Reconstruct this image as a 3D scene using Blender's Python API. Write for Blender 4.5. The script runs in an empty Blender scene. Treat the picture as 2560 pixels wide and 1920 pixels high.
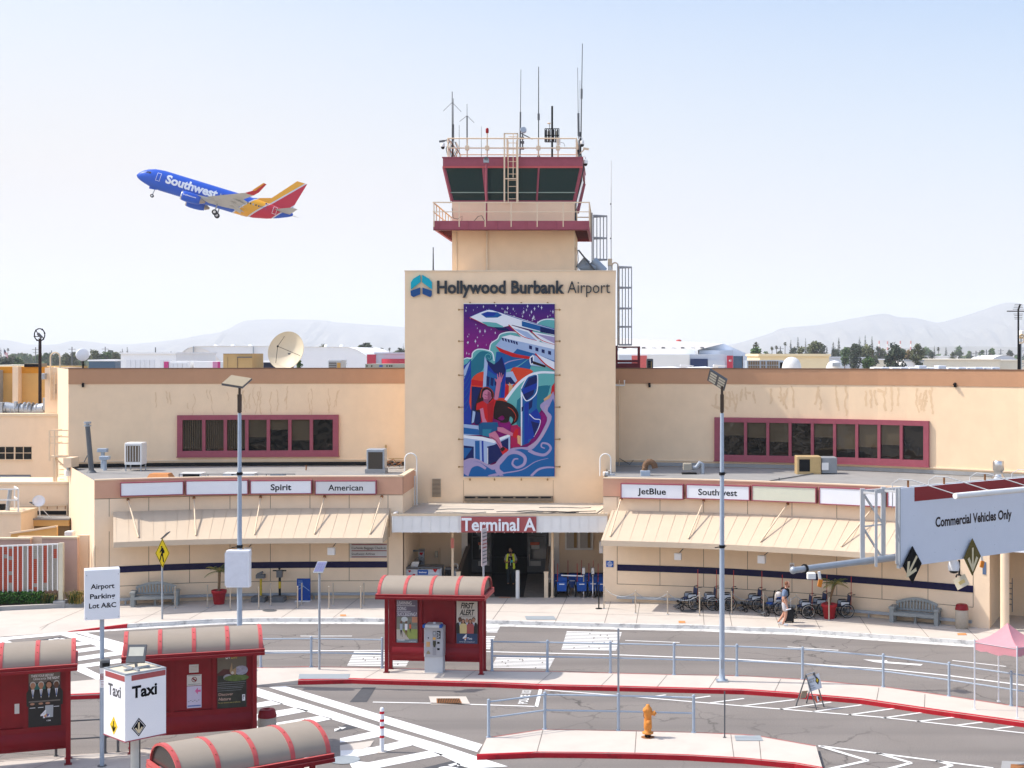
import bpy,bmesh,math,random
from mathutils import Vector as V,Matrix,noise as mnoise
random.seed(7)
R=math.radians
F,H,CX,CY=3600.,11.3,1535.,882.
scene=bpy.context.scene
C=scene.collection
cam=bpy.data.cameras.new('camera');camo=bpy.data.objects.new('camera',cam);C.objects.link(camo)
camo.location=(0,0,H);camo.rotation_euler=(R(90),0,0)
cam.sensor_width=36;cam.lens=F/2560*36
cam.shift_x=-(CX-1280)/2560;cam.shift_y=-(960-CY)/2560
cam.clip_start=.5;cam.clip_end=30000
scene.camera=camo
SUN_EL,SUN_AZ=52.,84.
w=bpy.data.worlds.new('World');scene.world=w;w.use_nodes=True
nt=w.node_tree;bg=nt.nodes['Background']
sky=nt.nodes.new('ShaderNodeTexSky');sky.sky_type='NISHITA';sky.sun_disc=False
sky.sun_elevation=R(SUN_EL);sky.sun_rotation=R(-SUN_AZ)
sky.air_density=1.0;sky.dust_density=2.4;sky.ozone_density=1.2;sky.altitude=200
tcw=nt.nodes.new('ShaderNodeTexCoord');spw=nt.nodes.new('ShaderNodeSeparateXYZ');nt.links.new(tcw.outputs['Generated'],spw.inputs[0])
rw=nt.nodes.new('ShaderNodeValToRGB');nt.links.new(spw.outputs[2],rw.inputs[0]);e=rw.color_ramp.elements
e[0].position=0;e[0].color=(.97,.97,.97,1);e[1].position=1;e[1].color=(0,0,0,1)
for p_,v_ in((.05,.92),(.13,.54),(.24,.06),(.5,.02)):q=e.new(p_);q.color=(v_,v_,v_,1)
mw=nt.nodes.new('ShaderNodeMix');mw.data_type='RGBA'
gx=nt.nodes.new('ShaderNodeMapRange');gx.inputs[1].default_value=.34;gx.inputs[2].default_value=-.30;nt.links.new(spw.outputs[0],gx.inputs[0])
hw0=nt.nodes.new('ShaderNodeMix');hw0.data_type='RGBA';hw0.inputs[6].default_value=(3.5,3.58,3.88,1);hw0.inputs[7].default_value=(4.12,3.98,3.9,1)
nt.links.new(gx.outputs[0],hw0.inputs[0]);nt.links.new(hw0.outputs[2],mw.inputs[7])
lo=nt.nodes.new('ShaderNodeMapRange');lo.inputs[1].default_value=.45;lo.inputs[2].default_value=.22;lo.inputs[4].default_value=.42;nt.links.new(spw.outputs[2],lo.inputs[0])
g2=nt.nodes.new('ShaderNodeMath');g2.operation='MULTIPLY';nt.links.new(gx.outputs[0],g2.inputs[0]);nt.links.new(lo.outputs[0],g2.inputs[1])
ag=nt.nodes.new('ShaderNodeMath');ag.operation='ADD';ag.use_clamp=True;nt.links.new(g2.outputs[0],ag.inputs[0]);nt.links.new(rw.outputs[0],ag.inputs[1])
nt.links.new(ag.outputs[0],mw.inputs[0]);nt.links.new(sky.outputs[0],mw.inputs[6]);bk=nt.nodes.new('ShaderNodeMapRange');bk.inputs[1].default_value=.25;bk.inputs[2].default_value=-.5;bk.inputs[3].default_value=1;bk.inputs[4].default_value=1.6;nt.links.new(spw.outputs[1],bk.inputs[0])  # sky behind the camera brightened as added fill for the shaded walls
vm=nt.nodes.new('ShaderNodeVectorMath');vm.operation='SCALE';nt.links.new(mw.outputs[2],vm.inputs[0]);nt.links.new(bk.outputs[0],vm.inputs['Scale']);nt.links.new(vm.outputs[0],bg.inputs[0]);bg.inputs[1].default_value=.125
sl=bpy.data.lights.new('sun','SUN');sl.energy=2.75;sl.angle=R(.6);sl.color=(1,.945,.87)
so=bpy.data.objects.new('sun',sl);C.objects.link(so)
sd=V((-math.sin(R(SUN_AZ))*math.cos(R(SUN_EL)),math.cos(R(SUN_AZ))*math.cos(R(SUN_EL)),math.sin(R(SUN_EL))))
so.rotation_euler=sd.to_track_quat('Z','Y').to_euler();so.location=(-60,40,80)
scene.view_settings.view_transform='Standard';scene.view_settings.look='None'
scene.view_settings.exposure=.78;scene.view_settings.gamma=1
cy=scene.cycles
cy.max_bounces=6;cy.diffuse_bounces=3;cy.glossy_bounces=3;cy.transmission_bounces=4;cy.volume_bounces=1
cy.caustics_reflective=False;cy.caustics_refractive=False;cy.sample_clamp_indirect=6
def at(px,py,d):return V(((px-CX)*d/F,d,H+(CY-py)*d/F))
def gd(px,py,z=0.):
 d=F*(H-z)/(py-CY);return V(((px-CX)*d/F,d,z))
def zz(py,d):return H+(CY-py)*d/F
def xx(px,d):return(px-CX)*d/F
MT={}
def lin(h):
 h=h.lstrip('#');o=[]
 for i in(0,2,4):
  c=int(h[i:i+2],16)/255;o.append(c/12.92 if c<=.04045 else((c+.055)/1.055)**2.4)
 return tuple(o)
def mat(name,col,rough=.7,metal=0.,v=.08,s=3.,bump=0.,bs=60.,spec=.18,trans=0.,dirt=0.,emit=0.):
 if name in MT:return MT[name]
 m=bpy.data.materials.new(name);m.use_nodes=True;n=m.node_tree.nodes;l=m.node_tree.links
 b=n['Principled BSDF']
 if isinstance(col,str):col=lin(col)
 b.inputs['Roughness'].default_value=rough;b.inputs['Metallic'].default_value=metal
 b.inputs['Specular IOR Level'].default_value=spec
 if trans:b.inputs['Transmission Weight'].default_value=trans
 if emit:
  b.inputs['Emission Color'].default_value=(*col,1);b.inputs['Emission Strength'].default_value=emit
 b.inputs['Base Color'].default_value=(*col,1)
 if v or bump or dirt:
  tc=n.new('ShaderNodeTexCoord')
  if v or dirt:
   no=n.new('ShaderNodeTexNoise');no.inputs['Scale'].default_value=s;no.inputs['Detail'].default_value=6
   no.inputs['Roughness'].default_value=.65
   l.new(tc.outputs['Object'],no.inputs['Vector'])
   mx=n.new('ShaderNodeMix');mx.data_type='RGBA'
   mx.inputs[6].default_value=(*[c*(1-2*v)for c in col],1);mx.inputs[7].default_value=(*[min(1,c*(1+2*v))for c in col],1)
   l.new(no.outputs[0],mx.inputs[0]);out=mx.outputs[2]
   if dirt:
    n2=n.new('ShaderNodeTexNoise');n2.inputs['Scale'].default_value=.7;n2.inputs['Detail'].default_value=8
    mp=n.new('ShaderNodeMapping');mp.inputs['Scale'].default_value=(1.6,1.6,.45)
    l.new(tc.outputs['Object'],mp.inputs[0]);l.new(mp.outputs[0],n2.inputs['Vector'])
    cr=n.new('ShaderNodeMapRange');cr.inputs[1].default_value=.48;cr.inputs[2].default_value=.75
    cr.inputs[4].default_value=dirt;l.new(n2.outputs[0],cr.inputs[0])
    m2=n.new('ShaderNodeMix');m2.data_type='RGBA';m2.inputs[7].default_value=(*[c*.55 for c in col],1)
    l.new(cr.outputs[0],m2.inputs[0]);l.new(out,m2.inputs[6]);out=m2.outputs[2]
   l.new(out,b.inputs['Base Color'])
  if bump:
   nb=n.new('ShaderNodeTexNoise');nb.inputs['Scale'].default_value=bs;nb.inputs['Detail'].default_value=3
   l.new(tc.outputs['Object'],nb.inputs['Vector'])
   bm=n.new('ShaderNodeBump');bm.inputs['Strength'].default_value=bump;bm.inputs['Distance'].default_value=.02
   l.new(nb.outputs[0],bm.inputs['Height']);l.new(bm.outputs[0],b.inputs['Normal'])
 MT[name]=m;return m
stucco=mat('cream_stucco',(.86,.64,.42),.9,v=.05,s=1.2,bump=.25,bs=25,dirt=.08)
stucco2=mat('pale_stucco',(.84,.65,.455),.9,v=.04,s=1.5,bump=.2,bs=25,dirt=.10)
salmon=mat('salmon_stucco',(.62,.35,.23),.9,v=.05,s=1.5,bump=.2,bs=25,dirt=.12)
brownband=mat('tan_brown_stucco',(.50,.275,.155),.9,v=.05,s=1.,bump=.2,bs=25,dirt=.1)
joint=mat('joint_dark_grey',(.20,.15,.105),.9,v=0)  # plain dark tone for panel joints and slots
maroon=mat('faded_maroon_paint',(.32,.080,.105),.55,v=.10,s=4,dirt=.15)
maroon_d=mat('dark_maroon_steel',(.16,.025,.03),.5,v=.12,s=3,dirt=.2)
red=mat('shelter_red_enamel',(.215,.005,.010),.45,v=.12,s=2.5,dirt=.25,spec=.25)
redfade=mat('sun_faded_red_trim',(.52,.10,.095),.5,v=.08,s=3)
def wavy(m,sc=1.1,st=.35):
 n=m.node_tree.nodes;l=m.node_tree.links;tc=n.new('ShaderNodeTexCoord');no=n.new('ShaderNodeTexNoise');no.inputs['Scale'].default_value=sc;no.inputs['Detail'].default_value=1.5
 l.new(tc.outputs['Object'],no.inputs[0]);bm=n.new('ShaderNodeBump');bm.inputs['Strength'].default_value=st;bm.inputs['Distance'].default_value=.06;l.new(no.outputs[0],bm.inputs['Height']);l.new(bm.outputs[0],n['Principled BSDF'].inputs['Normal']);return m
glassd=mat('dark_window_glass',(.008,.009,.008),.06,v=0,spec=.3)
white=mat('white_sign_face',(.80,.81,.83),.4,v=.02,s=2,spec=.3)
whitep=mat('white_paint',(.78,.76,.72),.55,v=.04,s=2,dirt=.08)
creamp=mat('cream_metal_paint',(.74,.58,.40),.6,v=.05,s=3)
awn=mat('awning_cream_metal',(.60,.475,.34),.6,v=.03,s=1.5,dirt=.06)
grey=mat('grey_galvanized_steel',(.36,.39,.42),.45,metal=.35,v=.08,s=5)
greyp=mat('blue_grey_paint',(.36,.42,.49),.5,v=.07,s=4)
greyd=mat('dark_grey_metal',(.12,.125,.13),.5,v=.1,s=4)
black=mat('black_rubber',(.006,.006,.007),.6,v=.1,s=4)
blackp=mat('black_lettering',(.005,.005,.006),.6,v=0,spec=.08)
chrome=mat('brushed_steel',(.62,.60,.57),.3,metal=.9,v=.04,s=6)
rust=mat('rusty_steel',(.30,.13,.05),.8,v=.25,s=8)
tileb=mat('navy_mosaic_tile',(.005,.004,.040),.35,v=.3,s=30)
conc=mat('pale_concrete',(.50,.455,.40),.9,v=.06,s=1.5,bump=.15,bs=40,dirt=.18)
concg=mat('grey_concrete',(.33,.325,.315),.9,v=.08,s=2,bump=.15,bs=40,dirt=.2)
roofg=mat('grey_roll_roofing',(.29,.28,.265),.95,v=.10,s=.9,bump=.3,bs=12,dirt=.3)
roofl=mat('pale_gravel_roof',(.55,.48,.39),.95,v=.10,s=1.2,bump=.3,bs=30,dirt=.2)
TM={}
def tag(o,label=None,cat=None,group=None,kind=None):
 if label:o['label']=label
 if cat:o['category']=cat
 if group:o['group']=group
 if kind:o['kind']=kind
 return o
def thing(name,label,cat,loc=(0,0,0),rz=0.,group=None):
 o=bpy.data.objects.new(name,None);C.objects.link(o);o.empty_display_size=.2
 o.location=loc;o.rotation_euler=(0,0,rz)
 TM[o.name]=Matrix.Translation(V(loc))@Matrix.Rotation(rz,4,'Z')
 return tag(o,label,cat,group)
def dup(root,loc,rz,label=None,group=None):
 def rec(o,par):
  c=o.copy();C.objects.link(c)
  if par:c.parent=par
  for ch in list(o.children):rec(ch,c)
  return c
 r=rec(root,None);r.location=loc;r.rotation_euler=(0,0,rz)
 if label:r['label']=label
 if group:r['group']=group
 return r
GL={}
def glyphs(txt,bold):
 k=(txt,bold)
 if k not in GL:
  cu=bpy.data.curves.new('t','FONT');cu.body=txt;cu.size=1;cu.offset=bold;cu.resolution_u=3
  ob=bpy.data.objects.new('t',cu);me=bpy.data.meshes.new_from_object(ob)
  vs=[tuple(v.co[:2])for v in me.vertices];fs=[tuple(p.vertices)for p in me.polygons]
  bpy.data.objects.remove(ob);bpy.data.meshes.remove(me);bpy.data.curves.remove(cu)
  xs=[v[0]for v in vs]or[0];GL[k]=(vs,fs,min(xs),max(xs))
 return GL[k]
class Fr:
 def __init__(s,o,X,Y=(0,0,1)):
  s.o=V(o);s.X=V(X).normalized();s.Y=V(Y).normalized();s.N=s.X.cross(s.Y).normalized()
 def p(s,x,y,n=0.):return s.o+s.X*x+s.Y*y+s.N*n
class MB:
 def __init__(s):s.v=[];s.f=[];s.mi=[];s.sm=[];s.mats=[];s.M=None
 def add(s,pts,faces,m,smooth=False):
  b=len(s.v)
  s.v+=[s.M@V(p)if s.M else V(p)for p in pts]
  if m not in s.mats:s.mats.append(m)
  k=s.mats.index(m)
  for f in faces:s.f.append([b+i for i in f]);s.mi.append(k);s.sm.append(smooth)
  return s
 def poly(s,pts,m):return s.add(pts,[list(range(len(pts)))],m)
 def obox(s,c,X,Y,Z,m):
  c,X,Y,Z=V(c),V(X),V(Y),V(Z)
  p=[c+X*a+Y*b+Z*d for d in(-1,1)for a,b in((-1,-1),(1,-1),(1,1),(-1,1))]
  if X.cross(Y).dot(Z)<0:p=p[4:]+p[:4]
  return s.add(p,[(3,2,1,0),(4,5,6,7),(0,1,5,4),(1,2,6,5),(2,3,7,6),(3,0,4,7)],m)
 def box(s,x0,y0,z0,x1,y1,z1,m):
  return s.obox(((x0+x1)/2,(y0+y1)/2,(z0+z1)/2),(abs(x1-x0)/2,0,0),(0,abs(y1-y0)/2,0),(0,0,abs(z1-z0)/2),m)
 def bbox(s,x0,y0,z0,x1,y1,z1,m,r=.02):
  q=[(x0+r,y0),(x1-r,y0),(x1,y0+r),(x1,y1-r),(x1-r,y1),(x0+r,y1),(x0,y1-r),(x0,y0+r)]
  cx,cyy=(x0+x1)/2,(y0+y1)/2
  sh=[(cx+(a-cx)*(1-2*r/max(x1-x0,1e-6)),cyy+(b-cyy)*(1-2*r/max(y1-y0,1e-6)))for a,b in q]
  pts=[(*a,z0)for a in q]+[(*a,z1-r)for a in q]+[(*a,z1)for a in sh]
  fs=[list(range(7,-1,-1)),list(range(16,24))]
  for k in(0,8):
   for i in range(8):j=(i+1)%8;fs.append((k+i,k+j,k+8+j,k+8+i))
  return s.add(pts,fs,m)
 def bar(s,p,q,w,h,m,up=(0,0,1)):
  p,q=V(p),V(q);d=q-p;u=V(up)
  if abs(d.normalized().dot(u))>.98:u=V((0,1,0))
  X=d.cross(u).normalized();Y=X.cross(d).normalized()
  return s.obox((p+q)/2,d/2,X*w/2,Y*h/2,m)
 def tube(s,pts,r,m,n=8,cap=True):
  pts=[V(p)for p in pts];k=len(pts);rr=r if isinstance(r,(list,tuple))else[r]*k
  vs=[];u=None
  for i,p in enumerate(pts):
   d=(pts[min(i+1,k-1)]-pts[max(i-1,0)]).normalized()
   if u is None:
    u=d.cross(V((0,0,1))if abs(d.z)<.95 else V((0,1,0))).normalized()
   else:u=(u-d*u.dot(d)).normalized()
   w_=d.cross(u)
   vs+=[p+(u*math.cos(2*math.pi*j/n)+w_*math.sin(2*math.pi*j/n))*rr[i]for j in range(n)]
  fs=[]
  for i in range(k-1):
   for j in range(n):
    a=i*n+j;b=i*n+(j+1)%n;fs.append((a,b,b+n,a+n))
  s.add(vs,fs,m,True)
  if cap:s.add(vs[:n],[list(range(n-1,-1,-1))],m);s.add(vs[-n:],[list(range(n))],m)
  return s
 def lathe(s,prof,c,m,n=20,A=None,smooth=True):
  c=V(c);A=A or Matrix.Identity(3);k=len(prof)
  vs=[c+A@V((r*math.cos(2*math.pi*j/n),r*math.sin(2*math.pi*j/n),z))for r,z in prof for j in range(n)]
  fs=[]
  for i in range(k-1):
   for j in range(n):
    a=i*n+j;b=i*n+(j+1)%n;fs.append((a,b,b+n,a+n))
  s.add(vs,fs,m,smooth)
  if prof[0][0]>1e-4:s.add(vs[:n],[list(range(n-1,-1,-1))],m)
  if prof[-1][0]>1e-4:s.add(vs[-n:],[list(range(n))],m)
  return s
 def ball(s,c,r,m,n=12,sc=(1,1,1)):
  k=max(6,n//2)
  pr=[(max(1e-5,math.sin(math.pi*i/k)),-math.cos(math.pi*i/k))for i in range(k+1)]
  A=Matrix.Diagonal(V((r*sc[0],r*sc[1],r*sc[2])))
  return s.lathe(pr,c,m,n,A)
 def prism(s,q,fr,d,m,n0=0.):
  """polygon q (x, y in the frame) from n0 out to n0+d"""
  k=len(q)
  area=sum(q[i][0]*q[(i+1)%k][1]-q[(i+1)%k][0]*q[i][1]for i in range(k))
  if area<0:q=q[::-1]
  pts=[fr.p(a,b,n0)for a,b in q]+[fr.p(a,b,n0+d)for a,b in q]
  fs=[list(range(k-1,-1,-1)),list(range(k,2*k))]+[(i,(i+1)%k,k+(i+1)%k,k+i)for i in range(k)]
  return s.add(pts,fs,m)
 def flat(s,q,fr,m,n=0.003):
  k=len(q)
  if sum(q[i][0]*q[(i+1)%k][1]-q[(i+1)%k][0]*q[i][1]for i in range(k))<0:q=q[::-1]
  return s.poly([fr.p(a,b,n)for a,b in q],m)
 def rect(s,fr,x0,y0,x1,y1,m,n=.003):return s.flat([(x0,y0),(x1,y0),(x1,y1),(x0,y1)],fr,m,n)
 def text(s,txt,fr,x,y,h,m,w=None,bold=0.,n=.006,al='C',sh=0.,dep=0.):
  """capital height h, placed at x, baseline y; w fits the width"""
  vs,fs,a,b=glyphs(txt,bold);k=h/.70;kx=w/max(b-a,1e-6)if w else k*.95
  off={'C':-(a+b)/2,'L':-a,'R':-b}[al]
  P=[((vx+off)*kx+x+sh*vy*k,vy*k+y)for vx,vy in vs]
  s.add([fr.p(px_,py_,n+dep)for px_,py_ in P],fs,m)
  if dep:
   ed={}
   for f in fs:
    for i in range(len(f)):
     e=(f[i],f[(i+1)%len(f)])
     if(e[1],e[0])in ed:del ed[(e[1],e[0])]
     else:ed[e]=1
   for i,j in ed:
    s.poly([fr.p(*P[i],n),fr.p(*P[j],n),fr.p(*P[j],n+dep),fr.p(*P[i],n+dep)],m)
  return s
 def sweep(s,plan,nrm,prof,m,close=True,caps=True):
  """plan points with outward normals, profile of (out, z)"""
  k=len(prof);vs=[V((p[0]+n_[0]*o,p[1]+n_[1]*o,z))for p,n_ in zip(plan,nrm)for o,z in prof]
  fs=[];kk=k if close else k-1
  for i in range(len(plan)-1):
   for j in range(kk):
    a=i*k+j;b=i*k+(j+1)%k;fs.append((a,b,b+k,a+k))
  if caps and close:fs+=[list(range(k)),list(range(len(vs)-1,len(vs)-k-1,-1))]
  return s.add(vs,fs,m)
 def build(s,name,parent=None,local=False,label=None,cat=None,group=None,kind=None,bevel=0.):
  me=bpy.data.meshes.new(name);o=bpy.data.objects.new(name,me);C.objects.link(o)
  if parent is not None:
   root=parent
   while root.parent:root=root.parent
   if not local:
    T=TM.get(root.name)or Matrix.Translation(root.location);I=T.inverted();s.v=[I@p for p in s.v]
   o.parent=parent
  elif not local:
   lo=V((min(p[i]for p in s.v)for i in range(3)));hi=V((max(p[i]for p in s.v)for i in range(3)))
   c=V(((lo.x+hi.x)/2,(lo.y+hi.y)/2,lo.z));o.location=c;s.v=[p-c for p in s.v]
  me.from_pydata(s.v,[],s.f)
  for m in s.mats:me.materials.append(m)
  me.polygons.foreach_set('material_index',s.mi);me.polygons.foreach_set('use_smooth',s.sm)
  me.update()
  if bevel:
   bv=o.modifiers.new('bevel','BEVEL');bv.width=bevel;bv.segments=2;bv.limit_method='ANGLE';bv.angle_limit=R(40)
  return tag(o,label,cat,group,kind)
def catmull(P,n=6):
 out=[]
 for i in range(len(P)-1):
  a=P[max(i-1,0)];b=P[i];c=P[i+1];d=P[min(i+2,len(P)-1)]
  for k in range(n):
   t=k/n
   out.append(tuple(.5*(2*b[j]+(c[j]-a[j])*t+(2*a[j]-5*b[j]+4*c[j]-d[j])*t*t+(3*b[j]-a[j]-3*c[j]+d[j])*t**3)for j in range(len(b))))
 return out+[tuple(P[-1])]
class Wall:
 def __init__(s,pd,n=5):
  s.P=[V((xx(px,d),d))for px,d in pd]
  s.P=[V(p)for p in catmull([tuple(p)for p in s.P],n)]
  s.N=[]
  for i in range(len(s.P)):
   t=(s.P[min(i+1,len(s.P)-1)]-s.P[max(i-1,0)]).normalized();s.N.append(V((t.y,-t.x)))
 def hit(s,px):
  """plan point, normal, tangent where the sight line of pixel column px meets the wall"""
  k=(px-CX)/F;best=None
  for i in range(len(s.P)-1):
   a,b=s.P[i],s.P[i+1];fa,fb=a.x-k*a.y,b.x-k*b.y
   if fa*fb<=0 and fa!=fb:
    t=fa/(fa-fb);best=(a.lerp(b,t),s.N[i].lerp(s.N[i+1],t).normalized())
  if best is None:
   best=(s.P[0],s.N[0])if k<s.P[0].x/s.P[0].y else(s.P[-1],s.N[-1])
  p,n=best;return p,n,V((-n.y,n.x))
 def pt(s,px,py,out=0.):
  p,n,t=s.hit(px);q=p+n*out;return V((q.x,q.y,zz(py,p.y)))
 def span(s,p0=None,p1=None):
  a=s.hit(p0)if p0 is not None else(s.P[0],s.N[0]);b=s.hit(p1)if p1 is not None else(s.P[-1],s.N[-1])
  pl=[a[0]];nl=[a[1]]
  for p,n in zip(s.P,s.N):
   if p.x>a[0].x+.02 and p.x<b[0].x-.02:pl.append(p);nl.append(n)
  return pl+[b[0]],nl+[b[1]]
 def frame(s,px,py,out=0.):
  p,n,t=s.hit(px);q=p+n*out
  return Fr((q.x,q.y,zz(py,p.y)),(t.x,t.y,0))
# == the ground, roads, pavements, markings
from mathutils.geometry import tessellate_polygon
def fill(mb,pts,m):
 tr=tessellate_polygon([[V(p)for p in pts]]);mb.add(pts,[tuple(t)for t in tr],m)
def asphalt_mat():
 m=bpy.data.materials.new('weathered_asphalt');m.use_nodes=True;n=m.node_tree.nodes;l=m.node_tree.links
 b=n['Principled BSDF'];b.inputs['Roughness'].default_value=.9;b.inputs['Specular IOR Level'].default_value=.25
 tc=n.new('ShaderNodeTexCoord')
 def noise(sc,det,mp=None):
  t=n.new('ShaderNodeTexNoise');t.inputs['Scale'].default_value=sc;t.inputs['Detail'].default_value=det
  if mp:
   q=n.new('ShaderNodeMapping');q.inputs['Scale'].default_value=mp;q.inputs['Rotation'].default_value=(0,0,R(4));l.new(tc.outputs['Object'],q.inputs[0]);l.new(q.outputs[0],t.inputs[0])
  else:l.new(tc.outputs['Object'],t.inputs[0])
  return t
 def mix(fac,a,c,typ='MIX'):
  x=n.new('ShaderNodeMix');x.data_type='RGBA';x.blend_type=typ
  for i,s_ in((0,fac),(6,a),(7,c)):
   if hasattr(s_,'links')or hasattr(s_,'is_linked'):l.new(s_,x.inputs[i])
   else:x.inputs[i].default_value=s_
  return x.outputs[2]
 def ramp(s_,a,c,lo=0.,hi=1.):
  r=n.new('ShaderNodeMapRange');r.inputs[1].default_value=a;r.inputs[2].default_value=c;r.inputs[3].default_value=lo;r.inputs[4].default_value=hi;l.new(s_,r.inputs[0]);return r.outputs[0]
 base=mix(noise(.35,5).outputs[0],(.150,.130,.115,1),(.235,.210,.19,1))
 fine=noise(28,3);base=mix(ramp(fine.outputs[0],.35,.7,0,.45),base,(.34,.31,.28,1))
 fin2=noise(60,2);base=mix(ramp(fin2.outputs[0],.52,.72,0,.5),base,(.11,.10,.095,1))
 trk=noise(1,3,(.03,.75,1));base=mix(ramp(trk.outputs[0],.46,.66,0,.5),base,(.15,.135,.125,1))
 dst=noise(1.2,4);vo=n.new('ShaderNodeTexVoronoi');vo.feature='DISTANCE_TO_EDGE';vo.inputs['Scale'].default_value=.36
 ad=n.new('ShaderNodeVectorMath');ad.operation='ADD';l.new(tc.outputs['Object'],ad.inputs[0]);l.new(dst.outputs[1],ad.inputs[1]);l.new(ad.outputs[0],vo.inputs['Vector'])
 msk=noise(.12,2);ck=n.new('ShaderNodeMath');ck.operation='MULTIPLY'
 l.new(ramp(vo.outputs[0],0,.016,1,0),ck.inputs[0]);l.new(ramp(msk.outputs[0],.42,.6,0,.8),ck.inputs[1])
 base=mix(ck.outputs[0],base,(.06,.055,.05,1))
 l.new(base,b.inputs['Base Color'])
 bm=n.new('ShaderNodeBump');bm.inputs['Strength'].default_value=.35;bm.inputs['Distance'].default_value=.02;l.new(fin2.outputs[0],bm.inputs['Height']);l.new(bm.outputs[0],b.inputs['Normal'])
 return m
asph=asphalt_mat()
field=mat('dry_airfield_ground',(.36,.31,.25),.95,v=.15,s=.02)
mb=MB();mb.poly([(-7400,-150,-.05),(7400,-150,-.05),(7400,12400,-.05),(-7400,12400,-.05)],field);mb.build('ground',kind='structure')
mb=MB();mb.poly([(-75,3,0),(70,3,0),(70,66,0),(-75,66,0)],asph);mb.build('road',kind='structure')
def worn(name,col,col2,lo=.5,hi=.62,sc=3.):
 m=mat(name,col,.75,v=0);n=m.node_tree.nodes;l=m.node_tree.links
 tc=n.new('ShaderNodeTexCoord');no=n.new('ShaderNodeTexNoise');no.inputs['Scale'].default_value=sc;no.inputs['Detail'].default_value=8;no.inputs['Roughness'].default_value=.7
 l.new(tc.outputs['Object'],no.inputs[0]);mr=n.new('ShaderNodeMapRange');mr.inputs[1].default_value=lo;mr.inputs[2].default_value=hi;l.new(no.outputs[0],mr.inputs[0])
 mx=n.new('ShaderNodeMix');mx.data_type='RGBA';mx.inputs[6].default_value=(*col,1);mx.inputs[7].default_value=(*col2,1)
 l.new(mr.outputs[0],mx.inputs[0]);l.new(mx.outputs[2],n['Principled BSDF'].inputs['Base Color']);return m
kerbw=worn('worn_white_kerb_paint',(.68,.66,.62),(.30,.29,.28),.5,.68,2.2)
kerbr=worn('red_kerb_paint',(.46,.018,.028),(.26,.015,.02),.52,.7,2.5)
rmark=worn('white_road_paint',(.78,.77,.74),(.60,.57,.54),.55,.78,2.)
pave=mat('pale_pavement',(.56,.50,.435),.9,v=.05,s=.8,bump=.12,bs=40,dirt=.16)
slab=mat('pavement_joint',(.20,.175,.15),.9,v=0)
patchd=mat('dark_asphalt_patch',(.085,.085,.09),.9,v=.1,s=5)
tact=mat('grey_tactile_pad',(.30,.33,.345),.8,v=.06,s=4)
orangem=mat('orange_plate',(.62,.27,.10),.7,v=.08,s=4)
K=[(-260,1618,.01),(0,1592,.01),(169,1580,.01),(318,1561,.15),(520,1549,.15),(640,1546,.15),(900,1546,.15),(1215,1551,.15),(1536,1560,.15),(1756,1564,.15),(1860,1569,.15),(1987,1573,.15),(2208,1588,.15),(2436,1603,.15),(2600,1616,.15),(2800,1634,.15)]
KP=[gd(*k)for k in K]
mb=MB()
for a,b in zip(KP,KP[1:]):
 f=lambda p,dy,z:(p.x,p.y+dy,z)
 mb.poly([a,b,f(b,1.4,.15),f(a,1.4,.15)],pave);mb.poly([f(a,1.4,.15),f(b,1.4,.15),(b.x,72.5,.15),(a.x,72.5,.15)],pave)
for px in(95,330,470,700,830,1010,1230,1385,1510,1590,1760,1830,1950,2050,2180,2330,2450):
 p=min(KP,key=lambda q:abs(q.x-xx(px,q.y)));x0=xx(px,p.y)
 mb.poly([(x0,p.y+.12,.154),(x0+.025,p.y+.12,.154),(x0+.45,p.y+9,.154),(x0+.425,p.y+9,.154)],slab)
for a,b in zip(KP[2:],KP[3:]):mb.poly([(a.x,a.y+2.1,.154),(b.x,b.y+2.1,.154),(b.x,b.y+2.125,.154),(a.x,a.y+2.125,.154)],slab)
mb.build('pavement',kind='structure')
def nrm2(P):
 out=[]
 for i in range(len(P)):
  t=(V(P[min(i+1,len(P)-1)])-V(P[max(i-1,0)])).to_2d().normalized();out.append(V((t.y,-t.x)))
 return out
mb=MB();pl=KP[3:];mb.sweep(pl,nrm2(pl),[(.004,0),(.004,.12),(-.02,.156),(-.16,.156)],kerbw,close=False)
mb.build('kerb',kind='structure')
mb=MB();a,b=KP[2],KP[3];mb.poly([a+V((0,-.01,.002)),b+V((0,-.01,-.15)),b+V((0,-.01,.006)),a+V((0,-.01,.006))],kerbr);mb.poly([a+V((0,-.01,.008)),b+V((0,-.01,.008)),b+V((0,.15,.008)),a+V((0,.15,.008))],kerbr)
mb.poly([b+V((0,-.012,-.15)),b+V((.01,.15,-.15)),b+V((.01,.15,.01)),b+V((0,-.012,.01))],kerbr)
mb.build('kerb',kind='structure')
mb=MB();pl=[V((p.x,p.y))for p in KP[2:]];mb.sweep(pl,nrm2(pl),[(.45,.006),(.0,.006)],kerbw,close=False);mb.build('gutter',kind='structure')
def island(name,far,near,z=.15,nz=None):
 fp=[gd(*p,z)for p in far];np_=[gd(p[0],p[1],p[2]if len(p)>2 else z)for p in near]
 mb=MB();fill(mb,fp+np_[::-1],pave)
 for P in(fp,np_):
  for a,b in zip(P,P[1:]):mb.poly([a,b,(b.x,b.y,-.01),(a.x,a.y,-.01)],pave)
 mb.poly([fp[0],np_[0],(np_[0].x,np_[0].y,-.01),(fp[0].x,fp[0].y,-.01)],pave);mb.poly([fp[-1],np_[-1],(np_[-1].x,np_[-1].y,-.01),(fp[-1].x,fp[-1].y,-.01)],pave)
 return mb,fp,np_
far1=[(-140,1716),(0,1711),(162,1705),(400,1684),(631,1669),(775,1666),(930,1669),(1232,1677),(1364,1678),(1684,1686),(1860,1689),(2006,1698),(2208,1716),(2373,1739.5),(2528,1763),(2640,1782),(2800,1812)]
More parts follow.
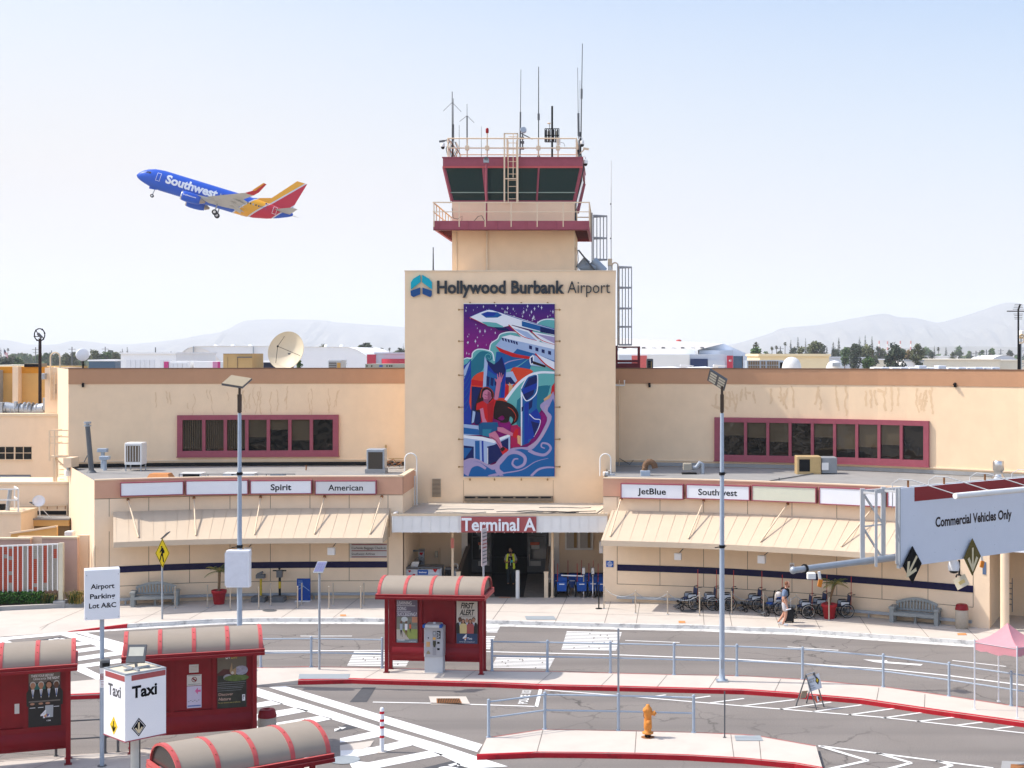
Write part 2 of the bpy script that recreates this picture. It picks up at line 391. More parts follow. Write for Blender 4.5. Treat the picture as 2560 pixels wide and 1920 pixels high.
near1=[(-140,1758),(0,1750),(146,1739),(246,1735),(330,1734,.02),(631,1714,.01),(745,1701),(880,1698),(935,1700),(1240,1708),(1355,1713),(1546,1717),(1860,1725),(1987,1734),(2151,1748),(2335,1775),(2560,1806),(2660,1822),(2800,1848)]
mb,fp1,np1=island('a',far1,near1)
for px in(905,1146,1340,1500,1640,1770,1935,2190,2310):
 y=[q for q in zip(near1,near1[1:])if q[0][0]<=px<=q[1][0]][0];a=gd(px,y[0][1]+(y[1][1]-y[0][1])*(px-y[0][0])/(y[1][0]-y[0][0]),.155)
 mb.poly([a,a+V((.02,0,0)),a+V((.45,1.9,0)),a+V((.43,1.9,0))],slab)
mb.build('middle_island',kind='structure')
mb=MB();mb.poly([gd(746,1697,.156),gd(871,1697,.158),gd(876,1684.5,.158),gd(748,1685,.158)],tact);mb.poly([gd(612,1677,.158)+V((.45*math.cos(t*.3927),.45*math.sin(t*.3927),0))for t in range(16)],tact)
mb.build('tactile_pad',kind='structure')
mb=MB();pl=np1[6:];mb.sweep(pl,nrm2(pl),[(.006,0),(.006,.13),(-.015,.156),(-.15,.156)],kerbr,close=False)
a,b=np1[4],np1[3];mb.sweep(np1[2:5],nrm2(np1[2:5]),[(.006,0),(.006,.12),(-.15,.157)],kerbr,close=False)
mb.build('kerb',kind='structure')
mb=MB();pl=fp1[3:];mb.sweep(pl,[-n for n in nrm2(pl)],[(.006,0),(.006,.13),(-.02,.156),(-.08,.156)],redfade,close=False);mb.build('kerb',kind='structure')
far2=[(1217,1844),(1358,1823),(1546,1826),(1720,1830),(1860,1836),(1895,1839),(2040,1864.5)]
near2=[(1192,1898,.03),(1340,1881),(1465,1882),(1589,1884),(1720,1888),(1860,1896),(1986,1908),(2056,1920)]
mb,fp2,np2=island('b',far2,near2)
for(x0,y0,x1,y1)in((1341,1881,1357,1823),(1586,1884,1590,1827),(1834,1894,1826,1834),(1902,1901,1896,1839)):
 a,b=gd(x0,y0,.155),gd(x1,y1,.155);mb.poly([a,a+V((.02,0,0)),b+V((.02,0,0)),b],slab)
mb.build('near_island',kind='structure')
mb=MB();mb.sweep(np2,nrm2(np2),[(.006,0),(.006,.13),(-.015,.157),(-.07,.157)],kerbr,close=False);mb.build('kerb',kind='structure')
mb=MB();mb.sweep(fp2,[-n for n in nrm2(fp2)],[(.006,0),(.006,.13),(-.02,.157),(-.06,.157)],redfade,close=False);mb.build('kerb',kind='structure')
farc=[(-180,1915),(0,1899),(148,1888),(310,1879),(414,1862),(560,1852),(640,1850),(690,1853)]
nearc=[(-180,2900),(300,2900),(560,2600),(760,2200),(800,1990),(790,1915),(745,1870)]
fp,np_=[gd(*p,.13)for p in farc],[gd(*p,.13)for p in nearc]
mb=MB();fill(mb,fp+np_[::-1],pave)
for P in(fp,np_):
 for a,b in zip(P,P[1:]):mb.poly([a,b,(b.x,b.y,-.01),(a.x,a.y,-.01)],pave)
for x0,y0,x1,y1 in((255,1900,330,1880),(60,1930,170,1886),(-20,1960,420,1880),(300,1960,560,1856)):
 a,b=gd(x0,y0,.134),gd(x1,y1,.134);mb.poly([a,a+V((.02,.01,0)),b+V((.02,.01,0)),b],slab)
mb.build('corner_pavement',kind='structure')
mb=MB();mb.sweep(fp[:6],[-n for n in nrm2(fp[:6])],[(.006,0),(.006,.11),(-.05,.136)],redfade,close=False);mb.build('kerb',kind='structure')
def marks(name,polys,m=rmark,z=.010):
 mb=MB()
 for q in polys:fill(mb,[gd(a,b,z)for a,b in q],m)
 return mb.build(name,kind='structure')
def line(x0,y0,x1,y1,wd=.1,z=.010):
 a,b=gd(x0,y0,z),gd(x1,y1,z);t=(b-a).normalized();n_=V((-t.y,t.x,0))*wd/2
 return[a-n_,b-n_,b+n_,a+n_]
def lines(name,L,m=rmark,wd=.1):
 mb=MB()
 for q in L:mb.poly(line(*q[:4],q[4]if len(q)>4 else wd),m)
 return mb.build(name,kind='structure')
k5=lambda p:(p[0]/5.53,1560+p[1]/5.53)
Z=lambda L:[k5(p)for p in L]
marks('crosswalk_marking',[Z([(-200,205),(930,108),(1010,128),(840,152),(60,222),(-200,250)]),Z([(1050,122),(1180,118),(2300,420),(2300,500),(2120,460)]),Z([(840,152),(1010,128),(2400,520),(2400,640),(1960,520)][:3]+[(2700,640),(2500,660)]),Z([(-200,222),(90,222),(480,372),(160,372),(-40,290),(-200,300)]),Z([(390,335),(1120,245),(1260,278),(960,318),(600,372),(470,372)]),Z([(960,362),(1340,310),(1460,345),(985,408)]),Z([(1000,462),(1570,382),(1720,420),(1030,515)]),Z([(1050,568),(1650,480),(1780,520),(1180,600),(1300,660),(1600,790),(1360,780),(1060,650)])])
lk=MB();fill(lk,[gd(*k5(p),.008)for p in((225,270),(830,175),(940,205),(300,300))],patchd);lk.build('road_patch',kind='structure')
def roadtext(mb,txt,p0,p1,hgt,z=.016,bold=.03):
 """lettering laid on the road, reading from p0 to p1"""
 a,b=gd(*p0,z),gd(*p1,z);X=(b-a);fr=Fr(a,X,V((-X.y,X.x,0)));mb.text(txt,fr,0,0,hgt,m=rmark,w=X.length,bold=bold,n=0,al='L')
mb=MB();roadtext(mb,'LOOK',k5((800,195)),k5((440,252)),1.05)
for q in(((910,205),(840,193),(830,228)),((310,285),(400,262),(350,292))):fill(mb,[gd(*k5(p),.016)for p in q],rmark)
mb.build('look_marking',kind='structure')
c8=lambda p:(800+p[0]/5.027,1780+p[1]/5.027)
marks('crosswalk_marking',[[(672,1718),(714,1715),(960,1789),(1206,1861),(1193,1880),(965,1810),(870,1780)],[(540,1694),(631,1716),(838,1780),(951,1817),(1098,1860),(1188,1890),(1270,1916),(1175,1921),(1083,1880),(929,1829),(631,1737),(540,1712)],[(628,1760),(680,1750.5),(709,1759),(628,1771)],[(628,1787),(740,1769),(774,1777),(628,1804)],[(690,1807),(803,1789),(832,1797),(700,1825),(640,1835),(640,1816)],[(850,1846),(929,1829),(962,1839),(897,1852),(850,1856)],[(851,1872),(932,1868),(1001,1852.5),(1034,1862.5),(968,1878),(870,1896),(851,1890)],[(870,1900),(920,1906),(1074,1876.5),(1110,1887),(954,1918),(900,1935),(880,1920)]])
lk=MB();fill(lk,[gd(*p,.008)for p in((840,1822),(865,1811),(893,1819),(842,1829))],patchd)
fill(lk,[gd(*p,.008)for p in((1056,1920),(1130,1902),(1160,1900),(1186,1909),(1120,1932),(1040,1945))],patchd);fill(lk,[gd(*p,.006)for p in((907,1718),(940,1718),(917,1755),(874,1755))],patchd)
lk.build('road_patch',kind='structure')
mb=MB();roadtext(mb,'LOOK',(1142,1907),(1010,1944),.75)
fill(mb,[gd(*p,.016)for p in((1157,1907),(1140,1905),(1144,1916))],rmark);fill(mb,[gd(*p,.016)for p in((866,1818),(846,1817),(855,1823))],rmark);fill(mb,[gd(*p,.016)for p in((852,1820),(836,1822),(836,1829),(846,1824))],rmark)
mb.build('look_marking',kind='structure')
mb=MB();fill(mb,[gd(*p,.014)for p in((850,1863),(935,1851),(925,1866),(905,1873),(850,1876))],pave);fill(mb,[gd(862,1899,.018)+V((.42*math.cos(t*.3927),.42*math.sin(t*.3927),0))for t in range(16)],tact);mb.build('corner_ramp',kind='structure')
lines('lane_marking',[(751,1590,880,1590),(1563,1601,1699,1606),(1969,1617,2096,1625.6),(2381,1651,2515,1666)])
lines('lane_marking',[(590,1628,956,1626),(956,1626,1217,1629),(1217,1629,1546,1637),(1546,1637,1860,1649),(1860,1649,2205,1672),(2205,1672,2373,1689),(2373,1689,2700,1731)],wd=.14)
marks('arrow_marking',[[(2158,1648.5),(2218,1651),(2218,1654),(2307,1660.5),(2302,1664),(2200,1656.5),(2186,1655)]])
lines('stall_marking',[(932,1755,1090,1758),(1090,1758,1340,1766),(1361,1724.5,1545,1738.5),(1545,1738.5,1860,1765),(1860,1765,2205,1793),(2205,1793,2700,1848),(1617,1743,1665,1737),(1733,1746,1776,1740),(1776,1757,1860,1746),(1858,1764,1987,1749),(1951,1773,2078,1755),(2032,1779,2154,1762),(2122,1787,2235,1771),(2205,1795,2306,1781),(2293,1803.5,2384,1793),(2392,1813,2456,1805),(2485,1822,2534,1816)])
marks('stop_marking',[[(1347.4,1722.5),(1356,1722.5),(1345.4,1767),(1336.4,1766.5)]])
mb=MB();a,b=gd(1297,1759,.014),gd(1308,1726,.014);X=b-a;fr=Fr(a,X,V((-X.y,X.x,0)));mb.text('POLICE 103',Fr(gd(1318,1759,.014),X,V((-X.y,X.x,0))),0,0,.30,rmark,w=X.length,bold=.02,n=0,al='L');mb.build('police_marking',kind='structure')
lines('chevron_marking',[(2046,1864,2483,1920),(2050,1865,2170,1901,.14),(2170,1901,2060,1925,.14),(2192,1882,2278,1907,.14),(2278,1907,2190,1930,.14),(2341,1901,2380,1913,.14),(2380,1913,2340,1925,.14)],wd=.12)
def bars(x0,y0,x1,y1,sk,n,gaps):
 """worn elongated lettering: long painted bars with short breaks"""
 out=[];rn=random.Random(n*7+int(x0))
 for i in range(n):
  t0,t1=(i+.08)/n,(i+.70)/n;ya,yb=y0+(y1-y0)*t0,y0+(y1-y0)*t1
  cuts=sorted([rn.uniform(.12,.9)for _ in range(rn.choice(gaps))]);xs=[0]+cuts+[1]
  for c0,c1 in zip(xs,xs[1:]):
   f=lambda u,y,t:(x0+(x1-x0)*u-sk*t,y+(u-.5)*2.4)
   out.append([f(c0+.008,ya,t0),f(c1-.008,ya,t0),f(c1-.008-rn.uniform(0,.01),yb,t1),f(c0+.008,yb,t1)])
 return out
marks('lettering_marking',bars(1416,1579,1556,1626,14,13,(0,1,1,2)))
marks('lettering_marking',bars(1240,1644,1388,1671,14,8,(0,1,2)))
marks('lettering_marking',bars(884,1630,1034,1666,18,9,(0,1,2,1)))
marks('lettering_marking',bars(1100,1564,1252,1581,8,5,(0,1,1))+bars(1090,1589,1240,1623,14,8,(0,1,2)))
marks('storm_drain_apron',[[(1072,1741),(1165,1741),(1176,1761),(1078,1761)]],pave)
mb=MB();a=[gd(*p,.02)for p in((1091,1746),(1149,1746),(1155,1758),(1092,1758))];fill(mb,a,rust)
for i in range(1,14):
 t=i/14;p,q=a[0].lerp(a[1],t),a[3].lerp(a[2],t);mb.poly([p+V((-.015,0,.004)),p+V((.015,0,.004)),q+V((.015,0,.004)),q+V((-.015,0,.004))],black)
mb.build('drain_grate',label='rusty rectangular storm drain grate set in a pale concrete apron in the near lane',cat='drain grate')
mb=MB();fill(mb,[gd(*p,.012)for p in((2505,1902),(2640,1908),(2640,1945),(2500,1938))],concg);fill(mb,[gd(*p,.016)for p in((2527,1910),(2600,1913),(2600,1935),(2525,1930))],rust);mb.build('drain_grate',label='drain grate in a grey concrete pad at the bottom right corner of the road',cat='drain grate')
def plate(px,py,rx,ry,m,label,z=.156,rnd=False,cat='cover plate',nm='cover_plate'):
 mb=MB();q=[(px+rx*math.cos(t*.3142),py+ry*math.sin(t*.3142))for t in range(20)]if rnd else[(px-rx,py-ry),(px+rx*.8,py-ry),(px+rx,py+ry),(px-rx*.9,py+ry)]
 fill(mb,[gd(a,b,z+.006)for a,b in q],m);return mb.build(nm,label=label,cat=cat)
plate(674,1526,18,3,greyd,'round dark manhole cover in the shaded pavement left of the entrance',rnd=True,cat='manhole cover',nm='manhole_cover')
plate(1721,1527.3,20.5,3.3,greyd,'round dark manhole cover in the pavement beside the first wheelchair',rnd=True,cat='manhole cover',nm='manhole_cover')
plate(858,1538,8,2,orangem,'small orange plate in the sunlit pavement left of the entrance')
plate(1705,1554.5,9,2.6,orangem,'small orange plate in the pavement below the first wheelchair')
plate(1352,1544.5,40,4.5,tact,'grey access plate in the sunlit pavement in front of the doors')
plate(1262,1493.6,16,1.2,mat('terracotta',(.45,.22,.15)),'terracotta strip plate at the foot of the black entrance mat')
plate(2405,1585,12,2.4,orangem,'small orange plate at the right end of the pavement near the pink canopy')
plate(1872,1845,36,6.5,tact,'grey rectangular cover plate on the near island behind the thin dark post')
pkc=mat('parking_concrete',(.46,.38,.28),.9,v=.06,s=.5,dirt=.2);t=thing('parking_structure','tan concrete parking structure facing the terminal','building',(0,-8,0));mb=MB()
for k in range(4):mb.box(-46,-40,k*3.-.25,46,-1.2,k*3.+.05,pkc);mb.box(-46,-1.5,k*3.+.05,46,-1.2,k*3.+1.1,pkc)
for i in range(12):mb.box(-46+i*8.3,-1.9,0,-45.2+i*8.3,-1.25,9,pkc)
mb.box(-46,-40,0,46,-39,10,greyd);mb.build('frame',t)
# == the terminal
ZR,ZP=5.50,5.66
FL=Wall([(236,63.5),(420,64.5),(560,65.0),(760,65.3),(1007,65.4)])
FR=Wall([(1508,64.6),(1760,63.6),(1950,62.4),(2130,61.1),(2300,59.7),(2474,58.2)])
WL=Wall([(171,72.4),(445,73.4),(850,74.),(1016,74.)])
WR=Wall([(1535,73.9),(1760,73.1),(2122,70.9),(2480,67.2),(2760,63.8)])
def strip(mb,W,z0,z1,m,out=0.,a=None,b=None):
 P,N=W.span(a,b)
 for i in range(len(P)-1):
  p,q=P[i]+N[i]*out,P[i+1]+N[i+1]*out;mb.poly([(p.x,p.y,z0),(q.x,q.y,z0),(q.x,q.y,z1),(p.x,p.y,z1)],m)
def sweepw(mb,W,prof,m,a=None,b=None):P,N=W.span(a,b);mb.sweep(P,N,prof,m)
def crack(mb,W,px,py,n,m,rn,down=True,wd=.035):
 """a wandering repaired crack on the wall"""
 x,y=px,py;a=1.57 if down else rn.uniform(-.4,.4)
 for i in range(n):
  a2=a+rn.uniform(-.5,.5);x2=x+math.cos(a2)*8;y2=y+abs(math.sin(a2))*8
  p,q=W.pt(x,y,.004),W.pt(x2,y2,.004);f=W.frame(x,y);d=(q-p)
  if d.length<.02:continue
  s_=d.normalized().cross(f.N)*wd*rn.uniform(.35,.8);mb.poly([p-s_,q-s_,q+s_,p+s_],m);x,y=x2,y2
crackm=mat('ochre_crack_repair',(.76,.535,.325),.9,v=.06,s=2)
coping=mat('dark_coping',(.20,.115,.07),.8,v=.1)
def wing(W,label,win,npane,mull,side,cracks,left):
 t=thing('terminal_wing',label,'building',(W.P[len(W.P)//2].x,W.P[len(W.P)//2].y,.1))
 mb=MB();strip(mb,W,3,9.72,stucco);rn=random.Random(5)
 for a,b,n in cracks:
  for i in range(n):crack(mb,W,rn.uniform(a,b),rn.uniform(964,985),rn.randint(4,8)if not left else rn.randint(3,9),crackm,rn,wd=.04 if left else .085)
  for i in range(n//4):crack(mb,W,rn.uniform(a,b),rn.uniform(975,1015),rn.randint(2,4),crackm,rn,left,wd=.05 if left else .11)
 if left:
  a,b=V((W.P[0].x,W.P[0].y,3)),V((xx(145.5,79),79,3));up=V((0,0,7.48));mb.poly([b,a,a+up,b+up],stucco2)
  mb.poly([b+V((0,0,0)),b+V((-3,7,0)),b+V((-3,7,0))+up,b+up],stucco2)
 mb.build('wall',t)
 mb=MB();sweepw(mb,W,[(.025,9.72),(.025,10.48),(-.3,10.48),(-.3,9.72)],brownband);mb.build('parapet_band',t)
 mb=MB();sweepw(mb,W,[(.05,10.48),(.05,10.53),(-.34,10.53),(-.34,10.48)],coping);mb.build('coping',t)
 mb=MB();P,N=W.span();pts=[(p.x-n_.x*.3,p.y-n_.y*.3,10.2)for p,n_ in zip(P,N)];fill(mb,pts+[(pts[-1][0]+6,96,10.2),(pts[0][0],96,10.2)],roofl);mb.build('roof',t)
 x0,x1,yt,yb,i0,i1=win;zt,zb=W.pt(x0,yt).z,W.pt(x0,yb).z
 fr=MB();wd=.22
 for za,zb_ in((zt-.24,zt),(zb,zb+.30)):sweepw(fr,W,[(.0,za),(.16,za),(.16,zb_),(0,zb_)],maroon,x0,x1)
 for a,b in((x0,i0),(i1,x1)):sweepw(fr,W,[(.0,zb+.3),(.16,zb+.3),(.16,zt-.24),(0,zt-.24)],maroon,a,b)
 pit=(i1-i0)/npane
 for k in range(1,npane):c=i0+pit*k;sweepw(fr,W,[(.0,zb+.3),(.15,zb+.3),(.15,zt-.24),(0,zt-.24)],maroon,c-mull,c+mull)
 f=fr.build('window',t);rn=random.Random(3)
 bl=[mat('window_blind_tan',(.075,.055,.034),.12,v=0,spec=.25),wavy(mat('window_blind_brown',(.075,.058,.036),.04,v=0,spec=.5)),wavy(mat('window_pane_glass',(.010,.010,.009),.03,v=0,spec=.5))]
 for k in range(npane):
  a,b=i0+pit*k+(mull if k else 0),i0+pit*(k+1)-(mull if k<npane-1 else 0)
  pm=MB();za,zc=zb+.3,zt-.24;p,n_,tt=W.hit(a);q,n2,t2=W.hit(b);h=rn.uniform(.3,.75)
  def qd(u0,u1,z0,z1,m,o):
   g0,g1=p.lerp(q,u0)+n_*o,p.lerp(q,u1)+n_*o;pm.poly([(g0.x,g0.y,z0),(g1.x,g1.y,z0),(g1.x,g1.y,z1),(g0.x,g0.y,z1)],m)
  qd(0,1,za,zc,bl[2],.02)
  if left and k<3:
   for j in range(9):qd(j/9+.012,(j+.8)/9,za+.1,zc,bl[0],.026)
  elif rn.random()<.8:qd(.0,1,zc-(zc-za)*h,zc,bl[1],.026)
  pm.build('pane',f)
 sm=MB();sweepw(sm,W,[(.0,zb-.03),(.2,zb-.03),(.2,zb),(0,zb)],maroon,x0-2,x1+2);sm.build('sill',f)
 bd=MB();sweepw(bd,W,[(.0,ZR+.28),(.06,ZR+.28),(.06,ZR+.34),(0,ZR+.34)],stucco2);sweepw(bd,W,[(0,ZR+.02),(.05,ZR+.02),(.05,ZR+.2),(0,ZR+.2)],black if left else concg);bd.build('base_flashing',t)
 return t
wingl=wing(WL,'cream upper storey left of the tower with tan parapet and seven-pane maroon window',(444,847,1038,1142,457,833),7,4,None,((380,860,24),),True)
wingr=wing(WR,'cream upper storey right of the tower with rust-streaked wall and nine-pane maroon window',(1787,2324,1043,1151,1809,2311),9,3.6,None,((1760,2330,30),),False)
def front(W,label,back,tile,aw,struts,panels,left):
 t=thing('low_terminal',label,'building',(W.P[len(W.P)//2].x,W.P[len(W.P)//2].y,.15))
 P,N=W.span();mb=MB();strip(mb,W,.1,4.87,stucco2)
 for px in panels:
  p,n_,tt=W.hit(px);g=p+n_*.004
  for z0,z1 in((.95,3.4),(4.05,4.84)):mb.poly([(g.x-tt.x*.012,g.y-tt.y*.012,z0),(g.x+tt.x*.012,g.y+tt.y*.012,z0),(g.x+tt.x*.012,g.y+tt.y*.012,z1),(g.x-tt.x*.012,g.y-tt.y*.012,z1)],joint)
 strip(mb,W,.94,.965,joint,.004,panels[0],panels[-1]);strip(mb,W,4.835,4.86,joint,.004)
 a,b=W.P[0],W.P[-1]
 if left:
  c=V((xx(172,72),72));mb.poly([(c.x,c.y,0),(a.x,a.y,0),(a.x,a.y,ZP),(c.x,c.y,ZP)],stucco2);mb.poly([(b.x,b.y,.1),(xx(1037,69.5),69.5,.1),(xx(1037,69.5),69.5,ZP),(b.x,b.y,ZP)],stucco2)
  mb.box(c.x+.1,c.y-1.,ZP-.02,c.x+.5,c.y,ZP+.45,stucco2)
 else:
  mb.poly([(a.x+.1,70,.1),(a.x,a.y,.1),(a.x,a.y,ZP),(a.x+.1,70,ZP)],stucco2);mb.poly([(b.x,b.y,.1),(b.x+2.5,b.y+6,.1),(b.x+2.5,b.y+6,ZP),(b.x,b.y,ZP)],stucco2)
 mb.build('wall',t)
 mb=MB();sweepw(mb,W,[(.02,4.87),(.02,ZP),(-.22,ZP),(-.22,4.87)],salmon)
 if left:q=V((xx(1037,69.5),69.5));mb.poly([(b.x+.02,b.y,4.87),(q.x+.02,q.y,4.87),(q.x+.02,q.y,ZP),(b.x+.02,b.y,ZP)],salmon)
 mb.build('salmon_band',t)
 mb=MB();sweepw(mb,W,[(.045,ZP),(.045,ZP+.05),(-.25,ZP+.05),(-.25,ZP)],creamp)
 if left:mb.bar((b.x-.1,b.y,ZP+.025),(q.x-.1,q.y,ZP+.025),.25,.05,creamp)
 mb.build('coping',t)
 mb=MB();B,BN=back.span();fill(mb,[(p.x-n_.x*.22,p.y-n_.y*.22,ZR)for p,n_ in zip(P,N)]+[(p.x,p.y+.05,ZR)for p in B[::-1]],roofg);mb.build('roof',t)
 mb=MB();sweepw(mb,W,[(.0,1.55),(.03,1.55),(.03,1.83),(.0,1.83)],tileb,*tile);mb.build('tile_band',t)
 mb=MB();sweepw(mb,W,[(.14,.33),(.22,.33),(.22,.45),(.14,.45)],grey,*tile)
 k=tile[0]+40
 while k<tile[1]:
  p,n_,tt=W.hit(k);g=p+n_*.12;mb.bar((g.x,g.y,.15),(g.x,g.y,.36),.07,.07,grey);k+=118
 mb.build('bumper_rail',t)
 AP,AN=W.span(*aw);mb=MB();zb,ze,zf,oo=4.25,3.19,2.96,2.3
 mb.sweep(AP,AN,[(.02,zb),(oo,ze),(oo,zf),(oo-.05,zf),(oo-.05,ze-.06),(.02,zb-.06)],awn)
 for i in range(int((aw[1]-aw[0])//31)+1):
  p,n_,tt=W.hit(aw[0]+6+i*31);a0,a1=V((p.x+n_.x*.05,p.y+n_.y*.05,zb+.004)),V((p.x+n_.x*oo*.99,p.y+n_.y*oo*.99,ze+.012));mb.bar(a0,a1,.022,.012,awn)
 for px in aw:
  p,n_,tt=W.hit(px);g=lambda o,z:(p.x+n_.x*o,p.y+n_.y*o,z);mb.poly([g(.02,zb),g(oo,ze),g(oo,zf),g(.02,zf)],awn)
 aobj=mb.build('awning',t)
 for ax,ay,ex in struts:
  p,n_,tt=W.hit(ax);q,n2,t2=W.hit(ex);mb=MB();mb.tube([(p.x+n_.x*.03,p.y+n_.y*.03,4.78),(q.x+n2.x*2.05,q.y+n2.y*2.05,3.34)],.035,creamp,6);mb.ball((p.x+n_.x*.05,p.y+n_.y*.05,4.78),.07,rust,8);mb.build('strut',aobj)
 return t
frontl=front(FL,'low curved cream front left of the entrance with salmon band and long metal awning',WL,(274,968),(283,975),((320,0,345),(485,0,500),(652,0,655),(812,0,806),(955,0,942)),(273,372,474,575,676,775,873,970),True)
frontr=front(FR,'low curved cream front right of the entrance with salmon band and long metal awning',WR,(1544,2433),(1530,2335),((1553,0,1549),(1760,0,1745),(1970,0,1935),(2183,0,2140)),(1543,1650,1759,1869,1980,2092,2205,2320,2433),False)
def airline(W,x0,x1,y0,y1,txt,label,face=white,tw=None,bold=.02):
 p,n_,tt=W.hit(x0);q,n2,t2=W.hit(x1);d=(p.y+q.y)/2;z1,z0=zz(y0,d),zz(y1,d);c=(p+q)/2;nn=(n_+n2).normalized()
 fr=Fr((c.x+nn.x*.05,c.y+nn.y*.05,(z0+z1)/2),(q.x-p.x,q.y-p.y,0));w_,h_=(q-p).length,z1-z0
 t=thing('airline_sign',label,'sign',fr.p(0,-h_/2,0),0,'airline signs on the salmon bands');mb=MB()
 a=.042
 for u0,v0,u1,v1 in((-w_/2,-h_/2,w_/2,-h_/2+a),(-w_/2,h_/2-a,w_/2,h_/2),(-w_/2,-h_/2+a,-w_/2+a,h_/2-a),(w_/2-a,-h_/2+a,w_/2,h_/2-a)):mb.prism([(u0,v0),(u1,v0),(u1,v1),(u0,v1)],fr,.26,maroon)
 mb.build('frame',t);mb=MB();mb.prism([(-w_/2+a,-h_/2+a),(w_/2-a,-h_/2+a),(w_/2-a,h_/2-a),(-w_/2+a,h_/2-a)],fr,.24,face)
 o=mb.build('face',t)
 if txt:mb=MB();mb.text(txt,fr,0,-.13,.265,blackp,w=tw,bold=bold,n=.246);mb.build('lettering',o)
yel=mat('yellowed_sign_face',(.66,.66,.52),.5,v=.03)
airline(FL,301,459,1203,1238,'','blank white sign box with red frame, leftmost on the left salmon band')
airline(FL,466,622,1199,1236,'','blank white sign box with red frame half hidden by the left lamp post')
airline(FL,628,782,1199,1234,'Spirit','red framed white sign box reading Spirit',tw=.92,bold=.022)
airline(FL,790,943,1200,1235,'American','red framed white sign box reading American',mat('greyed_sign_face',(.66,.66,.66),.45,v=.02),tw=1.56,bold=.012)
airline(FR,1555,1711,1208,1246,'JetBlue','red framed white sign box reading JetBlue',tw=1.27,bold=.018)
airline(FR,1719,1878,1211,1248,'Southwest','red framed white sign box reading Southwest behind the right lamp post',tw=1.75,bold=.016)
airline(FR,1884,2045,1214,1254,'','blank yellowed sign box with red frame on the right salmon band',yel)
airline(FR,2053,2216,1219,1263,'','blank bright white sign box with red frame beside the lattice of the gantry')
airline(FR,2224,2372,1226,1270,'','blank sign box with red frame mostly hidden behind the gantry sign')
DT=70.
tw_=thing('control_tower','cream control tower with red-trimmed glass cab above the airport name','control tower',(-5,75,.1))
X0,X1,ZT=xx(1012,DT),xx(1539,DT),zz(679,DT)
mb=MB();mb.box(X0,DT,3.6,X1,DT+10,ZT,stucco);f0=Fr((0,DT,0),(1,0,0))
for px in(1159,1383):mb.rect(f0,xx(px,DT)-.01,4,xx(px,DT)+.01,zz(1200,DT),mat('rusty_line',(.42,.26,.15),.9),.004)
mb.build('lower_block',tw_)
mb=MB();mb.box(X0-.02,DT-.03,ZT,X1+.02,DT+10.03,ZT+.06,creamp);mb.build('coping',tw_)
DS=72.4;S0,S1=xx(1130,DS),xx(1436,DS);ZD=17.4
mb=MB();mb.box(S0,DS,ZT-.3,S1,DS+6.2,zz(503,DS),stucco);fs_=Fr((0,DS,0),(1,0,0));mb.rect(fs_,xx(1141,DS)-.012,ZT,xx(1141,DS)+.012,ZD,joint,.004);mb.bar((xx(1217,DS),DS-.05,ZT),(xx(1217,DS),DS-.05,ZD),.1,.1,creamp)
mb.tube([(xx(1142,DS),DS-.03,ZT),(xx(1142,DS),DS-.03,ZD)],.025,creamp,6)
mb.build('shaft',tw_)
DB=71.;B0,B1=xx(1083,DB),xx(1473,DB);Bb,Bt=zz(574,DB),zz(552,DB);YB=DB+7.8
mb=MB();mb.box(B0,DB,Bt-.05,B1,YB,Bt,maroon)
for a in((B0,DB,B1,DB+.12),(B0,YB-.12,B1,YB),(B0,DB+.12,B0+.12,YB-.12),(B1-.12,DB+.12,B1,YB-.12)):mb.box(a[0],a[1],Bb,a[2],a[3],Bt-.05,maroon)
for i in range(1,12):
 for x in(B0+.12,B1-.9):mb.box(x,DB+i*.62,Bb+.1,x+.78,DB+i*.62+.08,Bt-.06,maroon_d)
for i in range(6):x=B0+.24+i*(B1-B0-.45)/5;mb.box(x-.03,DB-.03,Bb,x+.03,DB,Bt,maroon)
mb.box(B0,DB-.02,Bb-.03,B1,DB+.2,Bb,maroon_d);mb.build('balcony',tw_)
mb=MB();zt_,zm=zz(506,DB),zz(529.6,DB)
cor=[(B0,DB),(B1,DB),(B1,YB),(B0,YB)]
for z,w_ in((zt_,.055),(zm,.04)):
 for i in range(4):a,b=cor[i],cor[(i+1)%4];mb.bar((*a,z),(*b,z),w_,w_,creamp)
for i in range(4):
 a,b=V(cor[i]),V(cor[(i+1)%4]);n_=6 if i%2==0 else 6
 for k in range(n_):p=a.lerp(b,(k+.03*(k==0))/n_+.0);mb.bar((p.x,p.y,Bt-.3),(p.x,p.y,zt_),.05,.05,creamp)
for px in(1225,1310,1384):pass
mb.build('railing',tw_)
zg0,zg1=zz(503,DS),zz(419,72.05);L0=[(S0,DS),(S1,DS),(S1,DS+6.2),(S0,DS+6.2)];e=.36;L1=[(S0-e,DS-e),(S1+e,DS-e),(S1+e,DS+6.2+e),(S0-e,DS+6.2+e)]
cabg=wavy(mat('cab_glass',(.008,.030,.027),.04,v=0,spec=.5),.9,.25)
mb=MB()
for i in range(4):j=(i+1)%4;mb.poly([(*L0[i],zg0),(*L0[j],zg0),(*L1[j],zg1),(*L1[i],zg1)],cabg)
glz=mb.build('cab_glazing',tw_)
def onG(px,t):x=xx(px,DS);return V((x+(x-(S0+S1)/2)*.10*t,DS-e*t-.03,zg0+(zg1-zg0)*t))
for px in(1217,1342):mb=MB();mb.bar(onG(px,0),onG(px,1),.13 if px<1300 else .08,.08,maroon);mb.build('mullion',glz)
for i in range(4):mb=MB();mb.bar((*L0[i],zg0),(*L1[i],zg1),.12,.12,maroon);mb.build('mullion',glz)
mb=MB();mb.bar((S0,DS-.02,zg0+.0),(S1,DS-.02,zg0),.07,.06,maroon);mb.build('sill',glz)
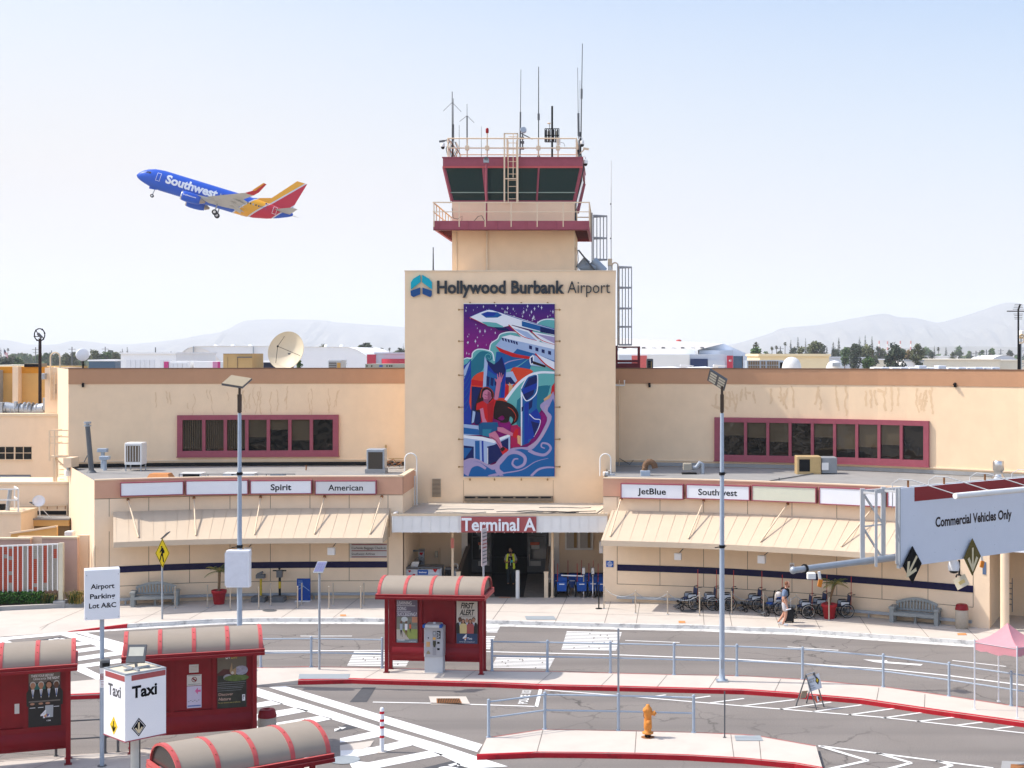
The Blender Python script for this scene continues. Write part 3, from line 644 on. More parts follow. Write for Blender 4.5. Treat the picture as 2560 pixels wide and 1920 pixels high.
mb=MB();mb.bar((S0-.07,DS-.12,zz(482,DS)),(S1+.07,DS-.12,zz(482,DS)),.04,.05,mat('green_tint_rail',(.25,.32,.25),.5));mb.build('guard_bar',glz)
RX0,RX1,RY0,RY1=S0-e-.05,S1+e+.05,DS-e-.05,DS+6.2+e+.05;zr=zz(392.4,72)
mb=MB();mb.box(RX0,RY0,zg1,RX1,RY1,zr,maroon);mb.box(RX0-.04,RY0-.04,zr-.05,RX1+.04,RY1+.04,zr,maroon);mb.box(RX0-.02,RY0-.03,zg1-.03,RX1+.02,RY0,zg1+.06,redfade);mb.build('cab_roof',tw_)
mb=MB();zt2,zm2=zz(346,72.3),zz(370,72.3);q0,q1,r0,r1=xx(1120,72.3),xx(1441,72.3),72.3,78.2
for z in(zt2,zm2):
 for a,b in(((q0,r0),(q1,r0)),((q1,r0),(q1,r1)),((q1,r1),(q0,r1)),((q0,r1),(q0,r0))):mb.tube([(*a,z),(*b,z)],.035,creamp,6)
for px in(1120,1168,1218,1268,1346,1395,1441):
 x=xx(px,72.3);mb.tube([(x,r0,zr),(x,r0,zt2)],.035,creamp,6)
 if px in(1218,1346,1168,1395):mb.box(x-.1,r0-.06,zm2-.11,x+.1,r0+.06,zm2+.11,creamp)
for y in(74.3,76.3,78.2):
 for x in(q0,q1):mb.tube([(x,y,zr),(x,y,zt2)],.03,creamp,6)
mb.build('roof_railing',tw_)
mb=MB();yl=71.75;zl=zz(334,71.75);z0l=zz(504,71.75)
for px in(1261,1294):mb.bar((xx(px,yl),yl,z0l),(xx(px,yl),yl,zl),.075,.07,creamp)
for px in(1270,1291):mb.tube([(xx(px,yl),yl+.12,z0l),(xx(px,yl),yl+.12,zz(350,yl))],.022,creamp,6)
mb.tube([(xx(1283,yl),yl-.05,zz(444,yl)),(xx(1283,yl),yl-.05,zz(334,yl))],.02,creamp,6)
mb.bar((xx(1260,yl),yl,zl),(xx(1295,yl),yl,zl),.07,.05,creamp);mb.bar((xx(1260,yl),yl-.03,zz(447,yl)),(xx(1296,yl),yl-.03,zz(447,yl)),.06,.05,creamp)
for i in range(15):z=z0l+.15+i*.31;mb.tube([(xx(1270,yl),yl+.12,z),(xx(1292,yl),yl+.12,z)],.018,creamp,6)if z<zl else None
for z in(z0l+.1,zg1+.3):mb.bar((xx(1261,yl),yl,z),(xx(1261,yl),DS-.1,z),.05,.05,creamp);mb.bar((xx(1294,yl),yl,z),(xx(1294,yl),DS-.1,z),.05,.05,creamp)
mb.build('ladder',tw_)
mb=MB()
for k in range(6):
 pts=[V((xx(1443+k*1.5,73),73+k*.08,zr+.5)),V((xx(1455+k*.8,72.6),72.6+k*.1,zz(420,72.6))),V((xx(1454-k,72.6),72.7+k*.1,zz(452,72.6))),V((xx(1441-k*.4,72.9),72.9+k*.1,zz(500,72.6))),V((xx(1437+k*.5,72.9),73+k*.1,zz(548,72.6)))]
 mb.tube(pts,.022+.01*(k%2),black if k%3 else greyd,6)
mb.build('cable_bundle',tw_)
mb=MB();y=DS-.06
mb.tube([(xx(1130,y),y,zz(520,y)),(xx(1134,y),y-.2,zz(546,y)),(xx(1146,y),y-.3,zz(549,y)),(xx(1157,y),y-.3,zz(541,y)),(xx(1156,y),y-.3,Bt+.02)],.014,black,5);mb.tube([(xx(1185,y),y-.4,Bt+.02),(xx(1197,y),y-.4,zz(543,y)),(xx(1206,y),y-.4,zz(541,y)),(xx(1215,y),y-.4,Bt+.02)],.014,black,5);mb.build('loose_cable',tw_)
def cage(name,px0,px1,y0,y1,d,label,hoops):
 t=thing(name,label,'ladder',(xx(px0,d),d,zz(y1,d)));mb=MB();gm=mat('weathered_zinc',(.34,.34,.35),.6,metal=.2,v=.05)
 for i in range(5):
  f=i/4;x=xx(px0+(px1-px0)*f,d);yy=d+.45*(1-math.cos(math.pi*f))*.5-.3;mb.bar((x,yy,zz(y1,d)),(x,yy,zz(y0,d)),.05,.02,gm)
 for y in hoops:
  z=zz(y,d);mb.bar((xx(px0,d),d-.3,z),(xx(px1,d),d+.1,z),.03,.09,gm);mb.bar((xx(px0,d),d+.5,z),(xx(px1,d),d+.1,z),.03,.09,gm)
 mb.build('cage',t);mb=MB()
 for s_ in(-.22,.22):mb.bar((xx(px0,d)-.08,d+.1+s_,zz(y1+14,d)),(xx(px0,d)-.08,d+.1+s_,zz(y0-6,d)),.05,.04,gm)
 z=zz(y1+10,d)
 while z<zz(y0,d):mb.tube([(xx(px0,d)-.08,d-.12,z),(xx(px0,d)-.08,d+.32,z)],.015,gm,5);z+=.3
 mb.build('ladder_rails',t);return t
cage('caged_ladder',1484,1517,538,650,75.,'grey caged ladder rising to the right end of the tower balcony',(540,595,649))
t=cage('caged_ladder',1548,1579,667,863,75.,'tall grey caged ladder on the right flank of the tower below the roof arch',(668,719,771,817,862))
mb=MB();x=xx(1530,75.);r_=.16;mb.tube([(x,75.1,ZT)]+[(x+r_-r_*math.cos(a*math.pi/6),75.1,zz(664,75)+r_*math.sin(a*math.pi/6))for a in range(7)]+[(x+2*r_,75.1,zz(863,75))],.035,creamp,6);mb.build('grab_rail',t)
for px0,px1,nm in((1012,1042,'pale hooped ladder top at the left foot of the tower'),(1500,1527,'pale hooped ladder top at the right foot of the tower')):
 t=thing('hooped_ladder',nm,'ladder',(xx((px0+px1)/2,68.5),68.5,4.05));mb=MB();a,b=xx(px0,68.5),xx(px1,68.5);c,r_=(a+b)/2,(b-a)/2;zc=zz(1148,68.5)
 mb.tube([(a,68.5,zz(1190,68.5))]+[(c-r_*math.cos(k*math.pi/8),68.5,zc+r_*math.sin(k*math.pi/8))for k in range(9)]+[(b,68.5,4.05)],.03,whitep,6)
 mb.build('rail',t)
 mb=MB();mb.tube([(b-.12,68.6,4.05),(b-.12,68.6,zz(1190,68.5))],.03,whitep,6)
 for i in range(6):mb.tube([(b-.12,68.6,4.2+i*.3),(b+.02,68.5,4.2+i*.3)],.012,whitep,5)
 mb.build('stile',t)
t=thing('airport_name_sign','dark raised lettering Hollywood Burbank Airport with teal and blue emblem','sign',(xx(1276,DT),DT-.05,zz(733,DT)));ff=Fr((0,DT-.001,0),(1,0,0));ltr=mat('dark_slate_letter',(.030,.036,.042),.45,v=.05)
mb=MB();mb.text('Hollywood Burbank',ff,xx(1093,DT),zz(733,DT),.60,ltr,w=xx(1411,DT)-xx(1093,DT),bold=.030,n=.03,al='L',dep=.07);mb.build('bold_lettering',t)
mb=MB();mb.text('Airport',ff,xx(1419,DT),zz(733,DT),.60,ltr,w=xx(1525,DT)-xx(1419,DT),bold=-.008,n=.03,al='L',dep=.06);mb.build('light_lettering',t)
teal=mat('emblem_teal',(.0,.36,.46),.35,v=.03);navy=mat('emblem_navy',(.01,.07,.22),.35,v=.03)
def emb(q,m,n):mb=MB();mb.prism([(xx(a,DT),zz(b,DT))for a,b in q],ff,.09,m,.02);mb.build(n,t)
emb([(1028,706),(1034,697),(1051,687),(1052,705),(1028,724)],teal,'emblem_petal');emb([(1056,687),(1073,697),(1080.5,706),(1080.5,724),(1056,706)],teal,'emblem_petal')
emb([(1027,727),(1051,719),(1051,736),(1034,743),(1028,739)],navy,'emblem_petal');emb([(1057,719),(1080,727),(1080,738),(1076,743),(1057,735)],navy,'emblem_petal')
mb=MB()
mb.box(xx(1080,DT),DT-.05,zz(1243,DT),xx(1103,DT),DT,zz(1196,DT),creamp)
for i in range(14):z=zz(1241,DT)+i*.063;mb.obox((xx(1091.5,DT),DT-.06,z+.02),(xx(1102,DT)-xx(1091.5,DT),0,0),(0,.02,.018),(0,-.003,.003),joint)
mb.build('wall_vent',label='louvred cream vent low on the tower wall left of the mural',cat='vent')
mb=MB();mb.box(xx(1161,DT),DT-.12,zz(1253,DT),xx(1383,DT),DT,zz(1240,DT),mat('weathered_timber',(.25,.19,.13),.9,v=.2,s=6))
for i in range(7):mb.box(xx(1163+i*31.5,DT),DT-.13,zz(1245,DT),xx(1189+i*31.5,DT),DT-.11,zz(1241,DT),black)
mb.build('vent_strip',label='weathered timber vent strip along the tower foot above the entrance roof',cat='vent')
DC=64.3;c0,c1=xx(979.6,DC),xx(1519,DC);zb_,zt_=zz(1331,DC),zz(1285,DC)
can=thing('entrance_canopy','flat pale canopy over the doors on two cream columns','canopy',((c0+c1)/2,66,.15))
mb=MB();mb.box(c0,DC,zb_,c1,DC+.15,zt_,whitep)
for i in range(24):x=c0+.05+i*(c1-c0-.1)/23;mb.box(x-.018,DC-.025,zb_-.02,x+.018,DC,zt_-.08,whitep)
mb.box(c0-.03,DC-.04,zt_-.08,c1+.03,DC+.2,zt_,creamp);mb.box(c0,DC+.15,zb_+.02,c0+.12,67.5,zt_,whitep);mb.box(c1-.12,DC+.15,zb_+.02,c1,66,zt_,whitep);mb.build('fascia',can)
mb=MB();fill(mb,[(c0+.12,DC+.2,3.97),(c1-.12,DC+.2,3.97),(c1+.15,DT+.02,4.0),(c0+.3,DT+.02,4.0)],roofl);mb.poly([(c0+.1,DC+.15,zb_+.1),(c1-.1,DC+.15,zb_+.1),(c1-.1,DT+1,zb_+.1),(c0+.1,DT+1,zb_+.1)],stucco2);mb.build('roof',can)
for px in(1131.5,1381):mb=MB();x=xx(px,65.6);mb.tube([(x,65.6,.15),(x,65.6,zb_+.1)],.06,creamp,12);mb.tube([(x,65.6,.15),(x,65.6,.2)],.1,creamp,12);mb.build('column',can)
mb=MB();x=xx(1131.5,65.6);mb.box(x-.07,65.5,zz(1395-25,65.6),x+.07,65.53,zz(1345,65.6),mat('red_white_notice',(.55,.18,.14),.5));mb.build('notice',label='narrow red notice on the left canopy column',cat='notice')
mb=MB();rn=random.Random(9)
for k in range(9):
 p=V((rn.uniform(c0+1,c1-1),rn.uniform(64.8,68.),4.015));pts=[p]
 for i in range(5):p=p+V((rn.uniform(.2,.9),rn.uniform(-.35,.35),0));pts.append(V((min(p.x,c1-.3),min(max(p.y,64.7),69),4.015)))
 mb.tube(pts,.016,black if k%2 else greyd,5)
mb.tube([(c0+.3,64.8,4.06),(c0+4,64.75,4.06),(c1-.5,64.9,4.06),(c1-.2,67,4.06)],.03,greyd,6);mb.build('roof_cabling',label='tangle of black cables lying on the entrance canopy roof',cat='cables')
mb=MB();s0,s1=xx(1153.3,DC),xx(1341,DC);fS=Fr((0,DC-.03,0),(1,0,0))
tsg=thing('terminal_sign','dusty red sign reading Terminal A over the entrance doors','sign',((s0+s1)/2,DC-.08,zz(1330,DC)))
mb.prism([(s0,zz(1330.5,DC)),(s1,zz(1330.5,DC)),(s1,zz(1291.5,DC)),(s0,zz(1291.5,DC))],fS,.05,mat('dusty_red_panel',(.36,.085,.085),.6,v=.05));mb.build('panel',tsg)
mb=MB();mb.text('Terminal A',fS,(s0+s1)/2,zz(1325.5,DC),.55,white,w=(s1-s0)*.985,bold=.022,n=.055,dep=.06);mb.build('lettering',tsg)
hall=thing('entrance_hall','shaded entrance recess with open dark doorway and side alcoves','building',(xx(1270,69),69,.15))
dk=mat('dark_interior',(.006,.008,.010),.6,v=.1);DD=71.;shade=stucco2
l0,l1,d0,d1,r1_=xx(1007,65.4)+.05,xx(1153,69),xx(1169,69),xx(1372,69),xx(1507,65)
mb=MB();mb.poly([(l0+.2,69,.1),(d0,69,.1),(d0,69,3.5),(l0+.2,69,3.5)],shade);mb.poly([(d1,69,.1),(r1_,69,.1),(r1_,69,3.5),(d1,69,3.5)],shade)
mb.poly([(l0,65.4,.1),(l0+.25,69,.1),(l0+.25,69,3.5),(l0,65.4,3.5)],shade);mb.poly([(d0,69,.1),(d0,DD,.1),(d0,DD,3.5),(d0,69,3.5)],dk);mb.poly([(d1,69,.1),(d1,DD,.1),(d1,DD,3.5),(d1,69,3.5)],dk);mb.build('wall',hall)
mb=MB();mb.box(d0-.28,68.9,.3,d0,69,3.45,whitep);mb.box(d1,68.9,.3,d1+.5,69,3.45,whitep);mb.build('door_jamb',hall)
mb=MB();zt=zz(1421,69);zb0=zz(1436,69);mb.box(l0+.3,68.95,zb0-.4,d0-.3,69,zt-.3,tileb);mb.box(d1+.5,68.95,zb0-.4+.15,r1_,69,zt-.3+.1,tileb);mb.build('tile_band',hall)
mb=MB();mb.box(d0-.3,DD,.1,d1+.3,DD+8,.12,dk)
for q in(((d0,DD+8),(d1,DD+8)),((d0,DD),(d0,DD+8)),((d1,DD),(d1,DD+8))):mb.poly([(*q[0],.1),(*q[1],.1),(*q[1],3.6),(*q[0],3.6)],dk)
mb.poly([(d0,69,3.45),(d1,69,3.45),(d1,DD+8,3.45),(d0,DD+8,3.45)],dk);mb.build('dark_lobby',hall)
sg=mat('door_glass',(.014,.015,.017),.06,v=0,spec=.5);paper=mat('paper_notice',(.62,.60,.56),.7,v=.05);orr=mat('orange_notice',(.65,.14,.06),.6)
for a,b in((1178,1229),(1318,1369)):
 mb=MB();fd=Fr((0,DD-.02,0),(1,0,0));xa,xb=xx(a,DD),xx(b,DD);zb2=zz(1430,DD);mb.rect(fd,xa,zb2,xb,3.4,sg,0);mb.box(xa,DD-.06,zb2,xb,DD-.03,zb2+.62,greyd)
 for x in(xa,xb-.07):mb.box(x,DD-.07,zb2,x+.07,DD-.03,3.4,greyd)
 mb.box(xa+.07,DD-.07,2.2,xb-.07,DD-.03,2.27,greyd);mb.box(xa,DD-.07,3.33,xb,DD-.03,3.4,greyd);dr=mb.build('door',hall)
 mb=MB();xc=(xa+xb)/2+(.1 if a<1200 else-.1);fd2=Fr((0,DD-.08,0),(1,0,0));mb.rect(fd2,xc-.25,zz(1362,DD),xc+.2,zz(1355,DD),orr,0);mb.rect(fd2,xc-.2,zz(1372,DD),xc+.2,zz(1362,DD),paper,0);mb.rect(fd2,xc-.25,zz(1414,DD),xc+.28,zz(1402,DD),paper,0);mb.build('notice',dr)
 mb=MB();xh=xb-.12 if a<1200 else xa+.12;mb.tube([(xh,DD-.12,zz(1414,DD)),(xh,DD-.12,zz(1384,DD))],.025,chrome,6);mb.build('handle',dr)
mb=MB();q=[gd(1224,1491.5,.15),gd(1309,1493,.15),V((xx(1319,DD),DD,.42)),V((xx(1230,DD),DD,.42))];q[0].z=q[1].z=.165;mb.poly(q,mat('black_entrance_mat',(.010,.010,.012),.9,v=.15,s=4));mb.build('entrance_mat',label='long black entrance mat running into the dark doorway',cat='mat')
mb=MB();rampm=mat('speckled_ramp_concrete',(.17,.15,.125),.9,v=.25,s=4);mb.poly([(d0-1,65.6,.154),(d1+1,65.6,.154),(d1+1,DD,.41),(d0-1,DD,.41)],rampm);mb.build('entrance_ramp',hall)
for px,sx in((1146,-1),(1365.5,1)):
 x=xx(px,65.6);t=thing('ramp_balustrade','sloping dark balustrade with pale end post %s of the doors'%('left' if sx<0 else 'right'),'balustrade',(x,65.6,.15));mb=MB();mb.box(x-.09,65.52,.15,x+.09,65.7,1.28,creamp);mb.box(x-.11,65.5,1.28,x+.11,65.72,1.33,creamp);mb.build('end_post',t)
 xe=xx(1170 if sx<0 else 1372,69);mb=MB();mb.bar((x,65.7,1.25),(xe,69.2,2.05),.16,.14,mat('brown_handrail',(.10,.075,.055),.6));mb.poly([(x,65.7,.2),(xe,69.2,.4),(xe,69.2,2.),(x,65.7,1.2)],mat('dark_balustrade_panel',(.05,.042,.035),.6));mb.build('rail',t)
 mb=MB();mb.tube([(x+sx*.3,65.6,1.0),(x-sx*.1,65.6,1.0)],.02,chrome,6);mb.build('latch_bar',t)
mb=MB();x=xx(1294.5,65.5);mb.tube([(x,65.4,.15),(x,65.4,zz(1427,65.4))],.09,whitep,14);mb.ball((x,65.4,zz(1427,65.4)),.09,whitep,12,(1,1,.4));mb.build('bollard',label='plain pale bollard standing in front of the black doorway',cat='bollard')
t=thing('alcove_window','white framed two-pane window with arched reflections over the parked chairs','window',(xx(1448,69),68.95,zz(1374,69)));mb=MB();fa=Fr((0,68.95,0),(1,0,0));xa,xb=xx(1413,69),xx(1483,69);za,zb3=zz(1374,69),3.4
for u0,v0,u1,v1 in((xa,za,xb,za+.07),(xa,zb3-.05,xb,zb3),(xa,za+.07,xa+.07,zb3-.05),(xb-.07,za+.07,xb,zb3-.05),((xa+xb)/2-.05,za+.07,(xa+xb)/2+.05,zb3-.05)):mb.prism([(u0,v0),(u1,v0),(u1,v1),(u0,v1)],fa,.06,whitep)
mb.build('frame',t);lace=mat('lace_curtain',(.42,.40,.38),.6,v=.12,s=10)
for a,b in((xa+.07,(xa+xb)/2-.05),((xa+xb)/2+.05,xb-.07)):mb=MB();mb.rect(fa,a,za+.07,b,zb3-.05,lace,.012);mb.rect(fa,b-.2,za+.1,b-.06,zb3-.05,mat('ochre_blind',(.28,.18,.06),.6),.016);mb.build('pane',t)
mb=MB();mb.box(xx(1498,66),66,zz(1383,66),xx(1507,66),66.3,zz(1354,66),white);mb.build('wall_cabinet',label='white cabinet on the right alcove side wall beside the window',cat='cabinet')
def wallbox(W,x0,x1,y0,y1,dep,m,name,label,cat,out=.0):
 f=W.frame((x0+x1)/2,y1,out);d=W.hit((x0+x1)/2)[0].y;hw,h_=(x1-x0)*d/F/2,(y1-y0)*d/F;mb=MB();mb.prism([(-hw,0),(hw,0),(hw,h_),(-hw,h_)],f,dep,m);return mb,f,hw,h_
G_='white boxes hanging under the awnings'
for W,a,b,c,d,lb in((FL,621,638,1360,1380,'small white box under the left awning behind the lamp post sign box'),(FL,830.5,848,1360,1378,'small white box under the left awning beside the baggage check-in sign'),(FR,1699,1715.5,1374,1390,'small white box under the right awning near the entrance'),(FR,1914,1932,1380,1399,'small white box under the right awning near the no smoking sign')):
 mb,f,hw,h_=wallbox(W,a,b,c,d,.25,white,'','','',1.0);f2=W.frame((a+b)/2,d);mb.bar(f.p(0,h_*.8,0),f2.p(0,h_*1.1,0),.03,.03,greyd);mb.build('hanging_box',label=lb,cat='speaker box',group=G_)
t=thing('baggage_sign','wide two-row sign with dark red stripes reading Curbside Baggage Check-in','sign',FL.pt(921,1394));mb,f,hw,h_=wallbox(FL,875,967,1359,1394,.05,mat('grey_sign_panel',(.50,.50,.49),.5),'','','');mb.build('panel',t);mb=MB();dr_=mat('dark_red_stripe',(.22,.03,.035),.5)
for y in(.02,h_-.06,h_/2-.02):mb.rect(f,-hw+.08,y,hw,y+.04,dr_,.054)
mb.build('stripe',t);mb=MB();mb.text('Curbside Baggage Check-in',f,-hw+.08,h_*.62,.105,mat('brown_ink',(.06,.05,.045)),w=hw*1.86,bold=.01,n=.056,al='L');mb.text('Southwest Airlines',f,-hw+.08,h_*.20,.105,mat('brown_ink',(.06,.05,.045)),w=hw*1.26,bold=.01,n=.056,al='L');mb.build('lettering',t)
blue=mat('bright_blue_panel',(.012,.085,.34),.4,v=.05)
t=thing('wall_plaque','small blue plaque on the cream wall right of the entrance alcove','sign',FR.pt(1524.5,1417));mb,f,hw,h_=wallbox(FR,1515.5,1534,1402,1417.5,.03,blue,'','','');mb.build('panel',t);mb=MB()
for i,(w_,y)in enumerate(((.08,.85),(.2,.65),(.27,.45),(.2,.28),(.16,.12))):mb.rect(f,-w_*.5,h_*y,w_*.5,h_*y+.02,white,.034)
mb.build('print_lines',t)
t=thing('no_smoking_sign','small white no smoking sign on the right front wall above the tile band','sign',FR.pt(1980,1427));mb,f,hw,h_=wallbox(FR,1974.5,1986,1407,1427.6,.02,white,'','','');mb.build('panel',t);mb=MB();rr=.075;mb.add([f.p(rr*k*math.cos(a*.314),h_*.66+rr*k*math.sin(a*.314),.024)for k in(1,.75)for a in range(20)],[(a,(a+1)%20,20+(a+1)%20,20+a)for a in range(20)],red);mb.rect(f,-.05,h_*.66-.012,.05,h_*.66+.012,blackp,.023)
for y in(.12,.22,.32):mb.rect(f,-hw*.7,h_*y,hw*.7,h_*y+.012,greyd,.024)
mb.build('symbol',t)
for W,px,lb in((WL,208,'small black wall light under the parapet at the left end of the upper storey'),(WR,1624,'small black wall light under the parapet just right of the tower'),(WR,2389,'small black wall light under the parapet above the right end of the window')):
 d=W.hit(px)[0].y;f=W.frame(px,968);mb=MB();mb.prism([(-.05,0),(.05,0),(.05,.2),(-.05,.2)],f,.12,black);mb.bar(f.p(0,.2,.05),f.p(0,.12,.2),.1,.05,black);mb.build('wall_light',label=lb,cat='wall light',group='black wall lights under the parapets')
mb=MB();mb.tube([WR.pt(1541,963,.3),WR.pt(1563,963,.3),WR.pt(1563,950,.3)],.04,whitep,8);mb.tube([WR.pt(1541,963,.0),WR.pt(1541,963,.3)],.04,whitep,8);mb.build('elbow_pipe',label='white elbow pipe sticking out beside the right edge of the tower',cat='pipe')
mb=MB();mb.tube([FL.pt(222,1371,.1),FL.pt(226,1363,.3),FL.pt(231,1380,.3),FL.pt(231,1480,.3)],.06,creamp,8);mb.build('corner_pipe',label='cream downpipe at the left corner of the low front',cat='pipe')
mb=MB();p=WR.pt(1549,1000,.12);mb.tube([(p.x,p.y,9.9),(p.x,p.y,ZR)],.02,creamp,6);mb.tube([(p.x,p.y,ZR+.4),WR.pt(1576,1160,.3),WR.pt(1584,1150,.1)],.015,black,5);mb.build('wall_conduit',label='thin conduit down the wall right of the tower',cat='conduit')
pc=thing('side_porch','cream side porch with column at the right end of the terminal','building',(xx(2520,58),58,.15));b=FR.P[-1]
mb=MB();mb.poly([(b.x+.6,b.y+3.5,.1),(b.x+9,b.y-.5,.1),(b.x+9,b.y-.5,4.8),(b.x+.6,b.y+3.5,4.8)],stucco2);mb.poly([(b.x,b.y,3.4),(b.x+9,b.y-5,3.4),(b.x+9,b.y-5,ZP),(b.x,b.y,ZP)],salmon);mb.poly([(b.x,b.y,3.4),(b.x+9,b.y-5,3.4),(b.x+9,b.y,3.4),(b.x+.6,b.y+4,3.4)],stucco2);mb.build('wall',pc)
mb=MB();x,y=xx(2512,57.8),57.8;mb.tube([(x,y,.15),(x,y,3.4)],.18,stucco2,16);mb.build('column',pc)
mb=MB();x,y=xx(2521,59.6),59.6
for i in range(5):mb.tube([(x,y,.9+i*.22),(x+.12,y-.15,.9+i*.22)],.02,greyd,6)
mb.tube([(x,y,.6),(x,y,2.)],.02,greyd,6);mb.tube([(x+.12,y-.15,.6),(x+.12,y-.15,2.)],.02,greyd,6);mb.build('rack',pc)
mb=MB();f=Fr((xx(2530,57.2),57.2,zz(1381,57)),(.87,-.49,0));mb.prism([(0,0),(2.4,0),(2.4,.62),(0,.62)],f,.08,white);mb.text('& Boarding',f,.35,.2,.17,grey,bold=.01,n=.084,al='L');mb.build('boarding_sign',label='white sign ending in Boarding half cut by the right picture edge',cat='sign')
mb=MB();x,y=gd(2556,1520,.15).x,56.;mb.tube([(x+.25,56,.15),(x+.25,56,1.3)],.09,whitep,12);mb.ball((x+.25,56,1.3),.09,whitep,10);mb.build('bollard',label='pale bollard at the right picture edge beside the side porch',cat='bollard')
mb=MB();f=FR.frame(2461,1436,.0);mb.prism([(-.07,0),(.07,0),(.07,.5),(-.07,.5)],f,.02,mat('blue_grey_notice',(.10,.15,.25),.5));mb.build('notice',label='small blue-grey notice at the right end of the front wall',cat='notice')
# == antennas and roof equipment
def whip(px,y0,y1,d,r,label,thick=None,lean=0.,m=None,arms=None,extra=None,name='antenna',g='antennas on the tower roof'):
 mb=MB();m=m or black;x=xx(px,d);L=lambda y:V((xx(px+lean*(y0-y)/(y0-y1),d),d,zz(y,d)))
 mb.tube([L(y0),L(y1)],[r,r*.6],m,6)
 if thick:mb.tube([L(thick[0]),L(thick[1])],thick[2],greyd,8)
 if arms:
  for ax,ay in arms[1:]:mb.tube([L(arms[0]),V((xx(ax,d),d+.2,zz(ay,d)))],.012,greyd,5)
 mb.ball(L(y0),r*3,greyd,8);return mb.build(name,label=label,cat='antenna',group=g)
D=72.6
whip(1130.5,396,229,D,.028,'black antenna with two drooping arms at the left corner of the tower roof',arms=(256,(1107,276),(1152,278)))
whip(1133.2,396,246,D,.022,'thin black antenna close beside the one with drooping arms',thick=(352,311,.045))
whip(1148,396,313,D,.014,'short thin antenna second from the left corner of the tower roof')
whip(1167.6,396,260,D,.018,'slim antenna with thick lower half left of the red beacon',thick=(370,290,.035),arms=(289,(1148,302),(1184,305)))
whip(1203.4,394,316,D,.012,'very thin short antenna just left of the red beacon')
whip(1300,392,174,D,.018,'tall leaning whip antenna beside the round floodlight',thick=(385,280,.04),lean=2.3)
whip(1346.5,392,167,D,.028,'tall straight black mast antenna in the right half of the tower roof',thick=(300,284,.06))
whip(1447,392,169,D,.016,'thin white-tipped whip just left of the tallest antenna',thick=(340,283,.05),lean=-3)
whip(1452,392,109,D,.026,'tallest antenna of the tower at the right corner of the roof',thick=(247,222,.05),lean=4)
whip(1450,392,201,D+.3,.012,'faint short whip behind the tallest antenna',thick=(392,330,.05))
whip(1083,679,618,71,.035,'short black antenna on the left edge of the lower tower block',g='antennas on the lower tower block')
mb=MB();d=75.;x=xx(1528,d);mb.tube([(x,d,zz(676,d)),(x,d,zz(402,d))],[.03,.012],whitep,6);mb.box(x-.18,d-.12,zz(664,d),x+.05,d+.1,zz(647,d),creamp)
for y in(510,596,651):mb.box(x-.06,d-.04,zz(y+1.5,d),x,d+.04,zz(y-1.5,d),black)
for i in range(3):mb.tube([(x-.14+i*.06,d,ZT+.05),(x-.14+i*.06,d,zz(662,d))],.02,greyd,5)
mb.build('antenna',label='tall white whip antenna standing behind the right edge of the lower tower block',cat='antenna')
t=thing('beacon','red beacon lamp on a cream post at the front of the tower roof','beacon',(xx(1218,D),D,zr));x=xx(1218,D);mb=MB();mb.tube([(x,D,zr),(x,D,zz(333,D))],.03,creamp,8);mb.build('post',t);mb=MB();mb.lathe([(.06,0),(.08,.05),(.08,.2),(.05,.26),(0,.27)],(x,D,zz(333,D)),mat('red_beacon_glass',(.30,.01,.012),.2),14);mb.build('lamp',t)
t=thing('round_floodlight','round black-faced floodlight on a jointed post on the tower roof','floodlight',(xx(1306,D),D,zr));x=xx(1306.5,D);A=Matrix.Rotation(R(90),3,'X')
mb=MB();mb.tube([(x,D,zz(372,D)),(x,D,zz(333,D))],.035,greyd,8)
for y in(371,345,356):mb.box(x-.08,D-.05,zz(y+3,D),x+.08,D+.05,zz(y-3,D),greyd)
mb.bar((x-.1,D,zz(333,D)),(x+.5,D,zz(348,D)),.04,.05,greyd);mb.build('post',t);mb=MB();c=(xx(1308.5,D),D+.1,zz(325,D));mb.lathe([(.06,-.25),(.15,-.05),(.16,.18),(.135,.19)],c,greyp,18,A);mb.lathe([(0,.17),(.135,.17)],c,black,18,A);mb.build('head',t)
t=thing('antenna_cage','square cage of small radio units on a black mast on the tower roof','antenna',(xx(1380,D),D+.4,zr));x=xx(1379.5,D);mb=MB();mb.tube([(x,D+.4,zr),(x,D+.4,zz(270,D)),(x,D+.4,zz(262,D))],.05,black,8);mb.build('mast',t);mb=MB();rn=random.Random(2);z0,z1=zz(354,D),zz(321,D)
for i in range(9):xa=xx(1362+i*4.4,D);mb.box(xa-.02,D+.1,z0,xa+.02,D+.14,z1,black)
for i in range(7):xa=xx(1363+i*4.8,D);mb.box(xa,D+.15+.3*(i%2),z0+.05,xa+.07,D+.25+.4*(i%2),z1-.05,mat('yellowed_unit',(.32,.25,.12),.6)if i%2 else greyd)
for z in(z0,(z0+z1)/2,z1):mb.bar((xx(1362,D),D+.12,z),(xx(1398,D),D+.12,z),.04,.04,black)
mb.build('cage',t);mb=MB();mb.box(xx(1391,D),D-.1,zz(362,D),xx(1401,D),D,zz(347,D),whitep);mb.tube([(xx(1400,D),D,zz(355,D)),(xx(1410,D),D,zz(358,D)),(xx(1412,D),D,zz(366,D))],.01,greyd,5);mb.build('junction_box',t)
mb=MB();mb.ball((xx(1372,D),D+.3,zz(306,D)),.07,creamp,10,(1.4,1,.6));mb.tube([(xx(1373,D),D+.3,z1),(xx(1373,D),D+.3,zz(306,D))],.015,greyd,5);mb.build('sensor',t)
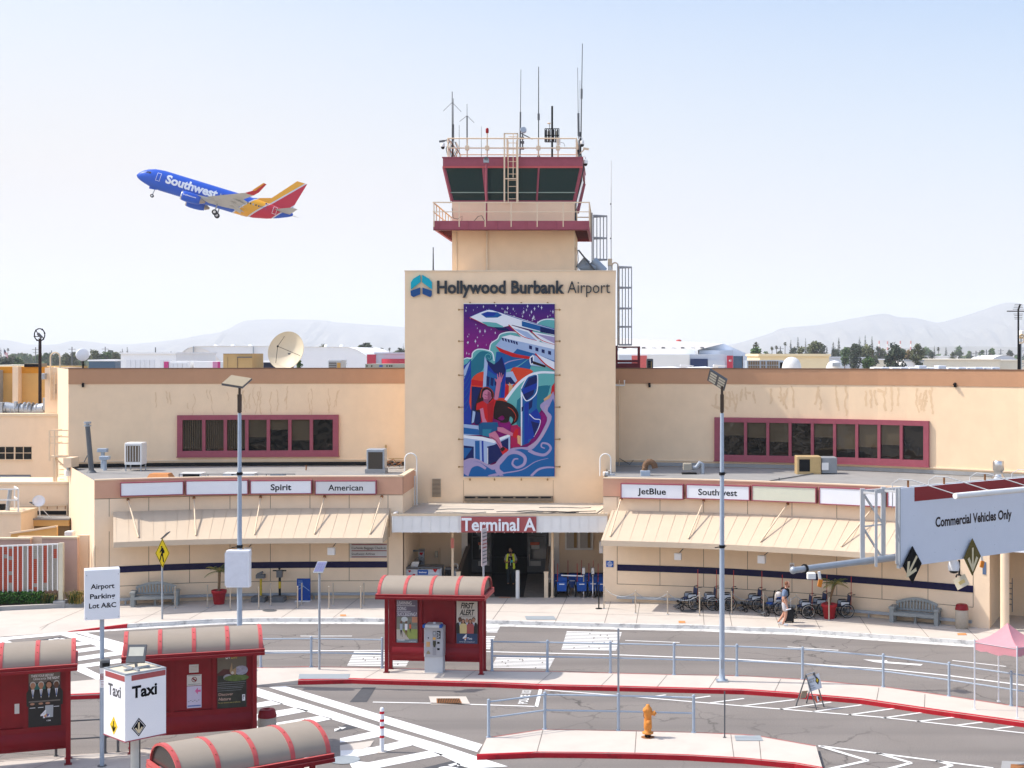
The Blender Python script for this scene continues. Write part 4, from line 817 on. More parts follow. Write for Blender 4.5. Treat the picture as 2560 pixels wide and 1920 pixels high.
def domecam(px,py,d,anchor,label,r=.11):
 t=thing('dome_camera',label,'security camera',at(px,py,d));c=at(px,py,d);mb=MB();a=V(anchor);top=c+V((0,0,.32));mb.tube([a,a.lerp(top,.5)+V((0,0,.12)),top,c+V((0,0,.2))],.025,whitep,6);mb.build('bracket',t);mb=MB();mb.lathe([(.02,.22),(r*.9,.16),(r,.04),(r,0)],c,whitep,14);mb.build('housing',t);mb=MB();mb.lathe([(r*.92,0),(r*.8,-.07),(r*.4,-.12),(0,-.13)],c,glassd,14);mb.build('lens',t)
domecam(1107,367,D,at(1120,358,D),'white dome camera hanging off the left corner of the tower roof railing')
domecam(1455.5,361,D,at(1445,352,D),'white dome camera at the right corner of the tower roof railing')
domecam(1464,409,72.2,at(1452,398,72.2),'lower white dome camera beside the right end of the red cab fascia')
mb=MB();mb.bar(at(1098,354,D),at(1112,352,D),.09,.09,greyd);mb.tube([at(1110,353,D),at(1119,349,D)],.03,greyd,6);mb.build('box_camera',label='small dark box camera pointing left from the tower roof corner',cat='security camera')
mb=MB();mb.bar(at(1458,371,D),at(1472,373,D),.1,.1,creamp);mb.tube([at(1460,374,D),at(1450,384,D)],.03,creamp,6);mb.build('box_camera',label='small cream box camera pointing right from the tower roof corner',cat='security camera')
t=thing('box_camera','grey camera on a red post in front of the tower cab windows','security camera',at(1216,500,71.4));mb=MB();x=xx(1216,71.4);mb.tube([(x,71.4,zz(552,71.4)),(x,71.4,zz(407,71.4))],.05,maroon,8);mb.build('post',t);mb=MB();mb.box(x-.14,71.3,zz(407,71.4),x+.12,71.5,zz(397,71.4),grey);mb.box(x-.08,71.2,zz(400,71.4),x+.08,71.3,zz(393,71.4),greyd);mb.build('housing',t)
mb=MB();rn=random.Random(4)
for i in range(6):a=at(1120+i*4,392,D+.4);mb.tube([a,at(1118+i*6+rn.uniform(-5,5),372,D+.4),at(1125+i*3,350+rn.uniform(0,20),D+.5)],.025,creamp if i%2 else greyd,5)
mb.build('antenna_bracket',label='cluster of cream bracket tubes at the left corner of the tower roof',cat='bracket')
mb=MB()
for a,b,r_ in(((1447,672),(1468,648),.2),((1452,668),(1490,668),.22),((1482,652),(1510,680),.24)):mb.tube([at(*a,74.5),at(*b,74.5)],r_,greyp,12)
mb.bar(at(1446,625,74.2),at(1486,675,74.2),.08,.08,greyd);mb.build('roof_duct',label='blue-grey ducts lying on the lower tower block beside the shaft',cat='duct')
mb=MB();mb.tube([at(1438,618,73.2),at(1441,622,73.2),at(1438,632,73.2)],.07,creamp,8);mb.tube([at(1444,625,73.2),at(1446,650,73.2),at(1441,668,73.2),at(1447,676,73.2)],.015,black,5);mb.build('shaft_fitting',label='cream fitting with black cable on the right side of the tower shaft',cat='fitting')
mb=MB();x0_,x1_=xx(1541,76),xx(1597,76);z0,z1=10.3,zz(866,76)
for x in(x0_,x1_):mb.bar((x,76,z0),(x,76,z1),.14,.14,maroon_d)
for z,h in((z1-.04,.08),(zz(903,76),.14),(zz(915,76),.3)):mb.bar((x0_,76,z),(x1_,76,z),.1,h,maroon_d)
mb.bar((x0_,77.5,z0),(x0_,77.5,z1),.14,.14,maroon_d);mb.bar((x0_,76,z1),(x0_,77.5,z1),.08,.08,maroon_d);mb.build('steel_guard',label='dark maroon steel guard frame on the roof at the right edge of the tower',cat='guard rail')
def on_roof(px,d):return(xx(px,d),d,10.2)
t=thing('satellite_dish','large cream satellite dish on the upper roof left of the tower','satellite dish',on_roof(716,82));c=at(716,877,82);r_=49*82/F;ax=V((-.30,-1,.30)).normalized();A=ax.to_track_quat('Z','Y').to_matrix();dish=mat('cream_dish',(.62,.54,.40),.5,v=.04,dirt=.1)
mb=MB();pr=[(r_*k/10,.42*(k/10)**2-.35)for k in range(1,11)];mb.lathe([(.001,-.35)]+pr+[(r_*1.01,.09),(r_*1.0,.04)]+[(r_*k/10,.42*(k/10)**2-.41)for k in range(9,0,-1)],c,dish,44,A);mb.build('reflector',t);mb=MB();tip=c+A@V((-.15,.05,.75))
for a in(0,2.2,4.3):mb.tube([c+A@V((r_*.82*math.cos(a-.3),r_*.82*math.sin(a-.3),-.05)),tip],.014,black,5)
mb.ball(tip,.06,black,8);mb.build('feed_arm',t);mb=MB();mb.tube([(c.x+.2,82.6,10.2),c+A@V((0,0,-.4))],.12,greyd,10);mb.build('mount',t)
t=thing('microwave_drum','white round drum antenna on a short post above the left end of the parapet','antenna',on_roof(209,78));c=at(206,887,78);A=V((.45,-1,0)).normalized().to_track_quat('Z','Y').to_matrix();mb=MB();mb.lathe([(.0,-.22),(.30,-.2),(.34,-.12),(.34,.12),(.30,.14),(.0,.17)],c,white,26,A);mb.build('drum',t);mb=MB();mb.tube([(c.x,78.1,10.2),(c.x,78.1,c.z-.2)],.05,black,8);mb.build('post',t)
yb=mat('ochre_enclosure',(.46,.32,.15),.7,v=.06,dirt=.15)
t=thing('roof_enclosure','ochre metal plant enclosure on the upper roof left of the big dish','plant enclosure',on_roof(594,81));mb=MB();d=81;mb.box(xx(558,d),d,10.2,xx(631,d),d+2.5,zz(884,d),yb);mb.box(xx(552,d),d+.5,10.2,xx(558,d),d+2,zz(891,d),yb);mb.box(xx(593.5,d),d-.04,10.2,xx(594.5,d),d,zz(893,d),joint);mb.box(xx(558,d),d-.04,zz(885,d),xx(631,d),d,zz(884,d),joint);mb.bar((xx(594,d),d-.1,zz(893,d)),(xx(631,d),d-.1,zz(893,d)),.05,.06,greyd);mb.box(xx(569,d),d-.02,10.3,xx(569.5,d),d,zz(892,d),joint);mb.build('body',t)
def roofunit(px0,px1,y,d,m,gm,label,rows=4):
 t=thing('roof_unit',label,'air conditioner',on_roof((px0+px1)/2,d));mb=MB();a,b,z1=xx(px0,d),xx(px1,d),zz(y,d);mb.bbox(a,d,10.2,b,d+1.2,z1,m,.03);mb.build('body',t);mb=MB()
 for i in range(rows):z=10.3+(z1-10.4)*i/rows;mb.box(a+.06,d-.03,z,a+(b-a)*.6,d-.004,z+(z1-10.4)/rows*.7,gm)
 mb.box(a+(b-a)*.65,d-.03,10.35,b-.08,d-.004,z1-.15,mat('ochre_panel',(.42,.26,.08),.7));mb.build('grille',t)
roofunit(820,855,900,80,grey,greyd,'small grey louvred roof unit with ochre panel between the dish and the tower')
roofunit(1617,1633,897,79,greyd,black,'narrow dark louvred roof unit just right of the maroon guard frame',7)
t=thing('roof_monitor','long grey rooftop monitor with brown gridded panes on the right upper roof','roof monitor',on_roof(1915,80));d=80;mb=MB();mb.box(xx(1868,d),d,10.2,xx(1960,d),d+1.5,zz(901,d),greyp);mb.build('frame',t);pn=mat('brown_pane',(.20,.15,.10),.3,v=.1)
for a,b in((1870,1899),(1902,1914),(1917,1946)):
 mb=MB();nn=5 if b-a>20 else 2
 for i in range(nn):
  for j in range(2):x=xx(a+(b-a)*i/nn+.8,d);mb.box(x,d-.03,zz(923-j*11,d),xx(a+(b-a)*(i+1)/nn-.4,d),d-.004,zz(914-j*11,d),pn)
 mb.build('pane',t)
mb=MB();mb.box(xx(1950,d),d-.03,10.3,xx(1957,d),d-.004,zz(906,d),black);mb.build('opening',t)
radm=mat('white_radome',(.70,.69,.66),.45,v=.03,dirt=.08)
for a,b,y,lb in((1957,2008,892,'tall white radome dome on the right upper roof'),(2068,2113,901,'low white radome dome with a square hatch on the right upper roof')):
 d=79.;c=((xx(a,d)+xx(b,d))/2,d+.6,10.2);hw=(b-a)*d/F/2;hh=zz(y,d)-10.2;mb=MB();mb.lathe([(hw,0),(hw*.985,hh*.25),(hw*.9,hh*.55),(hw*.7,hh*.8),(hw*.4,hh*.95),(0.001,hh)],c,radm,28)
 t=thing('radome',lb,'radome',c);mb.build('shell',t)
 if y>895:mb=MB();mb.box(c[0]-.2,d-hw*.93+.6-.05,10.55,c[0]+.22,d,10.75,grey);mb.build('hatch',t)
def lroof(px,py):d=F*(H-ZR)/(py-CY);return V((xx(px,d),d,ZR))
def acunit(x0,x1,y0,y1,dep,m,gm,label,legs=0.,base=False,slats=8,side=None):
 p=lroof((x0+x1)/2,y1);d=p.y;a,b=xx(x0,d),xx(x1,d);z1=zz(y0,d);t=thing('air_conditioner',label,'air conditioner',p)
 mb=MB();z0=ZR+legs;mb.bbox(a,d,z0,b,d+dep,z1,m,.03);mb.build('casing',t)
 mb=MB();w_=b-a;mb.box(a+.1*w_,d-.012,z0+.14,b-.1*w_,d-.002,z1-.14,gm)
 for i in range(slats):xk=a+.1*w_+.8*w_*(i+.5)/slats;mb.box(xk-.012,d-.03,z0+.16,xk+.012,d-.012,z1-.16,m)
 mb.build('grille',t)
 if legs:
  for xk in(a+.05,b-.05):
   for y in(d+.05,d+dep-.05):mb=MB();mb.bar((xk,y,ZR),(xk,y,z0),.05,.05,grey);mb.build('leg',t)
 if base:mb=MB();mb.box(a-.06,d-.08,ZR,b+.05,d+dep,ZR+.22,concg);mb.build('base',t)
 return t
acunit(311,354,1107,1178,.8,whitep,mat('brown_filter',(.16,.12,.08),.8),'white slatted cooler on thin legs at the left end of the left lower roof',legs=.32,slats=5)
acunit(916,961,1123,1184,.8,grey,mat('brown_coil',(.075,.06,.045),.8,v=.2,s=30),'grey cooler with brown coil on a concrete base beside the tower',base=True,slats=0)
t=acunit(1992,2053,1141,1186,.9,mat('stained_ochre_casing',(.48,.34,.17),.7,v=.15,s=4,dirt=.4),black,'rust-stained ochre air conditioner below the right upper window',slats=0)
p=lroof(2053,1186);mb=MB();d=p.y;mb.box(xx(2025,d),d-.02,ZR+.08,xx(2050,d),d-.002,zz(1143,d),mat('ochre_plain',(.52,.36,.16),.7,v=.1));mb.build('side_panel',t)
mb=MB();mb.bbox(xx(2055,d),d+.1,ZR+.05,xx(2094,d),d+1.,zz(1144,d),mat('grey_casing',(.27,.28,.285),.6,v=.08,dirt=.2),.03);mb.box(xx(2055,d),d+.06,ZR+.2,xx(2072,d),d+.1,ZR+.55,whitep);mb.build('air_handler',label='grey box of the air handler joined to the ochre air conditioner',cat='air conditioner')
mb=MB();a,b=lroof(222,1182),V(at(222,1057,74.5));d=a.y;mb.tube([(xx(229,d),d,ZR),(xx(219,d),d,zz(1066,d))],[.13,.115],greyd,12);mb.tube([(xx(219,d),d,zz(1066,d)),(xx(219,d),d,zz(1062,d))],.17,grey,12);mb.tube([(xx(219,d),d,zz(1059,d)),(xx(219,d),d,zz(1054,d))],.17,grey,12);mb.box(xx(216,d),d-.1,zz(1062,d),xx(222,d),d+.1,zz(1059,d),grey);mb.tube([(xx(203,d),d+.4,ZR+.5),(xx(223,d),d,zz(1130,d))],.025,greyd,6);mb.tube([(xx(229,d),d,ZR),(xx(229,d),d,ZR+.12)],[.25,.15],greyd,12);mb.build('vent_pipe',label='tall leaning dark vent pipe at the left end of the left lower roof',cat='vent pipe')
for px,y0,y1,lb in((257,1121,1172,'taller grey T-shaped vent beside the leaning pipe'),(262,1140,1176,'shorter grey T-shaped vent in front of the taller one')):
 p=lroof(px,y1);d=p.y;mb=MB();mb.tube([p,(p.x,d,zz(y0,d)-.1)],.1,greyp,10);mb.bbox(xx(px-12,d),d-.15,zz(y0+9,d),xx(px+12,d),d+.15,zz(y0,d),greyp,.02);mb.build('roof_vent',label=lb,cat='roof vent')
p=lroof(1612,1189);d=p.y;mb=MB();mb.tube([p+V((-.05,0,0)),p+V((0,0,.35))]+[V((p.x+.24-.24*math.cos(a*.35),d,ZR+.35+.3*math.sin(a*.35)))for a in range(10)],.14,mat('rusted_duct',(.16,.09,.05),.7,v=.3,s=6),12);mb.bbox(p.x-.2,d-.25,ZR,p.x+.25,d+.2,ZR+.25,greyp,.02);mb.build('gooseneck_vent',label='rusty curved gooseneck vent on the shaded right lower roof',cat='roof vent')
p=lroof(1730,1186);d=p.y;t=thing('roof_blower','blower fan with curved pipe on the shaded right lower roof','blower',p);mb=MB();mb.bbox(xx(1708,d),d,ZR+.2,xx(1730,d),d+.5,zz(1159,d),mat('beige_motor',(.33,.30,.24),.6),.03);mb.box(xx(1705,d),d-.05,ZR,xx(1742,d),d+.5,ZR+.06,black);mb.build('motor',t);mb=MB();mb.tube([(xx(1732,d),d+.2,ZR+.3),(xx(1742,d),d+.2,ZR+.32),(xx(1750,d),d+.2,ZR+.55),(xx(1757,d),d+.2,ZR+.5),(xx(1757,d),d+.2,ZR)],.1,grey,10);mb.build('pipe',t)
p=lroof(2496,1200);d=p.y;mb=MB();mb.lathe([(.32,0),(.34,.06),(.2,.2),(.2,.42),(.25,.44),(.25,.85),(.22,.88)],p,chrome,22);mb.build('roof_ventilator',label='shiny metal ventilator at the right end of the right lower roof behind the gantry sign',cat='roof vent')
p=lroof(391,1196);d=65.3;mb=MB();mb.add([(xx(362,d),d,ZR),(xx(424,d),d,ZR),(xx(424,d),d+1,ZR),(xx(362,d),d+1,ZR),(xx(370,d),d+.2,ZR+.3),(xx(416,d),d+.2,ZR+.3),(xx(416,d),d+.8,ZR+.3),(xx(370,d),d+.8,ZR+.3)],[(0,1,5,4),(1,2,6,5),(2,3,7,6),(3,0,4,7),(4,5,6,7)],mat('orange_flashing',(.58,.24,.085),.7,v=.1));mb.build('roof_curb',label='orange hipped roof curb just behind the left salmon band',cat='roof curb')
for a,b,lb in((449,503,'low white-topped skylight box left of the lamp post on the left roof'),(557,635,'long low white skylight box behind the lamp post on the left roof')):
 d=66.4;mb=MB();mb.box(xx(a,d),d,ZR,xx(b,d),d+.8,ZR+.24,whitep);mb.box(xx(a+8,d),d-.02,ZR+.04,xx(b-4,d),d,ZR+.19,black if a<500 else whitep);mb.build('skylight_box',label=lb,cat='skylight')
mb=MB();d=65.9;mb.tube([(xx(448,d),d,ZR+.25),(xx(738,d),d,ZR+.25),(xx(738,d),d,ZR)],.018,greyd,5)
for px in(448,520,595,666):mb.tube([(xx(px,d),d,ZR),(xx(px,d),d,ZR+.25)],.018,greyd,5)
mb.build('roof_pipe',label='thin dark pipe run along the front of the left lower roof',cat='pipe');mb=MB();mb.box(xx(674,d),d+.1,ZR,xx(709,d),d+.5,ZR+.22,greyp);mb.build('roof_box',label='small grey box on the left lower roof above the Spirit sign',cat='box')
mb=MB();p=lroof(765,1176);mb.tube([p,p+V((.02,0,.26))],.03,rust,6);mb.build('vent_stub',label='short rusty vent stub on the left lower roof',cat='vent pipe')
mb=MB();d=73.9;rn=random.Random(8)
mb.box(xx(963,d),d-.1,zz(1140,d),xx(967,d),d,zz(1112,d),yb)
for i in range(5):mb.tube([(xx(962,72),72,ZR+.3),(xx(972+i*3,72.5),72.5,ZR+.05+.1*i),(xx(990+rn.uniform(-6,10),72),72,ZR+rn.uniform(.05,.35)),(xx(1005,73),73,ZR+.1+.05*i)],.022,greyd if i%2 else rust,5)
mb.tube([(xx(972,d),d-.05,zz(1146,d)),(xx(1009,d),d-.05,zz(1146,d))],.02,yb,5);mb.build('conduit_tangle',label='tangle of conduits on the left lower roof between the cooler and the tower',cat='conduit')
mb=MB();a,b=lroof(1925,1204),lroof(2045,1184);mb.tube([a+V((0,0,.04)),b+V((0,0,.04))],.025,greyd,5);mb.tube([lroof(1948,1201),lroof(1948,1201)+V((0,0,.12))],.03,greyd,5);mb.build('roof_pipe',label='thin dark pipe slanting across the sunlit right lower roof',cat='pipe')
mb=MB();d=68;mb.bbox(xx(1507,d),d,ZR,xx(1521,d),d+.3,zz(1180,d),whitep,.02);mb.bbox(xx(1521.5,d),d+.05,ZR,xx(1537,d),d+.3,zz(1185,d),grey,.02);mb.build('junction_box',label='pale junction boxes beside the hooped ladder at the right foot of the tower',cat='junction box')
# == shelters
def shelter_parts(t,skip_front=False):
 L_,hx,yf,yr,ze=1.85,1.67,-.30,.30,2.75;tan_roof=mat('smoked_tan_roof_sheet',(.33,.275,.215),.45,v=.05,s=2,dirt=.12);smoke=mat('smoked_end_panel',(.05,.042,.038),.15,v=.05)
 arc=[(-.84*math.cos(math.pi*k/14),ze+.08+.50*math.sin(math.pi*k/14))for k in range(15)]
 mb=MB();P=arc;Q=[(y,z-.015)for y,z in P]
 pts=[(x,y,z)for x in(-L_+.04,L_-.04)for y,z in P];mb.add(pts,[(k,k+1,16+k,15+k)for k in range(14)],tan_roof,True)
 for s_ in(-1,1):
  x=s_*(L_-.04);mb.poly([(x,y,z-.01)for y,z in P],smoke)
 roof=mb.build('roof',t,True)
 mb=MB()
 for k in range(5):
  x=-L_+.04+(2*L_-.08)*k/4;pr=[(x,y*1.012,z+.012)for y,z in arc];w_=.055
  mb.add([(x+a,p[1],p[2])for a in(-w_,w_)for p in pr],[(i,i+1,16+i,15+i)for i in range(14)],redfade,True);mb.add([(x+a,p[1],p[2]-.05*j)for a in(-w_,w_)for j in(0,1)for p in pr],[(b_+i,b_+i+1,b_+16+i,b_+15+i)for b_ in(0,30)for i in range(14)],redfade)
  for i in(3,5,9):mb.ball((x,arc[i][0]*1.012,arc[i][1]+.02),.013,rust,6)
 mb.build('rib',roof,True)
 mb=MB()
 for z,o in((ze-.05,.94),(ze+.04,.91)):
  hgt=.075
  for y in(-o,o):mb.bar((-L_-.06,y,z),(L_+.06,y,z),.07,hgt,red);mb.box(-L_-.06,y-.036,z+hgt/2,L_+.06,y+.036,z+hgt/2+.006,redfade)
  for x in(-L_-.03,L_+.03):mb.bar((x,-o,z),(x,o,z),.07,hgt,redfade)
 mb.build('eave',t,True)
 for x in(-hx,hx):
  for y in(yf,yr):
   mb=MB();mb.box(x-.06,y-.05,0,x+.06,y+.05,ze-.06,red);mb.box(x-.1,y-.09,0,x+.1,y+.09,.02,maroon_d);mb.build('post',t,True)
 mb=MB();mb.box(-hx+.06,yr-.02,.95,hx-.06,yr+.02,ze-.08,red)
 for x in(-hx+.12,-.58,.58,hx-.12):mb.box(x-.06,yr-.07,.84,x+.06,yr-.02,ze-.08,red)
 mb.box(-hx+.06,yr-.08,.80,hx-.06,yr-.02,.95,red);mb.box(-hx+.06,yr-.06,2.5,hx-.06,yr-.02,2.6,red);mb.build('back_panel',t,True)
 mb=MB();k=6;pr=[(yr-.08-.08*math.sin(math.pi*i/k),.36+.44*i/k)for i in range(k+1)];mb.add([(x,y,z)for x in(-hx+.06,hx-.06)for y,z in pr],[(i,i+1,k+2+i,k+1+i)for i in range(k)],red,True);mb.box(-hx+.06,yr-.09,.31,hx-.06,yr-.02,.36,red);mb.build('skirt_panel',t,True)
shel_g='red bus shelters with arched tan roofs'
SH=[(V((-6.24,50.37,.15)),-5,'red shelter with arched tan roof on the middle island behind the ticket machine'),(V((-11.94,40.9,.13)),17,'red shelter behind the taxi sign with zoo poster in its right bay'),(V((-16.49,38.8,.13)),20,'red shelter at the left picture edge with a poster of four people in suits'),(V((-7.82,30.2,0)),36,'red shelter nearest the camera seen mostly as its arched tan roof')]
SF=[]
for i,(l,a,lb)in enumerate(SH):
 t=thing('bus_shelter',lb,'bus shelter',l,R(a),shel_g)
 if i==0:shelter_parts(t);first=t
 else:
  for ch in list(first.children):
   if ch.name.startswith(('poster','notice')):continue
   c=ch.copy();C.objects.link(c);c.parent=t
   for g in ch.children:q=g.copy();C.objects.link(q);q.parent=c
 SF.append(t)
SF[3].scale=(.88,1,1)
def pframe(px,w_,zt,zb):return Fr((px,.30-.072,zb),(1,0,0))
skin=mat('poster_skin',(.45,.24,.15),.7,v=.05);suit=mat('poster_suit',(.035,.033,.03),.6,v=.1);hairm=mat('poster_hair',(.05,.03,.02),.7);hairg=mat('poster_grey_hair',(.55,.53,.5),.7)
skin2=mat('poster_dark_skin',(.16,.08,.05),.7,v=.05);yeld=mat('poster_yellow_dress',(.68,.55,.25),.7,v=.05);redd=mat('poster_rose_dress',(.40,.10,.09),.7,v=.05)
def oval(cx,cyy,rx,ry,n=14):return[(cx+rx*math.cos(6.2832*k/n),cyy+ry*math.sin(6.2832*k/n))for k in range(n)]
def bust(mb,f,x,y0,hgt,sk,hr,top,shirt=None,n=.012,bald=False,long=False):
 """a printed standing figure, y0 waist line, hgt to the crown"""
 r=hgt*.115;yh=y0+hgt-r*1.25
 if long:mb.flat(oval(x,yh-r*.5,r*1.25,r*1.9),f,hr,n)
 mb.flat([(x-hgt*.24,y0),(x+hgt*.24,y0),(x+hgt*.25,y0+hgt*.55),(x+hgt*.17,y0+hgt*.68),(x-hgt*.17,y0+hgt*.68),(x-hgt*.25,y0+hgt*.55)],f,top,n+.001)
 if shirt:mb.flat([(x-hgt*.06,y0+hgt*.69),(x+hgt*.06,y0+hgt*.69),(x,y0+hgt*.3)],f,shirt,n+.002);mb.flat([(x-.008,y0+hgt*.66),(x+.008,y0+hgt*.66),(x+.012,y0+hgt*.4),(x-.012,y0+hgt*.4)],f,blue,n+.003)
 mb.flat([(x-r*.4,yh-r*1.5),(x+r*.4,yh-r*1.5),(x+r*.4,yh-r*.4),(x-r*.4,yh-r*.4)],f,sk,n+.003);mb.flat(oval(x,yh+r*.25,r*1.02,r*1.15),f,hr,n+.003);mb.flat(oval(x,yh-r*.12,r*.85,r*1.08),f,sk,n+.004)
def poster(t,x0,x1,z0,z1,paint,name='poster'):
 mb=MB();f=Fr((x0,.30-.072,z0),(1,0,0));mb.box(x0-.03,.30-.07,z0-.03,x1+.03,.30-.04,z1+.03,maroon_d);f.o.y=.30-.074;paint(mb,f,x1-x0,z1-z0);return mb.build(name,t,True)
def p_learn(mb,f,w,h):
 gm=mat('poster_lawn',(.30,.36,.10),.7,v=.15,s=5);mb.rect(f,0,0,w,h,mat('poster_campus',(.20,.21,.17),.7,v=.3,s=9),0);mb.rect(f,0,h*.62,w,h,mat('poster_slate',(.16,.145,.19),.7,v=.05),.002);mb.rect(f,0,h*.12,w,h*.34,gm,.002);mb.flat([(0,h*.1),(w*.62,h*.1),(w*.25,h*.33),(0,h*.33)],f,mat('poster_path',(.50,.46,.40),.7),.003);mb.rect(f,0,0,w,h*.11,mat('poster_bluegrey',(.20,.25,.27),.7),.003);mb.rect(f,w*.74,h*.49,w,h*.62,mat('poster_brick',(.50,.24,.14),.7),.003);mb.flat(oval(w*.38,h*.56,w*.16,h*.06),f,mat('poster_sky',(.55,.60,.60),.7),.0035)
 for i,(tx,ww)in enumerate((('LEARNING',.68),('DOING',.42),('SUCCEEDING',.86))):mb.text(tx,f,w*.04,h*(.895-i*.127),h*.075,white,w=w*ww,n=.005,al='L')
 mb.rect(f,0,h*.865,w*.9,h*.873,white,.004);mb.rect(f,0,h*.738,w*.68,h*.746,white,.004);mb.text('?',f,w*.95,h*.645,h*.075,white,n=.005)
 for x,c1,c2 in((.22,greyp,suit),(.46,white,skin2),(.66,orr,suit)):
  s_=1 if x<.6 else .65;b=h*(.16 if s_==1 else .25);mb.flat([(w*x-.03*s_,b),(w*x-.005,b+.2*s_),(w*x+.03*s_,b),(w*x+.045*s_,b),(w*x+.03*s_,b+.28*s_),(w*x-.035*s_,b+.28*s_)],f,c2,.005);mb.flat([(w*x-.045*s_,b+.24*s_),(w*x+.045*s_,b+.24*s_),(w*x+.05*s_,b+.46*s_),(w*x-.05*s_,b+.46*s_)],f,c1,.006);mb.flat(oval(w*x,b+.52*s_,.035*s_,.045*s_),f,skin2,.007)
 mb.text('WOODBURY',f,w*.04,h*.075,h*.03,white,w=w*.36,bold=.02,n=.006,al='L');mb.text('woodbury.edu',f,w*.58,h*.05,h*.02,white,w=w*.34,n=.006,al='L')
def p_alert(mb,f,w,h):
 mb.rect(f,0,0,w,h,mat('poster_cream',(.60,.56,.48),.7,v=.04),0);mb.rect(f,0,0,w,h*.275,mat('poster_navy',(.045,.07,.13),.6,v=.15,s=3),.002)
 mb.text('FIRST',f,w*.5,h*.845,h*.125,suit,w=w*.60,bold=.03,n=.004,sh=.18);mb.text('ALERT',f,w*.48,h*.69,h*.125,suit,w=w*.68,bold=.03,n=.004,sh=.18);mb.text('YOUR NBC4 WEATHER TEAM',f,w*.5,h*.645,h*.022,suit,w=w*.76,n=.004)
 for x,sk,hr,tp,sh_,lg,hh in((.16,skin2,hairm,suit,white,False,.55),(.82,skin,hairm,suit,white,False,.55),(.5,skin,hairg,suit,white,False,.54),(.32,skin,hairm,yeld,None,True,.50),(.66,skin,hairm,redd,None,True,.50)):bust(mb,f,w*x,h*.275,h*hh*.66,sk,hr,tp,sh_,.004+x*.0001+(.006 if lg else 0),long=lg)
 mb.text('4',f,w*.38,h*.13,h*.12,white,bold=.05,n=.016,sh=.15);mb.text('You',f,w*.62,h*.14,h*.05,white,bold=.02,n=.006)
 for i,c in enumerate((orr,yeld,redd,blue)):a=2.5-i*.6;mb.flat(oval(w*.46+.05*math.cos(a),h*.14+.05*math.sin(a),.02,.03,8),f,c,.017)
 mb.text('NAMED BEST CHANNEL BY',f,w*.5,h*.075,h*.02,white,w=w*.74,n=.005)
def p_four(mb,f,w,h):
 mb.rect(f,0,0,w,h,mat('poster_night',(.055,.06,.065),.5,v=.4,s=3),0);mb.rect(f,0,h*.80,w,h,mat('poster_taupe',(.17,.15,.13),.6,v=.1),.002)
 for x,c in((.3,.2),(.6,.1)):mb.flat(oval(w*x,h*.70,w*.16,h*.08),f,mat('poster_teal_glow',(.05,.16,.15),.6,v=.2),.0025)
 mb.text('THESE FOUR BEFORE',f,w*.42,h*.905,h*.045,white,w=w*.72,bold=.02,n=.004,sh=.15);mb.text('TURNING IN FOR',f,w*.34,h*.85,h*.035,white,w=w*.42,bold=.01,n=.004,sh=.15);mb.text('THE NIGHT',f,w*.77,h*.85,h*.045,white,w=w*.40,bold=.03,n=.004,sh=.15)
 for x,sk,hr,tp,lg in((.13,skin,hairg,suit,0),(.88,skin2,hairg,suit,0),(.39,skin,hairg,suit,0),(.64,skin,hairm,suit,1)):mb.flat([(w*x-w*.14,0),(w*x+w*.14,0),(w*x+w*.14,h*.5),(w*x-w*.14,h*.5)],f,suit,.004+x*.0005);bust(mb,f,w*x,h*.38,h*.44,sk,hr,tp,white,.006+x*.001,long=bool(lg))
 mb.flat([(w*.53,h*.16),(w*.77,h*.16),(w*.78,h*.38),(w*.52,h*.38)],f,mat('poster_skirt',(.42,.45,.47),.6),.014)
 for x in(.15,.42,.64):mb.flat(oval(w*x-.03,h*.42,.06,.03),f,skin,.0145)
 for x in(.12,.38,.88):mb.rect(f,w*x-.07,h*.345,w*x+.07,h*.355,white,.015)
 mb.text('4',f,w*.45,h*.16,h*.13,white,bold=.05,n=.016,sh=.15)
 for i,c in enumerate((orr,yeld,redd,blue,white)):a=2.7-i*.55;mb.flat(oval(w*.58+.055*math.cos(a),h*.17+.055*math.sin(a),.022,.035,8),f,c,.018)
 mb.text('11PM',f,w*.63,h*.09,h*.024,white,bold=.02,n=.016);mb.rect(f,0,h*.45,w,h*.475,mat('poster_taupe',(.17,.15,.13)),.0165)
